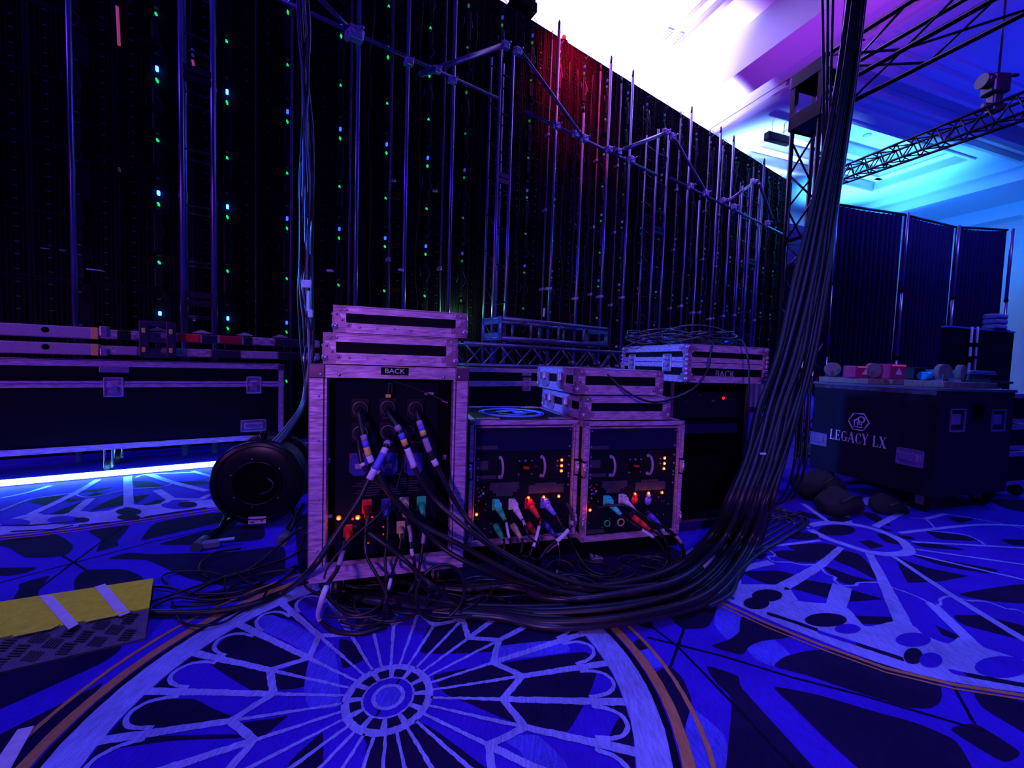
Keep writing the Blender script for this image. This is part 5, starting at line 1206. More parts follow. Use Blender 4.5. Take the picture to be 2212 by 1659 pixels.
def pack(name, label, cat, px0, px1, y, h, d, m_, z_=None, det=True, group=None):
    xa, xb = onl(px0, 800, y), onl(px1, 800, y); t = thing(name, label, cat, LF.Wd((xa, y, z_ or dz)), LF.rz, group); w_ = xb-xa
    MB().box(0, w_, 0, d, 0, h, .008).build('body', m_, t)
    if det:
        MB().prism([(w_*.3, -.002, h*.3), (w_*.5, -.002, h*.75), (w_*.7, -.002, h*.3)], (0, -.003, 0)).build('front_mark', WHITEP, t); MB().box(w_*.1, w_*.9, -.003, 0, h*.86, h*.94).build('top_band', PKT, t)
    return t
pack('battery_pack', 'long red and pink pack between two dolly wheels on the lettered case', 'pack', 1848, 1892, .55, .10, .10, REDBOX, dz+.047)
pack('battery_pack', 'squarish magenta box right of the second dolly wheel on the lettered case', 'pack', 1923, 1959, .45, .125, .10, REDBOX, dz+.047)
t = thing('tape_roll', 'bright cyan roll of tape on the lettered case boards', 'tape roll', LF.Wd((onl(1970, 800, .50), .40, dz+.082)), LF.rz)
MB().cyl((-.055, 0, 0), (.055, 0, 0), .034, 24).build('roll', mat('cyan_tape', (.02, .62, .95), .5), t); MB().cyl((.0545, 0, 0), (.058, 0, 0), .018, 16).build('core', TAPEW, t)
pack('tool_box', 'dark box behind the cyan tape roll on the lettered case', 'box', 1975, 2005, .62, .11, .12, STEEL, dz+.047, False)
# folded cloths pile at the right end of the case
for i in range(3):
    x_ = onl(2105, 800, .2); t = thing('folded_cloth', ('bottom', 'middle', 'top')[i]+' cloth of the folded teal pile on the right end of the lettered case', 'cloth', LF.Wd((.60+i*.004, .16-.01*i, dz+.046+.031*i)), LF.rz+R((0, 2, -2)[i]), 'folded cloth pile on the lettered case')
    mb = MB()
    for k in range(3): mb.box(.0+k*.006, .30-k*.01, 0, .30, .010*k, .010*k+.0085, .004)
    mb.build('folds', (CLOTH, mat('dim_teal_cloth', (.05, .12, .16), .8, var=.3), mat('bright_teal_cloth', (.10, .40, .62), .8, var=.35, vscale=25))[i], t)
t = thing('plywood_block', 'flat plywood block under the folded cloths on the lettered case', 'board', LF.Wd((.59, .10, dz)), LF.rz); MB().box(0, .27, 0, .36, 0, .044, .004).build('board', WOOD, t); MB().box(.01, .26, -.002, 0, .01, .03).build('edge_ply', WHEEL, t)
# soft black bags on the carpet left of the lettered case
for i, (x, y, sx, sy, sz, lb) in enumerate(((-.42, .50, .24, .15, .10, 'large slumped black bag on the carpet at the foot of the lettered case'), (-.62, .20, .18, .13, .08, 'smaller black bag leaning beside the large one near the cable bundle'), (-.20, .14, .15, .10, .05, 'flat black bag under the corner of the lettered case'))):
    t = thing('soft_bag', lb, 'bag', LF.Wd((x, y, 0)), LF.rz); mb = MB(); mb.sph((0, 0, sz*.9), 1, 20, (sx, sy, sz))
    for v in mb.bm.verts:
        v.co.z += .02*math.sin(v.co.x*23+i)+.015*math.sin(v.co.y*31); v.co.z = max(0.004, v.co.z)
    mb.build('bag_body', BAG, t); MB().tube(smooth([(-.1, -sy*.6, sz*1.3), (-.04, -sy*.9, sz*1.9), (.05, -sy*.8, sz*1.8), (.1, -sy*.5, sz*1.3)], 5), .009, 6).build('strap', RUB, t)

# pipe and drape
DP = [(1798, 440), (1950, 463), (2060, 490), (2176, 497)]
DZ = 3.4
dpts = [atZ(px, py, DZ) for px, py in DP]
names = ('left', 'middle', 'right')
for i in range(3):
    a, b = dpts[i], dpts[i+1]; d = (b-a); d.z = 0; L_ = d.length; u = d.normalized(); nrm = Vector((u.y, -u.x, 0))
    t = thing('drape_curtain', f'{names[i]} tall black drape panel hung behind the lettered case', 'drape', (a.x, a.y, 0), math.atan2(u.y, u.x), 'black pipe and drape panels')
    mb = MB(); n = 110; rows = []
    for zz, fl_ in ((.03, 1.0), (1.2, .9), (2.4, .7), (DZ-.02, .35)):
        rows.append([mb.bm.verts.new((.03+(L_-.06)*k/n, .035*fl_*math.sin(k*.78+.5*math.sin(k*.21))-.01, zz-(.02*math.sin(math.pi*k/n) if zz > 3 else 0))) for k in range(n+1)])
    for r_ in range(3):
        for k in range(n):
            f = mb.bm.faces.new((rows[r_][k], rows[r_][k+1], rows[r_+1][k+1], rows[r_+1][k])); f.smooth = True
    o = mb.build('pleated_cloth', DRAPE, t); sd = o.modifiers.new('thickness', 'SOLIDIFY'); sd.thickness = .006
    MB().cyl((0, 0, DZ), (L_, 0, DZ), .018, 10).build('crossbar', STEEL, t)
UPR = mat('drape_upright_pipe', (.42, .34, .58), .3, .7)
plb = ('bright drape pole at the left edge of the drapes', 'drape pole second from the left, mostly behind cloth', 'drape pole between the middle and right drapes', 'drape pole at the right edge of the drapes')
for i, p in enumerate(dpts):
    u = (dpts[min(i+1, 3)]-dpts[max(i-1, 0)]).normalized(); q = Vector((u.y, -u.x, 0))*.07
    t = thing('drape_pole', plb[i], 'pole', (p.x+q.x, p.y+q.y, 0), math.atan2(u.y, u.x), 'drape poles')
    for za_, zb2 in ((0.01, 1.25), (1.27, 2.25), (2.27, DZ-.0)): MB().cyl((0, 0, za_), (0, 0, zb2), .021 if i != 1 else .016, 12).build('pole_section', UPR, t)
    mb = MB(); mb.box(-.2, .2, -.2, .2, 0, .008); mb.build('base_plate', STEEL, t)
    mb = MB(); mb.cyl((0, 0, 1.24), (0, 0, 1.28), .026, 12).cyl((0, 0, 2.24), (0, 0, 2.28), .026, 12); mb.build('joint_collar', BLK, t)

# upright truss tower
TF = Fr(3.56, 5.02, 16.5); TW, TD = .35, .35
t = thing('truss_tower', 'dark upright box truss tower holding the overhead truss at the right', 'truss tower', TF.Wd((0, 0, 0)), TF.rz)
TM = mat('black_truss_paint', (.012, .010, .022), .40, .15, var=.3, vscale=12)
ztw = 4.08
for x in (0, TW):
    for y in (0, TD): MB().cyl((x, y, .03), (x, y, ztw), .027, 14).build('chord', TM, t)
for face in range(4):
    mb = MB(); z = .15; k = 0
    while z < ztw-.4:
        if face == 0: a, b = ((0, 0), (TW, 0))
        elif face == 1: a, b = ((TW, 0), (TW, TD))
        elif face == 2: a, b = ((TW, TD), (0, TD))
        else: a, b = ((0, TD), (0, 0))
        if k % 2: a, b = b, a
        mb.cyl((*a, z), (*b, z+.42), .012, 8)
        if k % 3 == 0: mb.box(min(a[0], b[0])-.01, max(a[0], b[0])+.01, min(a[1], b[1])-.01, max(a[1], b[1])+.01, z-.02, z+.02)
        z += .42; k += 1
    mb.build('lattice', TM, t)
MB().box(-.25, TW+.25, -.25, TD+.25, 0, .03).build('base_plate', TM, t)
mb = MB()
for x, y in ((-.03, -.03), (TW-.03, -.03), (-.03, TD-.03), (TW-.03, TD-.03)): mb.box(x, x+.06, y, y+.06, ztw, 4.74)
for za_, zb2 in ((ztw-.02, ztw+.16), (4.58, 4.74)):
    mb.box(-.03, TW+.03, -.036, -.028, za_, zb2, .002).box(-.03, TW+.03, TD+.028, TD+.036, za_, zb2, .002).box(-.036, -.028, -.03, TD+.03, za_, zb2, .002).box(TW+.028, TW+.036, -.03, TD+.03, za_, zb2, .002)
mb.box(-.03, TW+.03, -.03, TD+.03, 4.70, 4.74).box(-.03, TW+.03, -.03, TD+.03, ztw, ztw+.03)
mb.prism([(-.034, -.035, 4.24), (.10, -.035, 4.24), (-.034, -.035, 4.38)], (0, .006, 0)).prism([(TW+.034, -.035, 4.24), (TW-.10, -.035, 4.24), (TW+.034, -.035, 4.38)], (0, .006, 0))
mb.build('corner_block', TM, t)
mb = MB()
for z in (4.12, 4.20, 4.62, 4.70):
    for x in (.0, TW): mb.cyl((x, -.045, z), (x, -.03, z), .013, 10)
mb.build('bolts', CHR, t)
# overhead truss running from the tower towards the camera side
P0 = TF.Wd((TW/2, -.045, 4.48)); dr = Vector((-eB.x, -eB.y, 0)).normalized()
truss_bar('overhead_truss', 'large dark box truss running overhead from the tower to the upper right corner', P0, P0+dr*5.2, .44, .44, .026, .013, 7, None, True, 'zig', TM)
# far flown truss with hoist
a = atY(1795, 388, 9.6); b = atY(2290, 200, 5.4)
truss_bar('flown_truss', 'slim triangular-laced truss flown across the cyan ceiling at the right', a, b, .29, .27, .022, .011, 22, None, False, 'zig', TM)
c_ = atY(2148, 215, 6.35)
t = thing('chain_hoist', 'dark chain hoist motor hanging over the flown truss at the right', 'chain hoist', c_, 0)
MB().box(-.13, .13, -.10, .10, .06, .34, .03).build('motor_body', TM, t); MB().cyl((-.22, 0, .26), (-.10, 0, .26), .10, 18).build('motor_cover', TM, t); MB().box(-.07, .07, -.06, .06, -.20, .06, .02).build('chain_bag', TM, t)
MB().cyl((.03, 0, .34), (.03, 0, CZ-c_.z+.01), .014, 8).build('hoist_chain', STEEL, t); MB().box(-.17, .17, -.03, .03, -.14, -.06, .01).build('truss_clamp', TM, t); MB().sph((.27, .0, .36), .05, 10, (1.5, .6, .5)).build('control_plug', TM, t)
# dark speaker box hanging far behind the tower
P = atY(1680, 300, 11.0); t = thing('hanging_bar_light', 'small dark bar fixture hanging against the bright ceiling left of the tower', 'stage light', P, math.atan2(eA.y, eA.x))
MB().box(-.40, .40, -.08, .08, -.10, .10, .02).build('housing', TM, t); MB().cyl((.2, 0, .1), (.2, 0, CZ-P.z), .010, 6).cyl((-.2, 0, .1), (-.2, 0, CZ-P.z), .006, 6).build('hanging_rods', TM, t)

# work bench and clutter at the far right
t = thing('work_bench', 'dark bench behind the lettered case at the right edge with clutter on top', 'bench', LF.Wd((.95, .72, 0)), LF.rz)
MB().box(0, 1.6, 0, .7, .95, .975, .004).build('bench_top', STEEL, t)
for x in (.04, 1.56):
    for y in (.04, .66): MB().box(x-.02, x+.02, y-.02, y+.02, 0, .95).build('leg', STEEL, t)
SX, SZ = LF.L(2046, 706, 1.46); SX2 = LF.L(2193, 704, 1.46)[0]; SWd = SX2-SX
t = thing('display_screen', 'dark flat screen with a blue lit top edge at the right of the drapes', 'screen', LF.Wd((SX, 1.46, 0)), LF.rz)
MB().box(0, SWd, 0, .05, .88, SZ, .006).build('screen_body', PAN, t); MB().box(-.005, SWd+.005, -.008, .058, SZ-.005, SZ+.016, .003).build('top_edge', mat('blue_edge_strip', (.10, .16, .80), .4), t)
MB().box(SWd*.5-.04, SWd*.5+.04, .05, .10, .0, 1.0).box(SWd*.5-.25, SWd*.5+.25, .0, .3, 0, .02).build('screen_stand', STEEL, t)
for i, (px, lb) in enumerate(((2099, 'left of the two thin pale strips standing in front of the dark screen'), (2111, 'right of the two thin pale strips standing in front of the dark screen'))):
    A0 = LF.Wd(LF.P(px-6, 792, 1.44)); B0 = LF.Wd(LF.P(px+1, 706, 1.44)); G0 = Vector((A0.x-(B0.x-A0.x)*1.5, A0.y, .02)); mb = MB(); mb.cyl(G0, B0, .014, 8)
    o = mb.build('pale_strip', mat('pale_strip_plastic', (.62, .55, .70), .5)); tag(o, lb, 'strip', 'pale strips before the dark screen')
    MB().cyl(A0.lerp(B0, .50), A0.lerp(B0, .60), .019, 8).build('black_band', BLK, o); MB().cyl(A0.lerp(B0, .10+.1*i), A0.lerp(B0, .26), .019, 8).build('black_band', BLK, o)
BZ = .977
def onbench(px, py): v = atZ(px, py+0.0, BZ); return v
bx = LF.Wd((1.05, .80, BZ))
t = thing('white_machine', 'small grey tool with an orange knob on the bench at the right', 'tool', LF.Wd((1.02, .82, BZ)), LF.rz); MB().box(0, .14, 0, .12, 0, .07, .02).build('body', TAPEG, t); MB().sph((.13, .0, .085), .022, 12).build('orange_knob', emi('orange_knob_glow', (1, .3, .05), .8), t)
t = thing('red_packet', 'pink and red packet on the bench beside the grey tool', 'packet', LF.Wd((1.20, .80, BZ)), LF.rz); MB().box(0, .13, 0, .05, 0, .09, .006).build('body', REDBOX, t); MB().box(.10, .14, -.003, .05, .01, .085, .004).build('pale_side', TAPEG, t)
t = thing('cable_comb', 'row of pale clips along the bench edge at the right', 'clips', LF.Wd((1.10, .74, BZ)), LF.rz); mb = MB(); mb.box(0, .5, 0, .02, 0, .015)
for k in range(9): mb.box(.02+k*.05, .035+k*.05, 0, .02, .012, .03)
mb.build('clip_row', TAPEW, t)
t = thing('folded_towels', 'stack of blue folded towels against the pale column above the screen', 'towels', LF.Wd((LF.L(2152, 700, 1.44)[0], 1.44, SZ+.028)), LF.rz); 
for k in range(3): MB().box(0, .26, 0, .14, .068*k, .068*k+.062, .018).build('towel', mat('towel_blue', (.30, .30, .62), .8, var=.3), t)
MB().box(-.02, .28, -.01, .15, -.012, -.002).build('tray', STEEL, t)
# stack of case edges at the extreme right
for i, (za_, zb2) in enumerate(((.13, .40), (.42, .62), (.64, .88))):
    t = thing('stacked_case', ('bottom', 'middle', 'top')[i]+' case of the stack cut off by the right edge of the photo', 'flight case', LF.Wd((.98, .12+.02*i, za_)), LF.rz, 'stack at the right edge'); H_ = zb2-za_
    MB().box(0, .5, 0, .5, 0, H_, .004).build('body', LAM, t); MB().box(-.004, .504, -.004, .504, H_-.035, H_+.002).box(-.004, .504, -.004, .504, -.002, .03).build('edge_trim', ALUH, t)
    if i == 0:
        for x in (.06, .44):
            for y in (.06, .44): MB().sph((x, y, -.075), .05, 12).box(x-.02, x+.02, y-.02, y+.02, -.05, 0).build('wheel', RUB, t)

# ================================================================== CABLES, CONNECTORS, FLOOR ITEMS
def cable(pts, r, label, group=None, m_=RUB, tapes=(), name='power_cable', n=7, par=None, seg=8):
    P = smooth(pts, n); mb = MB(); mb.tube(P, r, seg)
    o = mb.build(name, m_, par)
    if par is None: tag(o, label, 'cable', group)
    for a, b, tm, nm in tapes:
        i0 = int(a*(len(P)-1)); i1 = max(i0+1, int(b*(len(P)-1)))
        MB().tube(P[i0:i1+1], r*1.16, seg+2).build(nm, tm, o)
    return o
def RP(px, py, y): return RF.Wd(RF.P(px, py, y))
def FPt(px, py, h=.02): return atZ(px, py, h)
Lp = [(1834, -40, 3.0), (1832, 0, 3.0), (1811, 150, 2.95), (1785, 300, 2.88), (1753, 450, 2.78), (1716, 600, 2.65), (1674, 760, 2.5), (1636, 880, 2.38), (1602, 980, 2.25), (1566, 1080, 2.12)]
Rp = [(1870, -40, 3.0), (1868, 0, 3.0), (1851, 150, 2.95), (1830, 300, 2.88), (1808, 450, 2.78), (1788, 600, 2.65), (1764, 760, 2.5), (1728, 880, 2.38), (1702, 980, 2.25), (1672, 1080, 2.15)]
Lf = [(1522, 1160), (1440, 1222), (1330, 1256), (1200, 1268)]
Rf = [(1640, 1180), (1560, 1290), (1400, 1338), (1200, 1358)]
NCB = 17
for i in range(NCB):
    k = (i+.5)/NCB; kk = min(1, max(0, k+random.uniform(-.08, .08))); k2 = min(1, max(0, k+random.uniform(-.12, .12)))
    pts = []; r = random.choice((.011, .013, .015, .016)); off = random.uniform(-.07, .07)
    for j, (a, b) in enumerate(zip(Lp, Rp)):
        q = kk if j < 5 else (kk*(9-j)+k*(j-4))/5.0
        if 3 < j < 9: q = min(1, max(0, q+random.uniform(-.07, .07)))
        pts.append(atY(a[0]+(b[0]-a[0])*q, a[1], a[2]+off*(1-j/12)))
    for j, (a, b) in enumerate(zip(Lf, Rf)):
        q = k2 if j > 1 else k
        pts.append(FPt(a[0]+(b[0]-a[0])*q, a[1]+(b[1]-a[1])*q, .014+.018*((i*7) % 4)*(.4 if j > 2 else 1)))
    if k2 < .42:
        pts += [FPt(1100, 1262+20*k2, .03), FPt(1000, 1268+20*k2, .03), FPt(900, 1262, .03), FPt(800, 1240, .02)]
    else:
        pts += [FPt(1080, 1290+45*k2, .02), FPt(960, 1285+40*k2, .03), FPt(850, 1258+50*k2, .03), FPt(760, 1250+40*k2, .02)]
        if i % 2: pts += [FPt(715, 1262+10*(i % 3), .02), FPt(700, 1240, .02)]
    tp = ((.615+.02*(i % 3), .635+.02*(i % 3), TAPEG, 'marker_tape'),) if i % 6 == 0 else ()
    cable(pts, r, 'black cable of the thick bundle hanging beside the truss tower and sweeping across the carpet', 'cables in the hanging bundle', RUB if i % 5 else RUBB, tp, 'bundle_cable')
for i, (dx, c) in enumerate(((0, TAPER), (14, TAPER))):   # two thin red wires in the bundle
    pts = [atY(a+dx+d, y, 2.93) for a, y, d in ((1826, -20, 0), (1815, 110, 0), (1800, 260, 10*i), (1786, 330, 14*i))] if i == 0 else [atY(1862, -20, 2.9), atY(1856, 60, 2.9), (atY(1845, 120, 2.9)), atY(1838, 170, 2.9)]
    cable(pts, .0022, ('thin red wire along the left side of the hanging bundle', 'thin red wire on the right of the hanging bundle near the top edge')[i], None, mat('dark_red_wire', (.5, .02, .03), .5), (), 'red_wire')
# thick feeder cables on the tall rack
S0 = [RF.Wd((SOCK[i][0], PY-.03, SOCK[i][1])) for i in range(5)]
def fd(i, path, label, tapes, r=.0105, m_=RUB): cable([S0[i], S0[i]+RF.uy*-.055+Vector((0, 0, -.015))]+path, r, label, None, m_, tapes, 'feeder_cable', 8)
fd(0, [RP(785, 940, -.07), RP(799, 990, -.08), RP(817, 1022, -.085), RP(852, 1080, -.09), RP(905, 1130, -.09), atY(1000, 1180, 1.58), atY(1110, 1240, 1.6), FPt(1240, 1285, .05), FPt(1400, 1285, .04)],
   'feeder cable from the upper left socket of the tall rack with blue and orange bands', ((.21, .235, TAPEG, 'grey_tape'), (.235, .262, TAPEB, 'blue_tape'), (.262, .29, TAPEO, 'orange_tape'), (.295, .33, TAPEW, 'white_tape'), (.355, .40, TAPEW, 'white_sleeve')))
fd(1, [RP(860, 925, -.07), RP(882, 975, -.08), RP(905, 1030, -.085), RP(945, 1085, -.09), atY(1020, 1150, 1.55), atY(1110, 1212, 1.62), FPt(1250, 1275, .06), FPt(1400, 1270, .05)],
   'feeder cable from the upper middle socket of the tall rack with blue and orange bands', ((.22, .245, TAPEG, 'grey_tape'), (.25, .28, TAPEB, 'blue_tape'), (.28, .315, TAPEO, 'orange_tape'), (.32, .41, TAPEW, 'pale_sleeve')))
fd(2, [RP(912, 930, -.07), RP(928, 975, -.08), RP(945, 1010, -.085), RP(968, 1055, -.09), RP(998, 1105, -.085), atY(1060, 1175, 1.6), atY(1150, 1225, 1.65), FPt(1290, 1268, .08), FPt(1420, 1262, .05)],
   'feeder cable from the upper right socket of the tall rack with blue and orange bands', ((.15, .185, TAPEG, 'grey_tape'), (.185, .205, TAPEB, 'blue_tape'), (.205, .235, TAPEO, 'orange_tape'), (.24, .30, TAPEG, 'pale_sleeve'), (.35, .39, TAPEW, 'white_sleeve')))
fd(4, [RP(834, 965, -.07), RP(818, 998, -.09), RP(795, 1040, -.10), RP(775, 1080, -.11), RP(745, 1125, -.12), RP(712, 1175, -.14), RP(672, 1230, -.16), FPt(620, 1275, .03), FPt(560, 1302, .02), FPt(470, 1320, .02), FPt(380, 1324, .02), FPt(322, 1324, .02)],
   'thick feeder cable falling from the tall rack and running left into the cable ramp', ((.12, .15, TAPEG, 'grey_tape'), (.165, .195, TAPEW, 'white_tape'), (.20, .26, TAPEB, 'blue_tape'), (.265, .30, TAPEW, 'white_sleeve')), .0115)
fd(3, [RP(776, 965, -.05), RP(782, 1000, -.07), RP(800, 1022, -.07), RP(838, 1062, -.07), RP(880, 1105, -.075), RP(940, 1170, -.08), atY(1010, 1215, 1.58), atY(1120, 1258, 1.62), FPt(1280, 1288, .05)],
   'feeder cable from the lower left socket of the tall rack crossing behind the others', ((.30, .33, TAPEW, 'white_sleeve'),), .0095)
def rc(pts, r, label, tapes=(), m_=RUB, group=None): return cable(pts, r, label, group, m_, tapes, 'rack_cable', 7)
rc([RP(872, 1000, .0), RP(862, 1035, -.03), RP(850, 1070, -.06), RP(815, 1115, -.09), RP(775, 1150, -.10), RP(735, 1190, -.12), RP(708, 1225, -.14), atY(700, 1250, 1.40)], .0042, 'thin black lead slanting left across the lower half of the tall rack')
rc([RP(795, 1150, -.03), RP(830, 1175, -.06), RP(880, 1215, -.09), atY(930, 1262, 1.40), FPt(1010, 1310, .03), FPt(1100, 1330, .02)], .0085, 'black cable from the lower left of the tall rack sweeping right along the carpet')
rc([CONN[0] if False else RP(797, 1112, -.005), RP(790, 1150, -.02), RP(792, 1200, -.05), RP(815, 1245, -.09), atY(835, 1290, 1.42), FPt(828, 1340, .02), FPt(780, 1352, .02), FPt(735, 1342, .02)], .0065, 'black lead from the red connector dropping below the tall rack', ((.22, .30, RUBB, 'grey_sleeve'),))
rc([RP(838, 1112, -.005), RP(838, 1150, -.02), RP(832, 1200, -.05), RP(834, 1250, -.09), atY(832, 1300, 1.42), FPt(820, 1330, .03), FPt(770, 1330, .02), FPt(738, 1312, .02)], .006, 'black lead from the blue connector hanging straight down the tall rack')
rc([RP(878, 1118, -.005), RP(886, 1150, -.015), RP(888, 1180, -.04), RP(895, 1215, -.07), atY(905, 1255, 1.45), FPt(960, 1300, .02), FPt(1040, 1315, .02)], .0065, 'lead with a long white sleeve below the tan connector', ((.10, .30, LABEL, 'patterned_sleeve'), (.36, .44, TAPEW, 'white_sleeve')))
rc([RP(918, 1112, -.005), RP(916, 1150, -.015), RP(912, 1185, -.04), RP(905, 1230, -.07), atY(890, 1270, 1.46), FPt(850, 1320, .02)], .007, 'lead below the green connector with a grey sleeve', ((.15, .36, TAPEG, 'grey_sleeve'),))
rc([RP(868, 1152, -.01), RP(862, 1190, -.03), RP(850, 1228, -.08), atY(842, 1262, 1.44), FPt(836, 1300, .03), FPt(850, 1340, .02)], .0055, 'short lead with a white tag under the tan connector pair', ((.55, .68, TAPEW, 'white_tag'),))
rc([RP(745, 1170, -.06), RP(738, 1200, -.10), RP(728, 1230, -.13), atY(708, 1262, 1.36), atY(694, 1300, 1.34), FPt(690, 1336, .012), FPt(720, 1362, .01), FPt(780, 1368, .01), FPt(835, 1352, .012)], .0085, 'cable with a long pale sleeve curling at the near left foot of the tall rack', ((.10, .22, TAPEG, 'grey_tape'), (.40, .66, TAPEW, 'white_sleeve')))
# small loops in the dark under the racks
random.seed(11)
for i in range(44):
    cx = random.uniform(730, 1440); cy = 1225+random.uniform(0, 75)+(20 if cx < 1100 else -10); c = FPt(cx, cy, .012+.008*(i % 4)); ra = random.uniform(.05, .15); rb = ra*random.uniform(.5, .9); a0 = random.uniform(0, 360)
    pts = [c+Vector((ra*math.cos(R(a0+q*27)), rb*math.sin(R(a0+q*27)), .010*math.sin(q*.8+i)+.008)) for q in range(random.choice((9, 12, 13)))]
    cable(pts, random.choice((.0035, .005, .0065)), 'thin black cable loop tangled on the carpet in front of and under the racks', 'tangled cable loops under the racks', RUB if i % 3 else RUBB, (), 'cable_loop', 4, None, 6)
big = [((905, 1262), (.17, .10), 'large round cable loop on the carpet right of the tall rack foot'), ((1010, 1250), (.10, .14), 'tall cable loop standing at the right foot of the tall rack')]
c = atY(955, 1270, 1.50)
cable([c+Vector((.085*math.cos(R(q*24)), -.03+.03*math.cos(R(q*24)), .105*math.sin(R(q*24)))) for q in range(-4, 13)], .0065, 'large round cable loop leaning at the right foot of the tall rack', None, RUB, (), 'cable_loop')
# cables of the two dimmer racks
def zA(u, v): return zoomA(u, v)
def dcable(fr, rackobj, sock, end, m_, md, path, label, r=.0060, flap=True, tapes=()):
    px, py = zA(*sock); x, z = fr.L(px, py, -.010); a = Vector((x, Y0-.004, z)); px, py = zA(*end); x2, z2 = fr.L(px, py, -.062); b = Vector((x2, -.062, z2))
    if flap:
        mb = MB(); mb.box(x-.021, x+.010, Y0-.010, Y0, z-.030, z+.026, .003); mb.build('connector_plate', md if md else m_, rackobj)
        c = MB(); c.cyl((x+.003, Y0-.030, z+.002), (x+.003, Y0-.034, z+.002), .0195, 20).box(x-.014, x+.012, Y0-.034, Y0-.006, z+.012, z+.027, .004).cyl((x+.003, Y0-.034, z+.002), (x+.003, Y0-.037, z+.002), .0125, 18)
        c.build('connector_flap', m_, rackobj)
    else:
        MB().cyl(a+Vector((0, .004, 0)), a+Vector((0, -.006, 0)), .016, 18).build('connector_ring', STEEL, rackobj)
    pts = []
    for q in path:
        if len(q) == 3: pts.append(atY(*zA(q[0], q[1]), q[2]))
        else: pts.append(FPt(*zA(*q), .014))
    W0 = fr.Wd(b); W1 = fr.Wd(b+(b-a).normalized()*.02)
    o = cable([W0, W1]+pts, r, label, None, RUB, tapes, 'connector_cable', 7)
    p = MB(); p.cyl(fr.Wd(a+(b-a)*.12), fr.Wd(a+(b-a)*.55), .0165, 18, r2=.0155); p.cyl(fr.Wd(a+(b-a)*.55), W0, .0155, 18, r2=.0095); p.cyl(W0, fr.Wd(b+(b-a).normalized()*.008), .0095, 14)
    p.build('plug_body', m_ if not md else md, o)
    return o
S1 = 1.80
dcable(A1, a1, (400, 985), (465, 1108), mat('teal_connector', (.04, .95, .66), .45, var=.15), GRND, [(500, 1240, 1.80), (540, 1400, 1.80), (560, 1480, 1.82), (600, 1540)], 'cable with a teal plug on the left dimmer rack', .0055, True, ((.25, .48, TAPEW, 'white_sleeve'),))
dcable(A1, a1, (550, 982), (620, 1100), WHT, None, [(660, 1190, 1.82), (700, 1280, 1.80), (760, 1330, 1.80), (800, 1420, 1.82), (780, 1560)], 'cable with a white plug on the left dimmer rack', .0055, True, ((.18, .30, TAPEW, 'pink_lit_sleeve'),))
dcable(A1, a1, (700, 975), (775, 1088), REDC, None, [(785, 1180, 1.84), (745, 1330, 1.80), (690, 1460, 1.76), (640, 1570)], 'cable with a red plug on the left dimmer rack', .0065, True, ((.42, .68, TAPEW, 'white_sleeve'),))
dcable(A1, a1, (845, 968), (925, 1065), mat('violet_blue_connector', (.16, .14, .78), .4, var=.15), None, [(980, 1150, 1.90), (1040, 1240, 1.92), (1080, 1330, 1.95), (1150, 1480, 1.98), (1250, 1600)], 'cable with a blue plug on the left dimmer rack', .0062)
dcable(A1, a1, (385, 1165), (448, 1285), GRND, None, [(462, 1360, 1.80), (458, 1460, 1.80), (440, 1560)], 'cable with a dark green plug low on the left dimmer rack', .0058, False)
dcable(A1, a1, (545, 1165), (612, 1278), TAN, None, [(628, 1360, 1.80), (610, 1460, 1.78), (590, 1560)], 'cable with a tan plug low on the left dimmer rack', .0068, False)
dcable(A1, a1, (690, 1150), (755, 1255), mat('dim_red_connector', (.42, .01, .02), .5), None, [(775, 1330, 1.84), (700, 1440, 1.80), (660, 1560, 1.72), (600, 1640)], 'cable with a dark red plug low on the left dimmer rack', .006, False)
dcable(A1, a1, (835, 1150), (930, 1262), BLUD, None, [(950, 1330, 1.88), (880, 1380, 1.84), (800, 1460, 1.78), (700, 1600)], 'cable with a dark blue plug low on the left dimmer rack', .0075, False, ((.45, .7, TAPEG, 'grey_sleeve'),))
dcable(A2, a2, (1425, 950), (1525, 1060), mat('teal_connector_bright', (.04, .95, .66), .45, var=.15), None, [(1640, 1150, 1.92), (1760, 1230, 1.92), (1860, 1300, 1.93), (1930, 1400, 1.94), (1960, 1500, 1.95), (1880, 1620)], 'cable with a teal plug on the right dimmer rack', .0065, True, ((.40, .55, TAPEW, 'white_sleeve'),))
dcable(A2, a2, (1565, 935), (1660, 1030), WHT, None, [(1780, 1110, 1.94), (1900, 1230, 1.95), (1960, 1350, 1.95), (2000, 1500, 1.98), (2000, 1600)], 'cable with a white plug on the right dimmer rack', .0062, True)
dcable(A2, a2, (1650, 1090), (1790, 1200), REDC, None, [(1880, 1250, 1.96), (1960, 1330, 1.96), (1980, 1440, 1.97), (1950, 1520, 2.0), (1900, 1600)], 'cable with a red plug low on the right dimmer rack', .006, False)
dcable(A2, a2, (1805, 1070), (1905, 1180), BLUC, None, [(2000, 1240, 2.02), (2080, 1340, 2.02), (2110, 1440, 2.02), (2080, 1540, 2.02), (1960, 1620)], 'cable with a blue plug low on the right dimmer rack', .0075, False, ((.15, .22, TAPEW, 'white_tag'),))
for uv, m_ in (((1667, 930), REDC), ((1790, 935), mat('periwinkle_connector', (.18, .16, .80), .4))):
    x, z = A2.L(*zA(*uv), Y0-.01); mb = MB(); mb.sph((x, Y0-.006, z-.004), .020, 16, (1, .45, 1.25)).cyl((x, Y0-.004, z+.012), (x, Y0-.008, z+.030), .012, 14); c = mb.build('socket_cap', m_, a2)
    MB().cyl((x, Y0-.013, z-.006), (x, Y0-.018, z-.006), .0085, 16).build('cap_boss', m_, c)
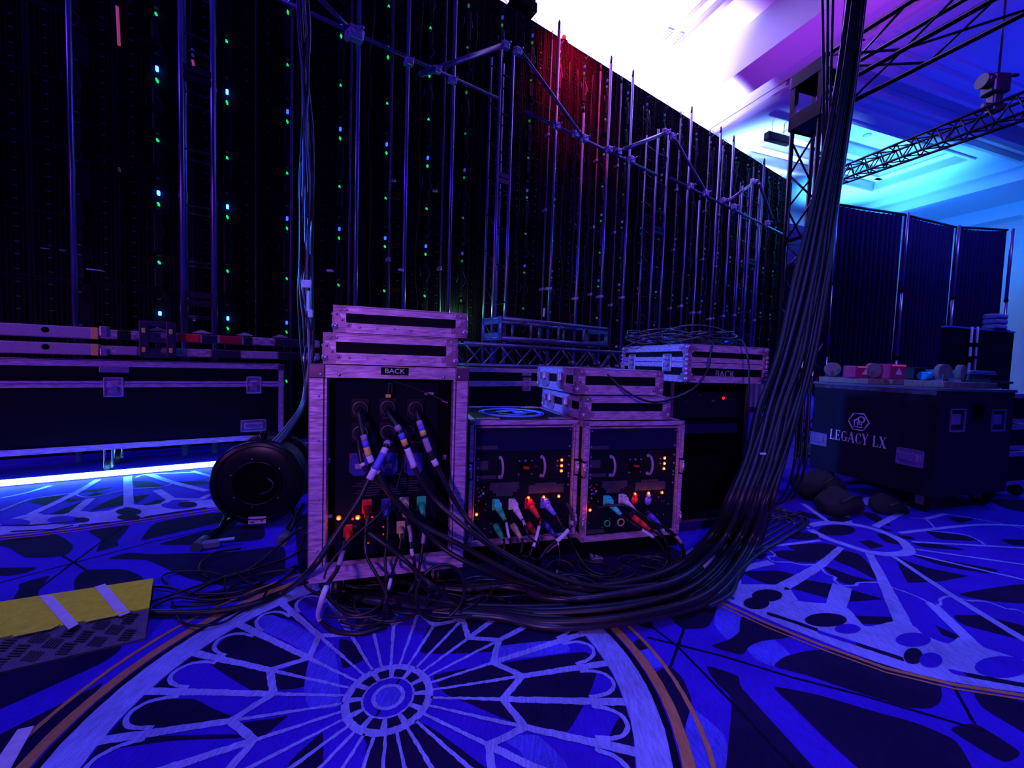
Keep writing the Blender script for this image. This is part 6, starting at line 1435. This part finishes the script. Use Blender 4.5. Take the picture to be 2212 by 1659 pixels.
cable([atY(*zA(1320, 1010), 1.95), atY(*zA(1450, 985), 1.93), atY(*zA(1600, 1000), 1.92), atY(*zA(1800, 1120), 1.95), atY(*zA(2000, 1230), 2.0), atY(*zA(2100, 1350), 2.02), atY(*zA(2110, 1480), 2.03), FPt(*zA(2000, 1640), .02)], .007, 'black cable arching over the teal and white plugs of the right dimmer rack', None, RUB, ((.62, .70, TAPEG, 'grey_sleeve'),), 'rack_cable')
cable([atY(*zA(1040, 960), 2.0), atY(*zA(1085, 1080), 1.95), atY(*zA(1080, 1170), 1.92), atY(*zA(1000, 1270), 1.88), atY(*zA(900, 1350), 1.84), atY(*zA(830, 1420), 1.80), FPt(*zA(740, 1580), .02)], .0085, 'cable with a white sleeve bending between the two dimmer racks', None, RUB, ((.28, .34, TAPEG, 'grey_band'), (.42, .60, TAPEW, 'white_sleeve')), 'rack_cable')
cable([atY(*zA(960, 1330), 1.85), atY(*zA(975, 1450), 1.83), atY(*zA(955, 1560), 1.82), FPt(*zA(930, 1680), .015)], .003, 'thin lead with a tan clip hanging below the left dimmer rack', None, RUB, ((.0, .10, TAPEW, 'white_clip'), (.72, .86, TAN, 'tan_clip')), 'thin_lead')
cable([atY(*zA(1050, 1250), 1.98), atY(*zA(1120, 1400), 1.98), FPt(*zA(1240, 1570), .03), FPt(*zA(1400, 1620), .02), FPt(*zA(1560, 1560), .02)], .006, 'black lead curving down between the dimmer racks onto the carpet', None, RUB, (), 'rack_cable')
# silver latch glinting under the right dimmer rack
P = FPt(1288, 1204, .02); t = thing('metal_buckle', 'bright metal buckle lying on the carpet under the right dimmer rack', 'buckle', P, .3)
MB().box(-.03, .035, -.015, .015, -.015, 0, .004).box(-.035, -.02, -.012, .012, 0, .02, .003).build('buckle_plate', CHR, t); MB().cyl((.0, -.01, .006), (.0, .01, .006), .007, 10).build('buckle_pin', CHR, t)
# drooping cable over the lids and coil on the road case
cable([RCF.Wd((.52, .1, 1.175)), RCF.Wd((.60, -.012, 1.14)), RCF.Wd((.601, -.014, .95))] if False else [atY(1540, 742, 2.42), atY(1535, 765, 2.38), atY(1528, 800, 2.34), atY(1500, 838, 2.2), atY(1450, 862, 2.05), atY(1405, 868, 2.0), atY(1360, 850, 2.0), atY(1325, 822, 2.03), atY(1308, 803, 2.1)], .0055, 'thin black cable drooping from the road case over the latched lids', None, RUB, (), 'loose_cable')
cable([RCF.Wd((.36, .10, 1.155)), atY(1600, 735, 2.46), atY(1615, 770, 2.40), atY(1618, 830, 2.38), atY(1612, 900, 2.42), atY(1608, 960, 2.44)], .005, 'thin black cable hanging down the right front of the road case', None, RUB, (), 'loose_cable')
def coil(label, cx, cy, cz, ra, rb, turns, r_, tilt=0.0, ends=()):
    t = thing('cable_coil', label, 'cable coil', RCF.Wd((cx, cy, cz)), RCF.rz, 'cable coils on the road case'); mb = MB(); pts = []
    n = turns*14
    for q in range(n+1):
        a = 2*math.pi*q/14+.0; k = q/n; rr = 1+.10*math.sin(q*1.7)*.6+.05*math.sin(k*9)
        pts.append(Vector((ra*rr*math.cos(a), rb*rr*math.sin(a), .014+.085*k+.032*math.sin(a+q*.31)+tilt*math.cos(a))))
    mb.tube(smooth(pts, 3), r_, 7); mb.build('coiled_cable', RUBB, t)
    return t
t = coil('large loose coil of black cable on the right of the road case top', .34, .34, 1.150, .26, .20, 7, .0055, .0)
for x, y in ((.02, .19), (.20, -.08), (-.22, .02)): MB().box(x-.018, x+.018, y-.014, y+.014, .035, .06, .005).build('cable_connector', mat('blue_plug', (.10, .16, .80), .4), t)
t = coil('flatter cable coil at the left back of the road case top', .12, .52, 1.150, .19, .14, 5, .0050)
for x, y in ((-.12, -.08), (.05, .10)): MB().box(x-.015, x+.015, y-.012, y+.012, .03, .052, .005).build('cable_connector', mat('blue_plug_dark', (.08, .12, .6), .4), t)

# pale cable bundle hanging behind the tall rack
random.seed(5)
for i in range(9):
    k = i/8; x0_ = 637+26*k+random.uniform(-4, 4); pts = [atY(x0_+6*(1-2*k)-0, -30, 2.75)]
    for py in (60, 160, 280, 400, 520, 620, 700, 770): pts.append(atY(644+22*k+random.uniform(-7, 7)+(py/700)*12*(1 if i % 2 else .5), py, 2.75+random.uniform(-.03, .03)))
    pts += [atY(658+6*k, 830, 2.72), atY(648+8*k, 878, 2.66), atY(618+14*k, 920, 2.55), atY(585+22*k, 955, 2.45), atY(560+28*k, 972, 2.42)]
    cable(pts, (.006, .008, .010)[i % 3], 'cable of the loose bundle hanging left of the tall rack from the ceiling', 'cables hanging left of the tall rack', (WCAB if i in (1, 4, 6) else RUBB if i % 2 else RUB), ((.62, .635, TAPEW, 'white_tape'),) if i in (2, 5) else (((.06, .12, mat('pink_sleeve', (.75, .3, .65), .5), 'pink_sleeve'),) if i == 7 else ()), 'hanging_bundle_cable', 6)
t = thing('tape_flag', 'white tape flags wrapped round the hanging bundle left of the tall rack', 'tape', atY(664, 612, 2.68), 0)
MB().box(-.03, .03, -.012, .0, -.03, .02, .003).build('upper_flag', TAPEW, t); MB().box(.01, .04, -.012, .0, -.22, -.17, .003).box(-.0, .02, -.01, .0, -.18, -.05, .003).build('lower_flag', TAPEW, t)

# light stand foot with clamp at the end of the tube light
P = FPt(556, 1040, 0); t = thing('clamp_stand', 'low pipe stand with bright clamps behind the cable drum', 'stand', atY(575, 985, 2.9), R(10))
zz = t.location.z
MB().cyl((-.14, 0, 0), (.10, .02, .01), .020, 12).build('short_pipe', PIPE2, t); MB().cyl((.02, .18, .04), (.34, .22, .05), .018, 12).build('short_pipe', PIPE2, t)
MB().box(.05, .12, .0, .05, -.05, .03, .012).sph((.17, .03, -.05), .035, 12, (1, .5, 1.2)).build('clamp_wing', CHR, t)
MB().cyl((.10, .05, -zz+.01), (.10, .05, .0), .018, 12).box(-.1, .3, -.05, .18, -zz+.0, -zz+.02).build('stand_foot', STEEL, t)

# cable drum
DC = atY(556, 1078, 2.28); DC.z = .345
t = thing('cable_drum', 'black cable drum with a small red heart label standing on the carpet', 'cable drum', (DC.x, DC.y, 0), R(14))
DR = mat('glossy_black_plastic', (.004, .004, .008), .30, spec=.28)
mb = MB(); rr = .245
prof = [(.0, rr*.55), (.0, rr*.93), (.012, rr), (.03, rr), (.04, rr*.95), (.045, rr*.62)]
def disc(y0, flip=1):
    m_ = MB(); n = 48; rings = []
    for (dy, r_) in prof: rings.append([m_.bm.verts.new((r_*math.cos(2*math.pi*q/n), y0+flip*dy, .27+r_*math.sin(2*math.pi*q/n))) for q in range(n)])
    for a in range(len(prof)-1):
        for q in range(n): f = m_.bm.faces.new((rings[a][q], rings[a][(q+1) % n], rings[a+1][(q+1) % n], rings[a+1][q])); f.smooth = True
    m_.bm.faces.new(rings[0]); m_.bm.faces.new(rings[-1]); return m_
disc(0).build('front_flange', DR, t); disc(.30, -1).build('rear_flange', DR, t)
MB().cyl((0, .03, .27), (0, .27, .27), rr*.62, 32).build('hub', DR, t)
mb = MB()
for q in range(7): mb.torus((0, .055+q*.03, .27), (0, 1, 0), rr*.80, .016, 32, 8)
mb.build('wound_cable', RUB, t)
MB().cyl((0, -.012, .27), (0, .002, .27), rr*.48, 36).build('socket_panel', BLK, t)
MB().torus((0, -.012, .27), (0, 1, 0), rr*.50, .006, 40, 8).torus((0, -.004, .27), (0, 1, 0), rr*.86, .004, 48, 6).build('panel_rim', DR, t)
mb = MB()
for a in (35, 100, 160, 215, 260, 320): mb.sph((rr*.57*math.cos(R(a)), -.004, .27+rr*.57*math.sin(R(a))), .005, 8)
mb.build('screws', CHR, t)
MB().tube(smooth([(.02, -.02, .21), (.07, -.03, .23), (.09, -.03, .27), (.06, -.02, .30)], 5), .006, 8).build('crank_handle', STEEL, t)
l_ = MB().box(-.045, .045, -.004, .0, .035, .075).build('paper_label', TAPEW, t); MB().prism([(.024, -.005, .046), (.012, -.005, .060), (.018, -.005, .067), (.024, -.005, .062), (.030, -.005, .067), (.036, -.005, .060)], (0, -.002, 0)).build('red_heart', REDC, l_)
MB().box(-.035, -.015, -.006, -.003, .043, .048).build('print_mark', BLK, l_)
for sx in (-1, 1):
    MB().tube(smooth([(sx*.17, -.04, .015), (sx*.18, .05, .06), (sx*.12, .10, .20), (0, .10, .50), (0, .10, .54)], 6), .013, 10).build('tube_frame', DR, t)
    mb = MB(); mb.cyl((sx*.19-.0, -.20, .022), (sx*.17, .30, .022), .016, 10); mb.build('tube_foot', DR, t); MB().cyl((sx*.195, -.25, .022), (sx*.19, -.16, .022), .027, 14).build('rubber_end', mat('grey_rubber_end', (.10, .10, .15), .5), t)
cable([FPt(520, 1185, .02), FPt(470, 1192, .03), FPt(440, 1210, .02), FPt(432, 1230, .012), FPt(450, 1248, .012)], .006, 'short black cable curling at the left foot of the cable drum', None, RUB, (), 'loose_cable')
t = thing('fabric_strap', 'pale grey strap end lying left of the cable drum foot', 'strap', FPt(452, 1180, .012), R(25)); MB().box(-.05, .05, -.02, .02, -.005, .028, .006).build('strap_band', mat('grey_webbing', (.20, .22, .34), .7), t); MB().box(.04, .11, -.012, .012, .02, .03, .004).build('bright_end', mat('pale_blue_webbing', (.35, .6, .85), .6), t)

# cables running from the ramp to the racks
rg = 'thin cables between the cable ramp and the drum'
for pts, r, lb in (([(325, 1300), (400, 1275), (470, 1252), (560, 1225), (640, 1195), (662, 1150)], .0055, 'cable from the ramp rising to the rack side, upper one'),
                   ([(330, 1312), (380, 1290), (460, 1296), (560, 1278), (620, 1245), (655, 1215)], .0055, 'cable from the ramp sagging below the drum'),
                   ([(325, 1268), (360, 1268), (430, 1283), (520, 1277), (580, 1250), (640, 1222)], .0055, 'pale-edged cable leaving the top corner of the ramp'),
                   ([(360, 1262), (350, 1245), (375, 1236), (440, 1234), (480, 1243), (487, 1260), (475, 1282), (430, 1290)], .0045, 'curly thin cable beside the ramp corner'),
                   ([(372, 1300), (380, 1325), (395, 1345), (430, 1352), (480, 1345), (520, 1322), (560, 1300), (580, 1270)], .0045, 'thin cable looping low in front of the thick feeder'),
                   ([(370, 1310), (420, 1308), (480, 1300), (500, 1268), (560, 1240), (640, 1228)], .005, 'dark cable crossing the rust ring behind the feeder'),
                   ([(400, 1290), (450, 1262), (500, 1240), (540, 1228), (600, 1180), (650, 1140)], .007, 'thick dark cable rising from the tangle to the rack side'),
                   ([(505, 1215), (515, 1240), (545, 1262), (560, 1255), (530, 1235)], .004, 'small bright-edged lead below the drum')):
    cable([FPt(a, b, .012+.01*(j % 2)) if b > 1200 else atY(a, b, 2.0) for j, (a, b) in enumerate(pts)], r, lb, None, RUB, (), 'loose_cable')
# cables on the right carpet beside the bundle
for i in range(7):
    o_ = i*7
    g = 10*i
    cable([FPt(1722-g*1.2, 1112-g*.3, .012), FPt(1745-g*1.1, 1124-g*.5, .014), FPt(1735-g*1.2, 1138-g*.55, .014), FPt(1690-g*1.3, 1166-g*.6, .014), FPt(1640-g*1.1, 1196-g*.6, .016), FPt(1600-g*.9, 1232-g*.7, .02), FPt(1580-g*.9, 1280-g, .03), FPt(1530-g*.6, 1310-g, .03)], .0065 if i else .010,
          'blue-lit cable among the flat strands on the carpet right of the big bundle' if i else 'thickest bright blue-lit cable on the carpet right of the big bundle', 'flat cable strands right of the bundle' if i else None, RUBB, (), 'strand_cable')
for i in range(8):
    a = random.uniform(-1, 1)
    cable([FPt(1620+i*9, 1100+random.uniform(-10, 20), .015), FPt(1660+i*8, 1112+random.uniform(-14, 14), .03), FPt(1700+i*5, 1125+random.uniform(-18, 10), .02), FPt(1735, 1105+i*4, .012)], .004, 'thin cable in the tangle at the foot of the truss tower', 'tangle at the foot of the tower', RUBB, (), 'tangle_cable')
for i, (dx, lb) in enumerate(((0, 'cable dropping right of the main bundle and curling along the carpet, outer one'), (-12, 'cable dropping right of the main bundle and curling along the carpet, inner one'), (-24, 'third cable dropping right of the main bundle before the lettered case'))):
    cable([atY(1800+dx, -30, 2.9), atY(1790+dx*.5, 300, 2.9), atY(1768+dx*.6, 600, 2.85), atY(1752+dx, 800, 2.8), atY(1745+dx, 930, 2.75), atY(1738+dx, 1010, 2.7), FPt(1712+dx, 1076, .02), FPt(1670+dx, 1090, .014), FPt(1620, 1095, .014)], .008, lb, None, RUB, (), 'dropping_cable')
# white tools seen between the cables, self-glow painting the light on them
for px, py0, py1, w_, lb in ((1731, 770, 795, .022, 'left white cone seen between the hanging cables'), (1742, 762, 795, .014, 'middle white cone seen between the hanging cables'), (1753, 745, 812, .014, 'tall white strip seen right of the hanging cables'), (1757, 668, 705, .016, 'pale upright sleeve seen right of the hanging cables')):
    Y_ = 4.4; a = atY(px, py1, Y_); b = atY(px+1, py0, Y_); t = thing('white_upright', lb, 'marker', (a.x, a.y, 0), 0)
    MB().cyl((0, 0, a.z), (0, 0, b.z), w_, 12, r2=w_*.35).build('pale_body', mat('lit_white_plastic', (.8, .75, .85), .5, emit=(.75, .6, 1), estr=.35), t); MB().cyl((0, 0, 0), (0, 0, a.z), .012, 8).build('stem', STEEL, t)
    if py0 in (770, 762): MB().sph((0, 0, b.z), w_*.5, 8).build('red_tip', TAPER, t)
P = FPt(1648, 1118, .02)
t = thing('pale_clip', 'small pale tag on the hanging bundle at the right of the open rack', 'tag', atY(1648, 980, 2.14), 0); MB().box(-.016, .016, -.004, .004, -.005, .005, .002).build('tag_plate', TAPEW, t)
# blue cloth-covered cart visible between rack and bundle
P = atY(1625, 930, 3.6); t = thing('covered_cart', 'bright blue covered crate with a slatted rack above, seen behind the hanging bundle', 'crate', (P.x-.14, P.y, 0), R(10))
BLC = mat('blue_crinkled_cover', (.10, .14, .75), .5, var=.4, vscale=18, stretch=(1, 1, 4), bump=.8)
MB().box(0, .62, 0, .3, .10, .64, .02).build('crinkled_cover', BLC, t); MB().box(-.02, .64, -.01, .31, .64, .665).build('shelf', STEEL, t)
for k in range(5): MB().box(.02+k*.055, .045+k*.055, .02, .24, .67, .95, .004).build('slat', TAPEG, t)
for x in (.05, .57): MB().cyl((x, .15, 0), (x, .15, .10), .03, 10).build('foot', RUB, t)

# yellow and black cable ramp
ra = [FPt(0, 1376, .0), FPt(322, 1312, .0)]
NW, NE, SE, SW = FPt(-120, 1325, .0), FPt(331, 1249, .0), FPt(316, 1380, .0), FPt(-120, 1482, .0)
def pxl(px, py, h): return atZ(px, py, h)
t = thing('cable_ramp', 'yellow and black cable ramp with two white tape strips at the lower left', 'cable ramp', (0, 0, 0))
h = .055
yb = [pxl(-120, 1402, h), pxl(-120, 1318, h), pxl(331, 1249, h), pxl(322, 1312, h)]
lidmb = MB(); lidmb.prism([(p.x, p.y, h) for p in yb], (0, 0, -.012))
mb = MB()
A0, B0 = pxl(322, 1312, h), pxl(-120, 1402, h); C0, D0 = pxl(314, 1378, .008), pxl(-120, 1480, .008)
v = [mb.bm.verts.new(p) for p in (A0+Vector((0, 0, -.004)), B0+Vector((0, 0, -.004)), D0, C0, Vector((A0.x, A0.y, .001)), Vector((B0.x, B0.y, .001)), Vector((D0.x, D0.y, 0)), Vector((C0.x, C0.y, 0)))]
for q in ((0, 1, 2, 3), (4, 7, 6, 5), (0, 3, 7, 4), (1, 5, 6, 2), (2, 6, 7, 3), (0, 4, 5, 1)): mb.bm.faces.new([v[k] for k in q])
mb.build('black_slope', RAMP, t)
mb = MB(); N0, N1 = yb[1], yb[2]; mb.prism([(p.x, p.y, h-.012) for p in yb], (0, 0, -h+.013)); mb.build('channel_block', BLK, t)
rn = (C0-A0); ru = (B0-A0).normalized(); nrm = ru.cross(rn).normalized(); nrm = nrm if nrm.z > 0 else -nrm; rv = rn.normalized(); LR = rn.length
mb = MB()                                       # five-bar tread pattern on the slope
for i in range(15):
    for j in range(3):
        c = A0+ru*(.05+i*.075+(j % 2)*.037)+rn*(.26+.26*j); sw = (i+j) % 2
        for k in range(5):
            o_ = (k-2)*.0085; d1 = (ru*.5+rv*.86) if sw else (ru*-.9+rv*.35); d1.normalize(); d2 = nrm.cross(d1)
            p = c+d2*o_+nrm*.0015; a, b = p-d1*.016, p+d1*.016; mb.prism([a-d2*.0022, b-d2*.0022, b+d2*.0022, a+d2*.0022], nrm*.0022)
mb.build('tread_pattern', mat('tread_black', (.02, .016, .03), .4), t)
mb = lidmb                                      # interlocking teeth along the seam
for i in range(6):
    c = A0+ru*(.06+i*.17); mb.prism([c+nrm*.003, c+ru*.10+nrm*.003, c+ru*.11+rv*.012+nrm*.003, c+ru*.02+rv*.012+nrm*.003], nrm*.003)
mb.build('yellow_lid', YEL, t)
def tapestrip(pts, label):
    P = [pxl(px, py, hh) for px, py, hh in pts]; n = len(P)//2; mb = MB()
    for i in range(n-1):
        a, b, c, d = P[i], P[i+1], P[2*n-2-i], P[2*n-1-i]; f = [mb.bm.verts.new(q) for q in (a, b, c, d)]; mb.bm.faces.new(f)
    o = mb.build('tape_strip', TAPEW); m_ = o.modifiers.new('thickness', 'SOLIDIFY'); m_.thickness = .0016; m_.offset = 0
    return tag(o, label, 'tape strip')
tapestrip([(85, 1288, h+.002), (148, 1360, h+.002), (170, 1348, h+.002), (112, 1285, h+.002)], 'left white tape strip stuck across the yellow ramp lid')
tapestrip([(204, 1268, h+.002), (258, 1332, h+.002), (281, 1323, h+.002), (227, 1261, h+.002)], 'right white tape strip stuck across the yellow ramp lid')
tapestrip([(38, 1576, .004), (-40, 1690, .004), (-10, 1720, .004), (74, 1568, .004)], 'white tape strip on the carpet at the lower left corner of the photo')
